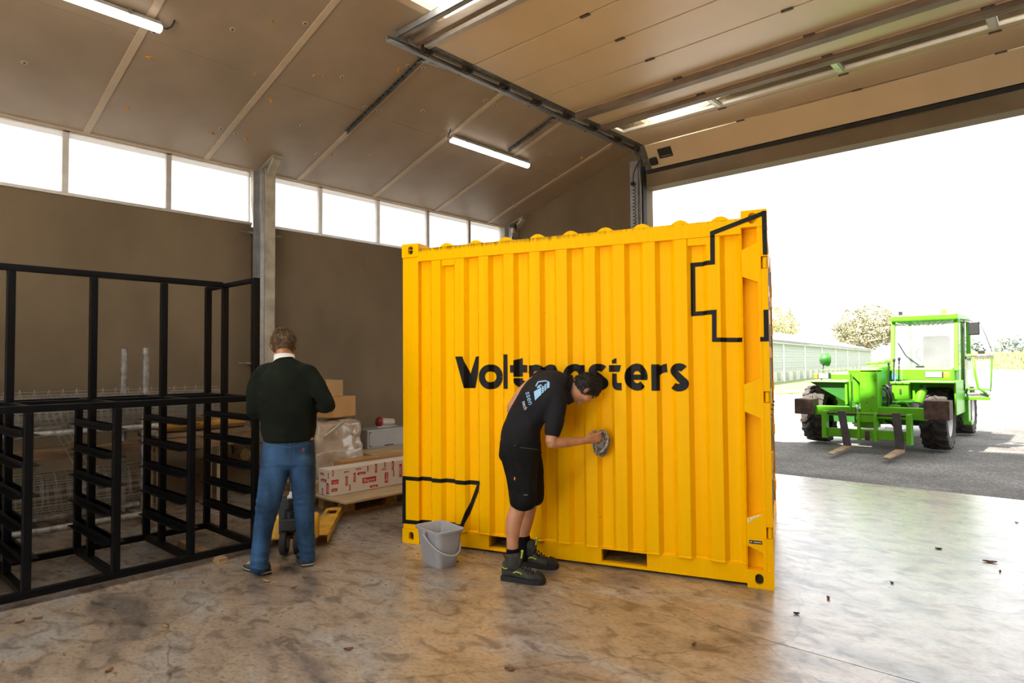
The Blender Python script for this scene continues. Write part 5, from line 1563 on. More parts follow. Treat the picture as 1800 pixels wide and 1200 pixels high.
# jeans
def jw(p):
    f = max(0.0, 1 - abs(p.z - 0.50) / 0.2) + max(0.0, 1 - abs(p.z - 0.12) / 0.16) * 1.2 + max(0.0, 1 - abs(p.z - 0.80) / 0.12) * 0.8
    return (sin(p.z * 120 + 5 * noise.noise(p * 6)) * 0.0028 + noise.noise(p * 16) * 0.004) * f + noise.noise(p * 9) * 0.002
b = MB()
limb(b, [q(508, 764, 4.87, .176, .118), q(508, 785, 4.87, .188, .135), q(507, 806, 4.87, .196, .140)], 28, pw=2.3)
limb(b, [q(484, 800, 4.85, .098, .128), q(481, 835, 4.82, .104, .112), q(472, 880, 4.78, .088, .092), q(463, 930, 4.75, .069, .078), q(457, 975, 4.72, .064, .072), q(455, 998, 4.71, .066, .076)], 22)
limb(b, [q(532, 800, 4.88, .094, .128), q(533, 835, 4.91, .094, .110), q(534, 885, 4.94, .080, .088), q(537, 930, 4.96, .068, .076), q(539.5, 965, 4.975, .061, .070), q(540, 984, 4.98, .061, .072)], 22)
jn = fuse('jeans', b, m_jean, pa, 0.009, 3, wrinkle=jw)
bv = BVHTree.FromObject(jn, bpy.context.evaluated_depsgraph_get()) if False else BVHTree.FromPolygons([tuple(v.co) for v in jn.data.vertices], [tuple(p.vertices) for p in jn.data.polygons])
def on_surface(bvh, px, py, off):
    d = (_F + _R * ((px - 900) / F_PX) + _U * ((600 - py) / F_PX)).normalized()
    h = bvh.ray_cast(CAM, d)
    return (h[0] - d * off) if h[0] is not None else None
def seam(name, bvh, pts, mat, parent, r=0.0022, off=0.0015):
    out = []
    for (a, c) in zip(pts[:-1], pts[1:]):
        n = max(2, int(sqrt((a[0] - c[0]) ** 2 + (a[1] - c[1]) ** 2) / 2.5))
        for k in range(n):
            p = on_surface(bvh, a[0] + (c[0] - a[0]) * k / n, a[1] + (c[1] - a[1]) * k / n, off)
            if p is not None: out.append(p)
    p = on_surface(bvh, *pts[-1], off)
    if p is not None: out.append(p)
    if len(out) < 2: return
    MB().tube(out, r, 6).build(name, mat, parent, smooth=True)
m_stitch = M_('denim_seam', (0.05, 0.095, 0.165), 0.85)
seam('back_pocket', bv, [(469, 782), (468, 812), (483, 817), (499, 808), (502, 786), (469, 782)], m_stitch, jn)
seam('back_pocket', bv, [(535, 786), (534, 806), (545, 816), (551, 806)], m_stitch, jn)
seam('yoke_seam', bv, [(463, 779), (508, 786), (551, 778)], m_stitch, jn)
seam('back_seam', bv, [(509, 774), (510, 800), (509, 812)], m_stitch, jn)
seam('cuff_stitch', bv, [(443, 996), (456, 1000), (470, 998)], m_stitch, jn); seam('cuff_stitch', bv, [(528, 981), (540, 985), (552, 981)], m_stitch, jn)
seam('waist_seam', bv, [(466, 773), (508, 777), (550, 772)], m_stitch, jn)
p_ = on_surface(bv, 544, 771, 0.003)
if p_ is not None: MB().cbox((0, 0, 0), (0.055, 0.012, 0.020), frame(p_, sA, dA, UPV)).build('leather_patch', M_('leather_patch', (0.30, 0.12, 0.05), 0.7), jn)
p_ = on_surface(bv, 533, 790, 0.002)
if p_ is not None: MB().cbox((0, 0, 0), (0.012, 0.008, 0.020), frame(p_, sA, dA, UPV)).build('pocket_tab', M_('red_tab', (0.32, 0.02, 0.03), 0.7), jn)
m_sn = M_('dark_sneaker', (0.055, 0.045, 0.038), 0.8, var=0.2, scale=20)
m_sole1 = M_('black_sole', (0.014, 0.014, 0.015), 0.7)
m_welt = M_('beige_sole_stripe', (0.42, 0.35, 0.26), 0.7)
hl = ground(469, 1010); tl = ground(430, 995); hl2 = hl
sh1, Ms1 = shoe('shoe', pa, hl, tl, 0.285, 0.052, m_sn, m_sole1, 0.105, 0.1, 0.026, m_welt)
hr_ = ground(541, 996); 
sh2, Ms2 = shoe('shoe', pa, hr_, hr_ + (tl - hl) * 0.55 + dA * 0.5, 0.285, 0.050, m_sn, m_sole1, 0.105, 0.1, 0.026, m_welt)
for so, Mz in ((sh1, Ms1), (sh2, Ms2)):
    for k in range(4):
        x = 0.15 + k * 0.025
        MB().tube([Mz @ Vector((x, -0.040, 0.058 - k * .005)), Mz @ Vector((x + .006, 0, 0.088 - k * .010)), Mz @ Vector((x, 0.040, 0.058 - k * .005))], 0.004, 6).build('lace', m_welt, so, smooth=True)

# ------------------------------------------------------------------ the bending man wiping the container
nC = Vector((sin(CROT), -cos(CROT), 0)); uC = Vector((cos(CROT), sin(CROT), 0))
pb = thing('person', 'man in a navy polo and black shorts bending to wipe the yellow container', 'person', (-3.05, 3.55, 0))
sB = (_R * 0.16 - _U * 0.20 - _F * 0.33).normalized()     # left shoulder to right shoulder
sP = (-_F * 0.95 + _R * 0.10 - _U * 0.05).normalized()        # across the pelvis
fB = (_R * 0.92 + _F * 0.25).normalized()
def r(px, py, dep, rx, ry, s=sP): return (at(px, py, dep), rx, ry, s)
hf = (_R * 0.55 - _U * 0.83 + _F * 0.22).normalized(); hc = (_R * 0.83 + _U * 0.55 + _F * 0.10); hc = (hc - hf * hc.dot(hf)).normalized(); hx = hf.cross(hc)
MhB = frame(at(1027.5, 683, 4.77), hx, hf, hc)
b = MB()
head(b, MhB)
limb(b, [r(985, 673, 4.79, .07, .06, sB), r(1000, 675, 4.785, .056, .056, sB), r(1016, 680, 4.775, .055, .058, sB)])
limb(b, [r(916, 800, 4.71, .13, .11), r(917, 760, 4.71, .13, .105), r(930, 728, 4.73, .13, .10, sB), r(950, 700, 4.745, .145, .095, sB), r(970, 682, 4.765, .13, .075, sB), r(988, 674, 4.785, .07, .055, sB)])
# right arm to the cloth
limb(b, [r(978, 700, 4.66, .05, .05), r(973, 740, 4.60, .047, .047), r(969, 776, 4.555, .041, .041)])
limb(b, [r(968, 777, 4.555, .041, .041), r(985, 778, 4.60, .042, .039), r(1008, 776, 4.665, .036, .033), r(1031, 773.5, 4.72, .028, .024)])
WB = at(1031, 773, 4.725)
hand(b, WB, (_R * 0.9 + _F * 0.35 + _U * 0.12), (_F * 0.85 - _R * 0.4 - _U * 0.2), (_U * 0.9 - _F * 0.2), 0.62, 0.97)
# left arm, bent behind the torso with the hand on the thigh
limb(b, [r(944, 668, 4.95, .048, .048), r(921, 686, 5.00, .044, .044), r(899, 717, 5.00, .040, .040)])
limb(b, [r(899, 719, 5.00, .039, .039), r(914, 748, 4.96, .036, .036), r(938, 778, 4.90, .026, .024)])
hand(b, at(938, 778, 4.90), -_U * 0.8 + _R * 0.35, -_F * 0.3 - _R * 0.8, _F * 0.5 + _U * 0.3, 0.30)
# legs
RL = [(914, 800, 4.64), (915, 878, 4.60), (902, 920, 4.60), (901, 950, 4.60), (901, 988, 4.60)]
limb(b, [r(914, 800, 4.65, .075, .085), r(916, 850, 4.61, .066, .074), r(912, 888, 4.60, .056, .061), r(903, 917, 4.60, .054, .058), r(901, 948, 4.60, .041, .044), r(901, 970, 4.60, .036, .038), r(903, 1003, 4.60, .035, .038)])
limb(b, [r(922, 800, 4.80, .075, .085), r(933, 850, 4.86, .064, .070), r(931, 885, 4.88, .054, .058), r(926, 912, 4.90, .051, .054), r(921, 940, 4.91, .040, .042), r(921, 962, 4.91, .036, .038), r(925, 982, 4.91, .034, .036)])
bodyB = fuse('body', b, m_skin, pb, 0.005, 4)
hB = hair_cap(MhB, .079, .101, .119, 1.20, 2.0, 0.06, 8).build('hair', m_hair2, pb, smooth=True, world=True)
tufts(hB, MhB, 1500, 0.017, 0.0026, 6, m_hair2)
for s in (-1, 1):
    e_ = MB(); ellipsoid(e_, MhB @ T(s * .031, .079, .012), .010, .008, .008, 10, 8); e_.build('eye', m_eye, pb, smooth=True, world=True)
    e_ = MB(); ellipsoid(e_, MhB @ T(s * .031, .088, .033), .019, .006, .005, 10, 8); e_.build('eyebrow', m_hair2, pb, smooth=True, world=True)
# polo shirt
def pw_(p):
    return noise.noise(Vector((p.x * 7, p.y * 7, p.z * 9))) * 0.007 + noise.noise(p * 24) * 0.0025
b = MB()
limb(b, [r(915, 786, 4.71, .160, .150), r(915, 764, 4.71, .158, .147), r(923, 738, 4.725, .156, .135, (sP + sB).normalized()), r(941, 708, 4.74, .172, .124, sB), r(960, 687, 4.755, .180, .112, sB), r(978, 676, 4.77, .150, .090, sB), r(992, 673, 4.78, .085, .072, sB)], 28)
limb(b, [r(968, 688, 4.72, .08, .075), r(980, 700, 4.66, .076, .074), r(976, 732, 4.61, .070, .068), r(971, 762, 4.575, .063, .061)], 20)
limb(b, [r(965, 672, 4.86, .08, .075), r(952, 664, 4.92, .066, .064), r(944, 668, 4.94, .058, .056)], 20)
polo = fuse('polo_shirt', b, m_polo, pb, 0.009, 4, wrinkle=pw_)
# turned-up collar
b = MB()
ax = (at(1003, 676, 4.785) - at(985, 672, 4.78)).normalized()
cc = at(1000, 676, 4.783)
rg = [ring(cc - ax * 0.022, ax, sB, .094, .084, 28), ring(cc - ax * 0.002, ax, sB, .082, .076, 28), ring(cc + ax * 0.012, ax, sB, .078, .072, 28), ring(cc + ax * 0.010, ax, sB, .072, .067, 28), ring(cc - ax * 0.016, ax, sB, .08, .07, 28)]
b.loft(rg, caps=False); b.build('shirt_collar', m_polo, polo, smooth=True)
ct = at(1004, 707, 4.70)
MB().bar(at(994, 688, 4.715), at(1004, 709, 4.70), 0.055, 0.010, up=-_F).build('collar_tip', m_polo, polo, bevel=0.003)
# shorts
b = MB()
limb(b, [r(915, 777, 4.71, .158, .152), r(914, 800, 4.71, .168, .155)], 26)
limb(b, [r(913, 800, 4.66, .105, .135), r(917, 840, 4.62, .098, .112), r(919.5, 872, 4.60, .094, .098), r(919.5, 883, 4.60, .093, .096)], 22)
limb(b, [r(922, 800, 4.78, .105, .135), r(931, 840, 4.84, .096, .108), r(935, 866, 4.87, .090, .094), r(935, 874, 4.88, .089, .092)], 22)
sh_ = fuse('shorts', b, m_shorts, pb, 0.009, 3, wrinkle=lambda p: noise.noise(p * 11) * 0.006 + noise.noise(p * 28) * 0.002)
bvp = BVHTree.FromPolygons([tuple(v.co) for v in polo.data.vertices], [tuple(p.vertices) for p in polo.data.polygons])
bvs = BVHTree.FromPolygons([tuple(v.co) for v in sh_.data.vertices], [tuple(p.vertices) for p in sh_.data.polygons])
m_pipe2 = M_('grey_piping', (0.22, 0.20, 0.18), 0.7)
seam('hem_piping', bvp, [(876, 772), (884, 778), (899, 786), (906, 782)], m_pipe2, polo, 0.0018)
seam('pocket_piping', bvs, [(914, 786), (930, 788), (946, 790)], m_pipe2, sh_, 0.0014)
seam('leg_seam', bvs, [(902, 800), (904, 840), (907, 884)], m_shorts, sh_, 0.003)
for (px, py, w, h, mt) in ((904.5, 841, 0.008, 0.022, M_('orange_tab', (0.75, 0.22, 0.02), 0.6)), (924, 869.5, 0.030, 0.004, MATS['grey_piping'])):
    p_ = on_surface(bvs, px, py, 0.002)
    if p_ is not None: MB().cbox((0, 0, 0), (w, 0.006, h), frame(p_, _R, _F, _U)).build('shorts_tab', mt, sh_)
# cargo pocket
pk = [on_surface(bvs, x, y, 0.009) for (x, y) in ((907, 828), (931, 828), (931, 866), (908, 866))]
if all(p is not None for p in pk):
    b = MB(); v = pk + [p + _F * 0.02 for p in pk]
    b.add(v, [(3, 2, 1, 0), (4, 5, 6, 7), (0, 1, 5, 4), (1, 2, 6, 5), (2, 3, 7, 6), (3, 0, 4, 7)]); b.build('cargo_pocket', m_shorts, sh_, bevel=0.005)
# print on the back of the shirt
m_lb = M_('light_blue_print', (0.30, 0.56, 0.80), 0.6, var=0.03)
m_wp = M_('pale_print', (0.66, 0.68, 0.74), 0.6, var=0.03)
def drape(bvh, polys, name, mat, parent, off=0.003):
    """flat print laid on the cloth; polys are quads/triangles in photo measurement space"""
    b = MB()
    for pl in polys:
        pl = [(880 + x / 5.714, 620 + y / 5.714) for x, y in pl]
        if len(pl) == 4:
            n = 6; idx = {}
            for j in range(n + 1):
                for i in range(n + 1):
                    s, t = i / n, j / n
                    x = (pl[0][0] * (1 - s) + pl[1][0] * s) * (1 - t) + (pl[3][0] * (1 - s) + pl[2][0] * s) * t
                    y = (pl[0][1] * (1 - s) + pl[1][1] * s) * (1 - t) + (pl[3][1] * (1 - s) + pl[2][1] * s) * t
                    p = on_surface(bvh, x, y, off)
                    if p is not None: idx[(i, j)] = len(b.v); b.v.append(tuple(p))
            for j in range(n):
                for i in range(n):
                    k = [(i, j), (i, j + 1), (i + 1, j + 1), (i + 1, j)]
                    if all(q_ in idx for q_ in k): b.f.append(tuple(idx[q_] for q_ in k))
    if b.f: return b.build(name, mat, parent, smooth=True)
def stroke(p, q_, w):
    d = Vector((q_[0] - p[0], q_[1] - p[1])).normalized(); n = Vector((-d.y, d.x)) * w / 2
    return [(p[0] + n.x, p[1] + n.y), (q_[0] + n.x, q_[1] + n.y), (q_[0] - n.x, q_[1] - n.y), (p[0] - n.x, p[1] - n.y)]
hx_ = [(352, 335), (378, 290), (455, 280), (487, 295), (484, 350)]
drape(bvp, [stroke(a, c, 11) for a, c in zip(hx_[:-1], hx_[1:])], 'house_outline', m_lb, polo)
hb_ = drape(bvp, [[(333, 390), (430, 330), (484, 345), (345, 478)], [(430, 330), (462, 300), (487, 296), (484, 345)]], 'house_block', m_lb, polo)
if hb_ is not None:
    for i in range(3):
        for j in range(4):
            x = 411 + i * 24 + j * 1.0 + (0); y = 352 + j * 19 - i * 22
            if x + y * 0.9 < 815: drape(bvp, [[(x - 6, y - 6), (x + 5, y - 8), (x + 5, y + 4), (x - 6, y + 6)]], 'house_window', m_polo, hb_, 0.0055)
drape(bvp, [stroke((370, 345), (398, 322), 12), stroke((398, 322), (415, 326), 10), stroke((366, 352), (400, 340), 9)], 'house_mark', m_lb, polo)
def drape_text(body, size, org, ang, name, mat):
    me = text_mesh(body, size, mat, name)
    ca, sa = cos(ang), sin(ang); ok = True
    for v in me.vertices:
        x, y = v.co.x, v.co.y
        px = org[0] + x * ca + y * sa; py = org[1] + x * sa - y * ca
        p = on_surface(bvp, 880 + px / 5.714, 620 + py / 5.714, 0.0035)
        if p is None: p = on_surface(bvp, 880 + (px + 20) / 5.714, 620 + (py + 8) / 5.714, 0.003)
        v.co = p if p is not None else at(930, 700, 4.6)
    part(me, name, polo)
drape_text('ssen', 78, (288, 455), radians(76), 'lettering', m_lb)
drape_text('tech', 52, (241, 528), radians(76), 'lettering', m_wp)
# socks and safety boots
for (px, py, dep) in ((901, 978, 4.60), (921.5, 955, 4.91)):
    b = MB(); limb(b, [r(px, py - 12, dep, .043, .045), r(px + 0.5, py, dep, .043, .046), r(px + 2.5, py + 25, dep, .046, .054)], 20)
    b.build('sock', M_('black_sock', (0.006, 0.006, 0.007), 0.9, spec=0.1), pb, smooth=True, world=True)
m_boot = M_('black_worn_boot', (0.040, 0.036, 0.030), 0.7, var=0.35, scale=16, bump=0.3, bscale=60)
m_bsole = M_('boot_sole', (0.012, 0.012, 0.012), 0.75)
m_lime = M_('lime_trim', (0.50, 0.62, 0.03), 0.6, var=0.05)
def boot(heel, toe, L):
    up, Mz = shoe('boot', pb, heel, toe, L, 0.053, m_boot, m_bsole, 0.135, .1, 0.034)
    # padded collar
    b = MB()
    limb(b, [(Mz @ Vector((0.085, 0, 0.09)), .060, .048, Mz.to_3x3() @ Vector((1, 0, 0))), (Mz @ Vector((0.082, 0, 0.145)), .062, .050, Mz.to_3x3() @ Vector((1, 0, 0))), (Mz @ Vector((0.080, 0, 0.172)), .060, .050, Mz.to_3x3() @ Vector((1, 0, 0)))], 20)
    b.build('boot_collar', m_boot, up, smooth=True)
    MB().bar(Mz @ Vector((0.135, 0, 0.125)), Mz @ Vector((0.150, 0, 0.215)), 0.045, 0.010, up=Mz.to_3x3() @ Vector((1, 0, 0))).build('tongue', m_boot, up, bevel=0.004)
    MB().bar(Mz @ Vector((0.146, -0.012, 0.165)), Mz @ Vector((0.156, -0.012, 0.222)), 0.018, 0.014, up=Mz.to_3x3() @ Vector((1, 0, 0))).build('tongue_tab', m_lime, up, bevel=0.003)
    MB().tube([Mz @ Vector((0.02, 0, 0.15)), Mz @ Vector((0.005, 0, 0.175)), Mz @ Vector((0.012, 0, 0.19)), Mz @ Vector((0.03, 0, 0.175))], 0.004, 6).build('pull_loop', m_bsole, up, smooth=True)
    for k in range(5):
        x = 0.135 + k * 0.022
        z = 0.135 - k * 0.013
        MB().tube([Mz @ Vector((x, -0.038, z - 0.03)), Mz @ Vector((x + .008, 0, z)), Mz @ Vector((x, 0.038, z - 0.03))], 0.0042, 6).build('lace', m_bsole, up, smooth=True)
    for sd in (-1, 1):
        MB().tube([Mz @ Vector((0.008, sd * 0.036, 0.098)), Mz @ Vector((0.03, sd * 0.047, 0.090)), Mz @ Vector((0.055, sd * 0.0475, 0.094))], 0.004, 6).build('trim_line', m_lime, up, smooth=True)
        MB().tube([Mz @ Vector((0.10, sd * 0.0495, 0.068)), Mz @ Vector((0.12, sd * 0.0485, 0.078)), Mz @ Vector((0.15, sd * 0.0495, 0.074)), Mz @ Vector((0.165, sd * .052, .066))], 0.004, 6).build('trim_line', m_lime, up, smooth=True)
    b = MB(); rings = []
    for (t, w, h) in ((0.80, 1.03, .56), (0.90, .88, .50), (0.985, .55, .34), (1.012, .25, .22)):
        rings.append([Mz @ Vector((t * L, math.copysign(abs(cos(pi * i / 12)) ** .55, cos(pi * i / 12)) * w * 0.0545, 0.028 + (h * .135 - 0.02) * sin(pi * i / 12) ** .8)) for i in range(13)])
    b.loft(rings); b.build('toe_cap', m_bsole, up, smooth=True)
bh = ground(884, 1017); bt = ground(962, 1027)
boot(bh, bt, 0.315)
bh2 = ground(912, 991); bt2 = ground(972, 999)
boot(bh2, bt2, 0.315)

# cleaning rag in the hand, pressed on the container
rg_c = at(1056, 777, 4.81)
cl = thing('cleaning_rag', 'crumpled grey rag held against the yellow container', 'cloth', rg_c)
b = MB()
wv = Vector(CO) + uC * 1.80 + nC * 0.028
Mr = frame(Vector((wv.x, wv.y, at(1056, 777, 4.85).z)), uC, UPV, nC)
rgs = []
for j in range(15):
    th = pi * (j + 0.05) / 14.1
    row = []
    for i in range(36):
        a = 2 * pi * i / 36
        v = Vector((sin(th) * cos(a) * 0.062, sin(th) * sin(a) * 0.098, cos(th) * 0.030))
        f = 1 + 0.22 * noise.noise(Vector((cos(a) * 2, sin(a) * 2, th * 1.5)))
        v *= f
        v += noise.noise_vector(v * 32) * 0.012 + noise.noise_vector(v * 80) * 0.005
        v.z = max(v.z, -0.013)
        row.append(Mr @ v)
    rgs.append(row)
b.loft(rgs); b.build('rag', M_('grey_rag', (0.26, 0.22, 0.18), 0.9, var=0.35, scale=30, bump=0.5, bscale=120), cl, smooth=True, world=True)
m_fold = [M_('pale_rag_fold', (0.46, 0.41, 0.36), 0.9, var=0.2, scale=40), M_('dark_rag_fold', (0.13, 0.11, 0.09), 0.9, var=0.3, scale=40), MATS['grey_rag']]
r7 = random.Random(5)
for k in range(13):
    ph = r7.uniform(0, 6.28); rr_ = r7.uniform(0.45, 1.05); L_ = r7.uniform(1.2, 2.6); zo = r7.uniform(0.018, 0.036)
    cx_, cy_ = r7.uniform(-.012, .012), r7.uniform(-.02, .02)
    pts = [Mr @ Vector((cx_ + 0.058 * rr_ * cos(t + ph), cy_ + 0.090 * rr_ * sin(t + ph), zo * (1.15 - 0.35 * rr_) + 0.007 * sin(4 * t + k))) for t in [L_ * i / 14 for i in range(15)]]
    MB().tube(pts, [0.003 + 0.007 * sin(pi * (i + .5) / 15.5) for i in range(15)], 7).build('fold', m_fold[k % 3], cl, smooth=True, world=True)
# ================================================================== telehandler in the yard
m_grn = M_('bright_green_paint', (0.075, 0.315, 0.002), 0.42, var=0.05, scale=3)
m_dgrn = M_('dark_green_paint', (0.012, 0.095, 0.006), 0.5, var=0.1)
m_rust = M_('rusty_brown_steel', (0.058, 0.030, 0.018), 0.8, var=0.35, scale=9, bump=0.3, bscale=40)
m_forkg = M_('dark_grey_fork_steel', (0.05, 0.048, 0.05), 0.6, var=0.15, scale=8)
m_forkt = M_('worn_fork_blade', (0.25, 0.15, 0.08), 0.6, 0.2, var=0.25, scale=7)
m_tyre = M_('dusty_tyre_rubber', (0.040, 0.033, 0.028), 0.9, var=0.3, scale=10)
m_rim = M_('white_rim', (0.62, 0.62, 0.62), 0.4)
m_cabg = m_glare_glass('glare_cab_glass', 0.27)
m_lamp2 = M_('lamp_lens', (0.75, 0.75, 0.75), 0.15)
m_amber = M_('amber_lens', (0.85, 0.30, 0.02), 0.3)
m_seat = M_('dark_seat', (0.03, 0.03, 0.035), 0.8)
te = thing('telehandler', 'bright green telehandler with lowered forks parked in the yard', 'telehandler', (-2.86, 14.6, 0))
def tp(name, b, mat, parent=None, bevel=0.006, **k): return b.build(name, mat, parent or te, world=(parent is None), bevel=bevel, **k)

# wheels
def wheel(x, y, R, W, side):
    Mw = frame((x, y, R), (0, 1, 0), (0, 0, 1), (1, 0, 0))
    b = MB().lathe([(R * .56, -W / 2 * .8), (R * .62, -W / 2 * .95), (R * .80, -W / 2), (R * .92, -W / 2 * .93), (R * .955, -W / 2 * .75), (R * .955, W / 2 * .75), (R * .92, W / 2 * .93), (R * .80, W / 2), (R * .62, W / 2 * .95), (R * .56, W / 2 * .8)], 40, Mw)
    ty = b.build('wheel', m_tyre, te, world=True, auto=40)
    lug = MB(); n = 18
    for k in range(n):
        for s in (-1, 1):
            a0 = 2 * pi * (k + (0.5 if s > 0 else 0)) / n
            pts = []
            for (t, da) in ((0.02, 0.0), (0.5, 0.16), (0.98, 0.20)):
                pts.append((s * t * W / 2, a0 + da * 1.15))
            hw = 0.062
            rings = []
            for (xx, a) in pts:
                rr = R * 0.995 - (abs(xx) / (W / 2)) ** 4 * R * 0.035
                r0 = R * 0.90
                w_ = hw
                rings.append([Mw @ Vector((rr * cos(a - w_), rr * sin(a - w_), xx)), Mw @ Vector((rr * cos(a + w_), rr * sin(a + w_), xx)), Mw @ Vector((r0 * cos(a + w_ * 1.2), r0 * sin(a + w_ * 1.2), xx)), Mw @ Vector((r0 * cos(a - w_ * 1.2), r0 * sin(a - w_ * 1.2), xx))])
            lug.loft(rings)
    tag(lug.build('tread', m_tyre, ty), kind='stuff')
    o = side
    MB().lathe([(R * .57, o * W * .43), (R * .54, o * W * .36), (R * .50, o * W * .20), (R * .25, o * W * .14), (R * .22, o * W * .26), (0.0, o * W * .27)], 32, Mw).build('rim', m_rim, ty, auto=40)
    for k in range(8):
        a = 2 * pi * k / 8
        MB().cyl(Mw @ Vector((R * .34 * cos(a), R * .34 * sin(a), o * W * .15)), Mw @ Vector((R * .34 * cos(a), R * .34 * sin(a), o * W * .22)), 0.014, 6).build('wheel_nut', m_galv, ty)
for (x, y, R, s) in ((-1.985, 13.12, 0.535, 1), (-3.895, 13.12, 0.535, -1), (-2.02, 16.25, 0.50, 1), (-3.86, 16.25, 0.50, -1)): wheel(x, y, R, 0.40, s)

# chassis and axle
tp('chassis', MB().box(-3.35, -2.35, 12.75, 16.9, 0.42, 0.80), m_dgrn)
tp('axle', MB().box(-3.70, -2.18, 13.0, 13.25, 0.40, 0.62), m_dgrn); tp('axle', MB().box(-3.66, -2.2, 16.15, 16.35, 0.38, 0.6), m_dgrn)
tp('engine_cover', MB().box(-3.95, -3.15, 13.95, 15.6, 0.62, 1.30), m_grn, bevel=0.04)
tp('rear_counterweight', MB().box(-3.7, -2.0, 16.7, 17.15, 0.5, 1.15), m_grn, bevel=0.05)
# front beam with rust-brown blocks at its ends
tp('front_beam', MB().box(-3.72, -3.05, 12.22, 12.42, 0.575, 0.735), m_grn)
tp('front_beam', MB().box(-2.72, -2.00, 12.22, 12.42, 0.555, 0.750), m_grn)
tp('front_beam', MB().box(-3.1, -2.65, 12.35, 12.75, 0.45, 0.70), m_grn)
for (a, c, z0, z1) in ((-4.015, -3.70, 0.585, 0.858), (-2.02, -1.672, 0.585, 0.890)):
    tp('stabiliser_block', MB().box(a, c, 12.08, 12.42, z0, z1), m_rust, bevel=0.01)
# fenders
tp('fender', MB().box(-2.42, -1.665, 12.62, 13.72, 1.150, 1.185), m_grn, bevel=0.015)
tp('fender_skirt', MB().box(-1.695, -1.665, 12.75, 13.75, 0.62, 1.16), m_grn, bevel=0.01)
tp('fender', MB().box(-4.02, -3.28, 12.62, 13.72, 1.140, 1.165), m_grn, bevel=0.015)
gsp = MB(); 
for yy in (12.68, 12.74): pass
gsp.add([(-3.93, 12.70, 1.14), (-3.30, 12.70, 1.14), (-3.30, 12.70, 0.78), (-3.93, 12.73, 1.14), (-3.30, 12.73, 1.14), (-3.30, 12.73, 0.78)], [(0, 2, 1), (3, 4, 5), (0, 1, 4, 3), (1, 2, 5, 4), (2, 0, 3, 5)])
tp('fender_gusset', gsp, m_dgrn, bevel=0.0)
tp('inner_panel', MB().box(-3.32, -3.28, 12.65, 13.7, 0.75, 1.15), m_grn)
# lamps
for (x0, x1, ax0, ax1, z0) in ((-2.10, -1.84, -1.835, -1.76, 1.235), (-3.79, -3.60, -3.87, -3.80, 1.20)):
    h = tp('headlamp', MB().box(x0, x1, 12.72, 12.86, z0, z0 + 0.11), m_black, bevel=0.01)
    MB().box(x0 + 0.012, x1 - 0.012, 12.712, 12.722, z0 + 0.012, z0 + 0.098).build('lens', m_lamp2, h, bevel=0.004)
    MB().box(ax0, ax1, 12.73, 12.83, z0 + 0.01, z0 + 0.10).build('indicator', m_amber, h, bevel=0.01)
tp('lamp_rail', MB().tube([(-3.72, 12.75, 1.30), (-3.72, 12.75, 1.36), (-3.25, 12.75, 1.38), (-3.25, 12.75, 1.20)], 0.014, 8), m_grn, bevel=0)
# boom: long box, nose head with carriage
tp('boom', MB().bar((-2.93, 12.75, 1.24), (-2.93, 16.6, 1.40), 0.30, 0.34), m_grn, bevel=0.02)
tp('boom', MB().bar((-2.93, 13.6, 1.25), (-2.93, 16.9, 1.42), 0.40, 0.42), m_grn, bevel=0.02)
hd = tp('boom_head', MB().box(-2.965, -2.695, 12.20, 12.50, 0.60, 1.375), m_grn, bevel=0.012)
MB().box(-3.15, -2.695, 12.20, 12.60, 1.335, 1.385).build('head_top', m_grn, hd, bevel=0.01)
v = MB(); v.add([(-3.13, 12.20, 1.335), (-2.965, 12.20, 1.335), (-2.965, 12.20, 1.16), (-3.13, 12.23, 1.335), (-2.965, 12.23, 1.335), (-2.965, 12.23, 1.16)], [(0, 2, 1), (3, 4, 5), (0, 1, 4, 3), (1, 2, 5, 4), (2, 0, 3, 5)])
v.build('head_gusset', m_grn, hd)
MB().box(-3.135, -3.105, 12.20, 12.26, 0.66, 1.335).build('head_post', m_grn, hd, bevel=0.004)
MB().cyl((-3.045, 12.32, 0.80), (-3.045, 12.32, 1.30), 0.068, 18).build('tilt_cylinder', m_grn, hd, auto=40, bevel=0.01)
MB().cyl((-3.035, 12.30, 0.52), (-3.035, 12.30, 0.80), 0.024, 12).build('cylinder_rod', m_rim, hd, auto=40)
for (x, z) in ((-2.87, 1.28), (-2.93, 1.05), (-2.78, 0.92), (-2.73, 1.2), (-2.86, 0.82), (-2.80, 0.70)):
    MB().cyl((x, 12.20, z), (x, 12.196, z), 0.010, 6).build('rust_spot', m_rust, hd)
for (x, y0, z0, z1) in ((-2.62, 12.60, 1.10, 1.46), (-2.54, 12.62, 1.12, 1.52), (-2.47, 12.66, 1.15, 1.54)):
    l_ = tp('lever', MB().cyl((x, y0, z0), (x + 0.01, y0 + 0.03, z1), 0.011, 8), m_black, bevel=0)
    MB().cyl((x + 0.008, y0 + 0.03, z1 - 0.01), (x + 0.012, y0 + 0.03, z1 + 0.045), 0.022, 10).build('lever_knob', m_black, l_, auto=40, bevel=0.008)
for k, pts in enumerate(([(-2.66, 12.45, 1.05), (-2.60, 12.40, 1.02), (-2.575, 12.40, 0.90), (-2.60, 12.42, 0.74), (-2.62, 12.45, 0.58)], [(-2.64, 12.5, 1.12), (-2.57, 12.5, 1.06), (-2.55, 12.5, 0.92), (-2.58, 12.5, 0.7)],
                         [(-2.62, 12.35, 0.52), (-2.52, 12.33, 0.47), (-2.46, 12.35, 0.38), (-2.55, 12.4, 0.33)], [(-2.60, 12.6, 1.16), (-2.50, 12.62, 1.12), (-2.40, 12.7, 1.10)])):
    tp('hydraulic_hose', MB().tube(pts, 0.020, 8), m_black, bevel=0, smooth=True)
tp('valve_block', MB().box(-2.66, -2.44, 12.62, 12.85, 0.92, 1.12), m_black)
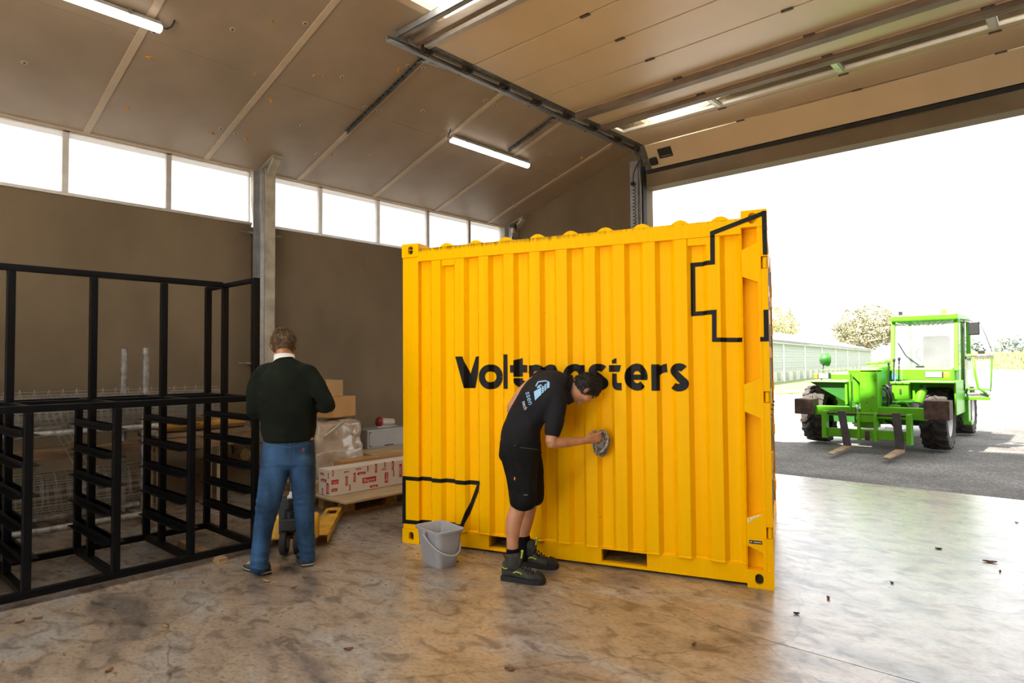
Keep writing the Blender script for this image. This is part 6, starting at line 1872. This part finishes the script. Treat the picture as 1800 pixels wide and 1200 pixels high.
tp('hose_reel_guard', MB().tube([(-2.50, 12.55, 1.15), (-2.50, 12.55, 1.40), (-2.44, 12.55, 1.45), (-2.40, 12.55, 1.40), (-2.40, 12.55, 1.15)], 0.008, 6), m_galv, bevel=0)
tp('motor_end', MB().cyl((-2.62, 12.3, 0.36), (-2.40, 12.3, 0.33), 0.06, 16), m_rim, auto=40)
# top rack of small clamps on the boom
for k in range(6):
    tp('boom_clamp', MB().box(-3.05 + 0.04 * (k % 2), -2.85 + 0.04 * (k % 2), 13.0 + 0.3 * k, 13.06 + 0.3 * k, 1.455 + 0.015 * k, 1.50 + 0.015 * k), m_grn)
    tp('clamp_pad', MB().box(-3.03, -2.95, 13.08 + 0.3 * k, 13.16 + 0.3 * k, 1.46 + 0.015 * k, 1.50 + 0.015 * k), m_black)
# tool box, canister, inner parts
tb = tp('tool_box', MB().box(-2.56, -2.31, 12.58, 12.90, 0.86, 1.13), m_grn, bevel=0.008)
MB().box(-2.58, -2.29, 12.56, 12.92, 1.13, 1.17).build('tool_box_lid', m_grn, tb, bevel=0.01)
MB().box(-2.445, -2.42, 12.565, 12.58, 0.97, 1.05).build('latch', m_rust, tb)
cn = tp('canister', MB().cyl((-2.20, 12.75, 0.80), (-2.14, 12.80, 1.05), 0.075, 18), m_grn, auto=40, bevel=0.015)
MB().cyl((-2.14, 12.80, 1.05), (-2.13, 12.81, 1.11), 0.05, 14).build('canister_cap', m_dgrn, cn, auto=40)
tp('pulley', MB().lathe([(0.10, -0.02), (0.12, -0.02), (0.12, 0.02), (0.10, 0.02)], 20, T(-2.42, 12.6, 0.72) @ rotM(pi / 2, 'X')), m_grn, bevel=0)
tp('side_plate', MB().box(-2.60, -2.42, 12.45, 12.50, 0.50, 0.78), m_grn)
# fork carriage
ca = tp('fork_carriage', MB().box(-3.46, -2.24, 12.02, 12.09, 0.225, 0.375), m_grn)
for (x, z0, z1) in ((-3.49, 0.200, 0.665), (-2.215, 0.165, 0.66)):
    MB().box(x - 0.035, x + 0.035, 11.97, 12.15, z0, z1).build('carriage_side', m_grn, ca, bevel=0.005)
MB().cyl((-3.46, 12.05, 0.628), (-2.24, 12.05, 0.628), 0.022, 12).build('fork_shaft', m_rust, ca, auto=40)
for x in (-2.955, -2.70): MB().box(x - 0.02, x + 0.02, 11.99, 12.11, 0.19, 0.66).build('carriage_rib', m_grn, ca, bevel=0.004)
MB().box(-2.95, -2.70, 12.03, 12.09, 0.50, 0.66).build('carriage_plate', m_grn, ca, bevel=0.004)
MB().box(-2.86, -2.79, 12.0, 12.03, 0.20, 0.36).build('lock_plate', m_rust, ca, bevel=0.004)
MB().box(-2.95, -2.70, 12.10, 12.40, 0.40, 0.52).build('carriage_arm', m_grn, ca, bevel=0.01)
for (xa, xb) in ((-3.205, -3.125), (-2.385, -2.345)):
    fk = MB()
    fk.add([(xa - 0.06, 11.95, 0.68), (xa + 0.06, 11.95, 0.68), (xb + 0.06, 11.99, 0.05), (xb - 0.06, 11.99, 0.05), (xa - 0.06, 11.99, 0.68), (xa + 0.06, 11.99, 0.68), (xb + 0.06, 12.03, 0.05), (xb - 0.06, 12.03, 0.05)],
           [(0, 3, 2, 1), (4, 5, 6, 7), (0, 1, 5, 4), (1, 2, 6, 5), (2, 3, 7, 6), (3, 0, 4, 7)])
    f = tp('fork', fk, m_forkg, bevel=0.004)
    bl = MB(); rings = []
    for (y, hw, z0, z1) in ((12.03, 0.062, 0.045, 0.095), (11.9, 0.062, 0.045, 0.092), (11.25, 0.058, 0.050, 0.078), (11.02, 0.042, 0.055, 0.068)):
        rings.append([Vector((xb - hw, y, z0)), Vector((xb + hw, y, z0)), Vector((xb + hw, y, z1)), Vector((xb - hw, y, z1))])
    bl.loft(rings); bl.build('fork_blade', m_forkt, f, bevel=0.004)
# cab
CX0, CX1, CY0, CY1 = -2.715, -1.745, 13.45, 15.05
cabp = tp('cab_base', MB().box(CX0, CX1, CY0, CY1, 0.80, 1.36), m_grn, bevel=0.03)
for (x, y, lean) in ((CX0, CY0, 0.16), (CX1, CY0, 0.16), (CX0, CY1, 0.0), (CX1, CY1, 0.0)):
    tp('cab_pillar', MB().bar((x, y, 1.34), (x, y + lean, 2.24), 0.07, 0.07), m_grn, bevel=0.012)
rf = tp('cab_roof', MB().box(CX0 - 0.03, CX1 + 0.03, CY0 + 0.06, CY1 + 0.06, 2.24, 2.36), m_grn, bevel=0.025)
vis = MB(); n = 8
for k in range(9):
    x = CX0 + 0.08 + k * (CX1 - CX0 - 0.16) / 8
    MB().bar((x, CY0 + 0.09, 2.24), (-2.23 + (x + 2.23) * 0.55, CY0 + 0.16, 2.13), 0.012, 0.012).build('guard_bar', m_grn, rf)
tp('windscreen', MB().add([(CX0 + 0.03, CY0 - 0.01, 1.40), (CX1 - 0.03, CY0 - 0.01, 1.40), (CX1 - 0.03, CY0 + 0.145, 2.22), (CX0 + 0.03, CY0 + 0.145, 2.22)], [(0, 1, 2, 3)]), m_cabg, bevel=0)
tp('side_window', MB().box(CX0 - 0.002, CX0 + 0.002, CY0 + 0.1, CY1 - 0.03, 1.40, 2.22), m_cabg, bevel=0)
tp('rear_window', MB().box(CX0 + 0.03, CX1 - 0.03, CY1 - 0.002, CY1 + 0.002, 1.40, 2.22), m_cabg, bevel=0)
tp('front_panel', MB().box(CX0 + 0.02, CX1 - 0.02, 13.30, 13.50, 1.17, 1.40), m_grn, bevel=0.03)
tp('wiper', MB().tube([(-2.28, 13.43, 1.43), (-2.50, 13.45, 1.62), (-2.62, 13.47, 1.85)], 0.010, 6), m_black, bevel=0)
tp('wiper_motor', MB().box(-2.34, -2.22, 13.38, 13.44, 1.38, 1.44), m_black)
tp('blue_sticker', MB().add([(-2.70, 13.298, 1.19), (-2.62, 13.298, 1.19), (-2.62, 13.298, 1.28), (-2.66, 13.298, 1.32), (-2.70, 13.298, 1.30)], [(0, 1, 2, 3, 4)]), M_('blue_print', (0.02, 0.16, 0.55), 0.5), bevel=0)
st = tp('seat', MB().box(-2.45, -2.0, 14.3, 14.75, 1.10, 1.42), m_seat, bevel=0.05)
MB().box(-2.45, -2.0, 14.7, 14.85, 1.4, 2.0).build('seat_back', m_seat, st, bevel=0.05)
sw_ = tp('steering_column', MB().cyl((-2.23, 13.7, 1.30), (-2.23, 13.95, 1.62), 0.04, 12), m_seat, auto=40, bevel=0)
ringp = [(-2.23 + 0.19 * cos(a), 13.95 - 0.10 * sin(a), 1.64 + 0.16 * sin(a)) for a in [2 * pi * i / 28 for i in range(28)]]
MB().tube(ringp, 0.018, 8, closed=True).build('steering_wheel', m_seat, sw_, smooth=True)
tp('beacon', MB().lathe([(0.0, 0.11), (0.03, 0.11), (0.045, 0.09), (0.045, 0.0)], 14, T(-1.98, 14.0, 2.36)), m_amber, smooth=True, bevel=0)
tp('work_lamp', MB().box(-2.62, -2.56, 13.55, 13.62, 2.36, 2.43), m_black); tp('work_lamp', MB().box(-1.85, -1.78, 13.55, 13.62, 2.36, 2.42), m_galv)
# right side: open door, rails, mirror
tp('door_post', MB().bar((-1.66, 13.62, 1.0), (-1.66, 13.78, 2.25), 0.03, 0.05), m_black); tp('door_post', MB().bar((-1.70, 13.70, 0.75), (-1.70, 13.86, 2.22), 0.035, 0.05), m_grn)
mi = tp('mirror', MB().box(-1.58, -1.42, 13.62, 13.68, 1.96, 2.20), m_black, bevel=0.02)
MB().tube([(-1.70, 13.72, 2.25), (-1.55, 13.66, 2.22), (-1.46, 13.64, 2.17), (-1.50, 13.66, 2.10)], 0.010, 6).build('mirror_arm', m_black, mi, smooth=True)
MB().tube([(-1.42, 13.66, 2.18), (-1.34, 13.68, 1.95), (-1.26, 13.70, 1.66)], 0.007, 6).build('mirror_cable', m_black, mi, smooth=True)
od = tp('open_door', MB().tube([(-1.66, 13.75, 0.95), (-1.63, 13.72, 1.02), (-1.30, 13.70, 1.02), (-1.30, 13.70, 1.0), (-1.26, 13.68, 1.58), (-1.30, 13.68, 1.62), (-1.60, 13.70, 1.62), (-1.66, 13.74, 1.55)], 0.020, 8), m_grn, bevel=0, smooth=True)
MB().box(-1.62, -1.24, 13.66, 13.72, 1.555, 1.62).build('door_sill', m_dgalv, od, bevel=0.006)
MB().add([(-1.62, 13.69, 1.10), (-1.30, 13.69, 1.10), (-1.27, 13.69, 1.55), (-1.62, 13.69, 1.55)], [(0, 1, 2, 3)]).build('door_glass', m_cabg, od)
MB().box(-1.64, -1.32, 13.65, 13.95, 0.90, 0.955).build('step_plate', m_dgalv, od, bevel=0.006)
MB().box(-1.66, -1.30, 13.62, 13.66, 0.84, 0.90).build('step_edge', m_grn, od, bevel=0.006)
MB().box(-1.46, -1.36, 13.66, 13.70, 1.64, 1.70).build('door_latch', m_black, od, bevel=0.01)
MB().tube([(-1.52, 13.62, 1.58), (-1.50, 13.60, 1.30), (-1.46, 13.60, 1.05), (-1.34, 13.60, 0.95)], 0.022, 8).build('grab_rail', m_grn, od, smooth=True)
tp('step_ladder', MB().box(-1.72, -1.62, 13.72, 13.98, 0.46, 0.86), m_grn); tp('step_ladder', MB().box(-1.70, -1.58, 13.70, 14.0, 0.40, 0.46), m_grn)
# left mirror
ml = tp('mirror', MB().cyl((-3.80, 13.3, 1.56), (-3.780, 13.317, 1.56), 0.135, 24), m_dgrn, auto=40)
MB().lathe([(0.125, 0.0), (0.12, 0.05), (0.10, 0.10), (0.0, 0.14)], 20, frame((-3.80, 13.3, 1.56), (0.65, -0.76, 0), (0, 0, 1), (-0.76, -0.65, 0))).build('mirror_shell', m_dgrn, ml, smooth=True)
MB().tube([(-3.86, 13.3, 1.50), (-3.84, 13.2, 1.40), (-3.80, 12.95, 1.18)], 0.014, 8).build('mirror_arm', m_black, ml, smooth=True)
# ================================================================== beyond the yard
m_grass = M_('sunlit_grass', (0.20, 0.27, 0.07), 0.9, var=0.25, scale=2, bump=0.5, bscale=20)
b = MB()
b.add([(-90, 31.0, 0.02), (-10.9, 30.4, 0.02), (-7.6, 38.0, 0.02), (-14.0, 110, 0.02), (-90, 110, 0.02), (-90, 31.0, -0.05), (-10.9, 30.4, -0.05), (-7.6, 38.0, -0.05), (-14.0, 110, -0.05), (-90, 110, -0.05)],
      [(0, 1, 2, 3, 4), (9, 8, 7, 6, 5), (0, 5, 6, 1), (1, 6, 7, 2), (2, 7, 8, 3), (3, 8, 9, 4), (4, 9, 5, 0)])
gr = b.build('lawn', m_grass); gr['kind'] = 'structure'; gr['label'] = 'pale sunlit lawn in front of the long barn'

# long low barn
BD = Vector((-0.122, 0.992, 0)); BN = Vector((0.992, 0.122, 0)); B0 = Vector((-16.56, 46.28, 0))
bar = thing('barn', 'long low white barn with grey roof beyond the lawn', 'barn', B0, atan2(-0.122, 0.992) * 0)
def bw(s, off, z): return B0 + BD * s + BN * off + Vector((0, 0, z))
def bbox(b, s0, s1, o0, o1, z0, z1):
    v = [bw(s, o, z) for z in (z0, z1) for (s, o) in ((s0, o0), (s1, o0), (s1, o1), (s0, o1))]
    return b.add(v, [(0, 3, 2, 1), (4, 5, 6, 7), (0, 1, 5, 4), (1, 2, 6, 5), (2, 3, 7, 6), (3, 0, 4, 7)])
m_bwall = M_('pale_grey_cladding', (0.30, 0.315, 0.32), 0.7, var=0.04)
m_bbase = M_('cream_plinth', (0.42, 0.41, 0.37), 0.8, var=0.05)
m_broof = M_('grey_fibre_roof', (0.17, 0.165, 0.185), 0.8, var=0.08, scale=0.6)
m_bwin = M_('dark_barn_window', (0.10, 0.13, 0.17), 0.3)
S0, S1 = -14.0, 58.0
bbox(MB(), S0, S1, -12.0, -0.02, 0, 2.7).build('wall', m_bbase, bar, world=True)
wl_ = bbox(MB(), S0, S1, -0.02, 0.0, 0, 0.78).build('plinth', m_bbase, bar, world=True)
posts = [-13.8, -6.0, 2.0, 9.8, 17.7, 25.6, 34.0, 43.8, 57.0]
for a, c in zip(posts[:-1], posts[1:]):
    nb = 10
    for k in range(nb):
        z0 = 0.78 + k * 0.205
        bbox(MB(), a + 0.15, c - 0.15, -0.02, 0.02 + 0.02 * (k % 2), z0, z0 + 0.20).build('cladding_plank', m_bwall, bar, world=True)
    w_n = 3
    for k in range(w_n):
        s = a + (k + 0.35) * (c - a) / w_n
        o = bbox(MB(), s, s + 1.0, -0.01, 0.03, 0.06, 0.72).build('window', m_bbase, bar, world=True)
        bbox(MB(), s + 0.06, s + 0.94, 0.03, 0.036, 0.10, 0.68).build('pane', m_bwin, o)
for s in posts: bbox(MB(), s - 0.13, s + 0.13, 0.0, 0.10, 0, 2.72).build('post', M_('white_paint', (0.75, 0.75, 0.75), 0.6), bar, world=True)
bbox(MB(), S0, S1, 0.02, 0.35, 2.72, 2.86).build('gutter', m_bwall, bar, world=True)
b = MB()
v = [bw(S0, 0.4, 2.86), bw(S1, 0.4, 2.86), bw(S1, -6, 4.55), bw(S0, -6, 4.55), bw(S0, -12.4, 2.86), bw(S1, -12.4, 2.86)]
v += [p + Vector((0, 0, 0.12)) for p in v]
b.add(v, [(0, 3, 2, 1), (3, 4, 5, 2), (6, 7, 8, 9), (9, 8, 11, 10), (0, 1, 7, 6), (4, 10, 11, 5), (0, 6, 9, 3), (3, 9, 10, 4), (1, 2, 8, 7), (2, 5, 11, 8)])
rf_ = b.build('roof', m_broof, bar, world=True)
for k in range(9):
    s = -10 + k * 7.6
    bb_ = MB(); v = [bw(s, -1.2, 2.98 + 0.42), bw(s + 2.2, -1.2, 2.98 + 0.42), bw(s + 2.2, -2.6, 2.98 + 0.80), bw(s, -2.6, 2.98 + 0.80)]
    v2 = [p + Vector((0, 0, 0.08)) for p in v]
    bb_.add(v + v2, [(4, 5, 6, 7), (0, 1, 5, 4), (1, 2, 6, 5), (2, 3, 7, 6), (3, 0, 4, 7)])
    bb_.build('skylight', M_('roof_light', (0.62, 0.64, 0.66), 0.4), rf_)

# trees
def foliage(b, c, rad, n, size, seed, flat=1.0):
    rr = random.Random(seed)
    for k in range(n):
        while True:
            v = Vector((rr.uniform(-1, 1), rr.uniform(-1, 1), rr.uniform(-1, 1)))
            if 0.25 < v.length < 1 and rr.random() < v.length: break
        # clumps
        v += noise.noise_vector(v * 2.2 + Vector((seed, 0, 0))) * 0.35
        p = Vector(c) + Vector((v.x * rad, v.y * rad, v.z * rad * flat))
        a = Vector((rr.gauss(0, 1), rr.gauss(0, 1), rr.gauss(0, 1))).normalized(); d = a.orthogonal().normalized(); e = a.cross(d)
        s = size * rr.uniform(0.6, 1.3)
        b.add([p - d * s - e * s * .5, p + d * s - e * s * .5, p + d * s * .6 + e * s * .6, p - d * s * .6 + e * s * .6], [(0, 1, 2, 3)])
def tree(name, label, base, h, rad, n, size, mat, seed, flat=0.75, group='trees beyond the yard', trunk_h=None):
    t = thing(name, label, 'tree', base, 0, group)
    rr = random.Random(seed)
    th = trunk_h if trunk_h else h * 0.45
    tr = MB()
    bz = base[2] if len(base) > 2 else 0
    tr.cyl((0, 0, 0), (0, 0, th), 0.03 * h, 8, r2=0.018 * h)
    for k in range(7):
        a = rr.uniform(0, 2 * pi); r_ = rad * rr.uniform(.4, .8)
        tr.tube([(0, 0, th * rr.uniform(.5, 1)), (r_ * .4 * cos(a), r_ * .4 * sin(a), th + rad * .25), (r_ * cos(a), r_ * sin(a), th + rad * rr.uniform(.3, .8))], [0.012 * h, 0.008 * h, 0.003 * h], 6)
    tr.build('trunk', m_woodd, t)
    f = MB()
    foliage(f, (0, 0, h - rad * flat), rad, n, size, seed, flat)
    for k in range(4):
        a = 2 * pi * k / 4 + seed
        foliage(f, (rad * .6 * cos(a), rad * .6 * sin(a), h - rad * flat * 1.25), rad * .55, n // 5, size, seed + k + 1, 0.8)
    tag(f.build('foliage', mat, t), kind='stuff')
    return t
m_leaf1 = M_('washed_out_olive_leaves', (0.34, 0.32, 0.19), 0.8, var=0.25, scale=1.2)  # leaf colours paled to stand for the glare outside
m_leaf2 = M_('washed_out_yellow_leaves', (0.45, 0.43, 0.20), 0.8, var=0.25, scale=1.2)
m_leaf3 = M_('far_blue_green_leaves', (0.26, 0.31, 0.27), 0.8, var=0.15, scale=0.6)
tree('broad_tree', 'broad pale olive tree behind the far end of the barn', (-30.2, 131.0, 0), 11.2, 5.3, 9000, 0.17, m_leaf1, 5, 0.72)
tree('broad_tree', 'smaller pale tree right of the broad olive tree', (-24.0, 147, 0), 8.6, 3.2, 5000, 0.14, m_leaf1, 9, 0.8)
tree('yellow_tree', 'pale yellow-green tree showing over the barn roof beside the container', (-44, 122, 0), 11.8, 4.4, 4000, 0.16, m_leaf2, 3, 0.8)
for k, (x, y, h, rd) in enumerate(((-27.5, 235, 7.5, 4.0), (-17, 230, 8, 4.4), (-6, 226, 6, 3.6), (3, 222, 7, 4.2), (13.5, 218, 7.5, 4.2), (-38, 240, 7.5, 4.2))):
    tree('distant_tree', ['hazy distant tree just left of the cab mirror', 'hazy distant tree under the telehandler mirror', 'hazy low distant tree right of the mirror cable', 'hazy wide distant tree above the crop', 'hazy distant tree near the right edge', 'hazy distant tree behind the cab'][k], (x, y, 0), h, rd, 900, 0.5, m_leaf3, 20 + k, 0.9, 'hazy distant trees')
# crop field
m_corn = M_('ripe_crop', (0.36, 0.36, 0.12), 0.85, var=0.45, scale=3)
rr = random.Random(11)
b = MB()
for k in range(16000):
    t = rr.random(); dpt = rr.uniform(0, 1) ** 2 * 14
    p = Vector((-26 + 34 * t, 152 - 62 * t, 0)) + Vector((0.3, 1, 0)).normalized() * dpt
    h = rr.uniform(1.2, 2.8); a = rr.uniform(0, pi); w = rr.uniform(0.06, 0.2)
    d = Vector((cos(a), sin(a), 0)) * w
    b.add([p - d * .4, p + d * .4, p + d + Vector((0, 0, h * .7)), p + Vector((rr.uniform(-.2, .2), 0, h))], [(0, 1, 2, 3)])
cr_ = b.build('crop_field', m_corn)
tag(cr_, 'strip of yellowing crop at the far edge of the yard', 'crop', kind='stuff')
far = MB().add([(-140, 140, -0.03), (140, 140, -0.03), (300, 600, -0.03), (-300, 600, -0.03)], [(0, 1, 2, 3)])
struct(far.build('fields', M_('distant_field', (0.40, 0.40, 0.22), 0.9, scale=0.05)), 'distant fields to the horizon')

# ================================================================== leaves and crumbs on the hall floor
m_lf = M_('dry_leaf', (0.24, 0.105, 0.035), 0.8, var=0.3, scale=30)
m_lf2 = M_('pale_wood_chip', (0.40, 0.24, 0.10), 0.8)
m_lf3 = M_('dark_dirt', (0.03, 0.025, 0.02), 0.9)
def litter(px, py, L, kind, lab):
    p = ground(px, py, 0.0)
    a = random.uniform(0, pi)
    b = MB(); n = 6
    rings = []
    for i in range(n + 1):
        t = i / n - 0.5
        w = L * 0.26 * max(0.08, cos(t * pi)) * (1 if kind != 'chip' else 0.6)
        z = 0.004 + 0.010 * abs(t) * (L / 0.05) ** 0 * (0.6 if kind == 'dirt' else 1)
        rings.append([Vector((t * L, -w, z + 0.004)), Vector((t * L, 0, z - 0.001)), Vector((t * L, w, z + 0.005)), Vector((t * L, w * .5, max(0.001, z - 0.003))), Vector((t * L, -w * .5, max(0.001, z - 0.003)))])
    b.loft(rings)
    o = b.build({'leaf': 'dry_leaf', 'chip': 'wood_chip', 'dirt': 'dirt_crumb'}[kind], {'leaf': m_lf, 'chip': m_lf2, 'dirt': m_lf3}[kind])
    o.location = p; o.rotation_euler = (0, 0, a)
    tag(o, lab, {'leaf': 'leaf', 'chip': 'wood chip', 'dirt': 'dirt'}[kind], {'leaf': 'dry leaves on the floor', 'chip': 'wood chips on the floor', 'dirt': 'dirt crumbs on the floor'}[kind])
for a in ((613, 1142, .05, 'leaf', 'small dry leaf on the floor left of the foreground centre'), (896, 1178, .055, 'leaf', 'reddish dry leaf near the bottom edge of the photo'),
          (192, 1180, .05, 'leaf', 'curled dry leaf at the bottom left'), (290, 1102, .055, 'chip', 'thin wood chip on the left foreground floor'), (35, 1094, .05, 'leaf', 'dry leaf below the rack at the left edge'),
          (66, 1088, .05, 'leaf', 'dark leaf by the rack front rail near the left edge'), (468, 1022, .07, 'chip', 'wood splinter beside the standing man\'s left shoe'), (517, 1034, .04, 'leaf', 'pale leaf right of the standing man\'s shoes'),
          (536, 1016, .04, 'leaf', 'dry leaf behind the standing man\'s right heel'), (1220, 1134, .035, 'leaf', 'orange leaf in front of the container corner'), (1740, 988, .09, 'leaf', 'long dark leaf on the bright floor at right'),
          (1650, 965, .05, 'dirt', 'dark crumb on the bright floor below the forks'), (1758, 1005, .03, 'dirt', 'dark crumb at the right under the long leaf'), (1568, 1025, .03, 'dirt', 'dark crumb in the middle of the bright floor'),
          (1400, 1079, .035, 'dirt', 'dark crumb right of the container corner'), (802, 988, .035, 'dirt', 'dirt crumb right of the bucket'), (1456, 1052, .045, 'leaf', 'thin leaf on the bright floor near the container'),
          (1787, 919, .03, 'dirt', 'dark crumb at the right edge of the bright floor'), (660, 866, .05, 'dirt', 'dark crumb in front of the pallet'), (640, 868, .06, 'dirt', 'larger dark crumb in front of the pallet'),
          (676, 872, .04, 'dirt', 'small dark crumb right of the pallet block')):
    litter(*a)
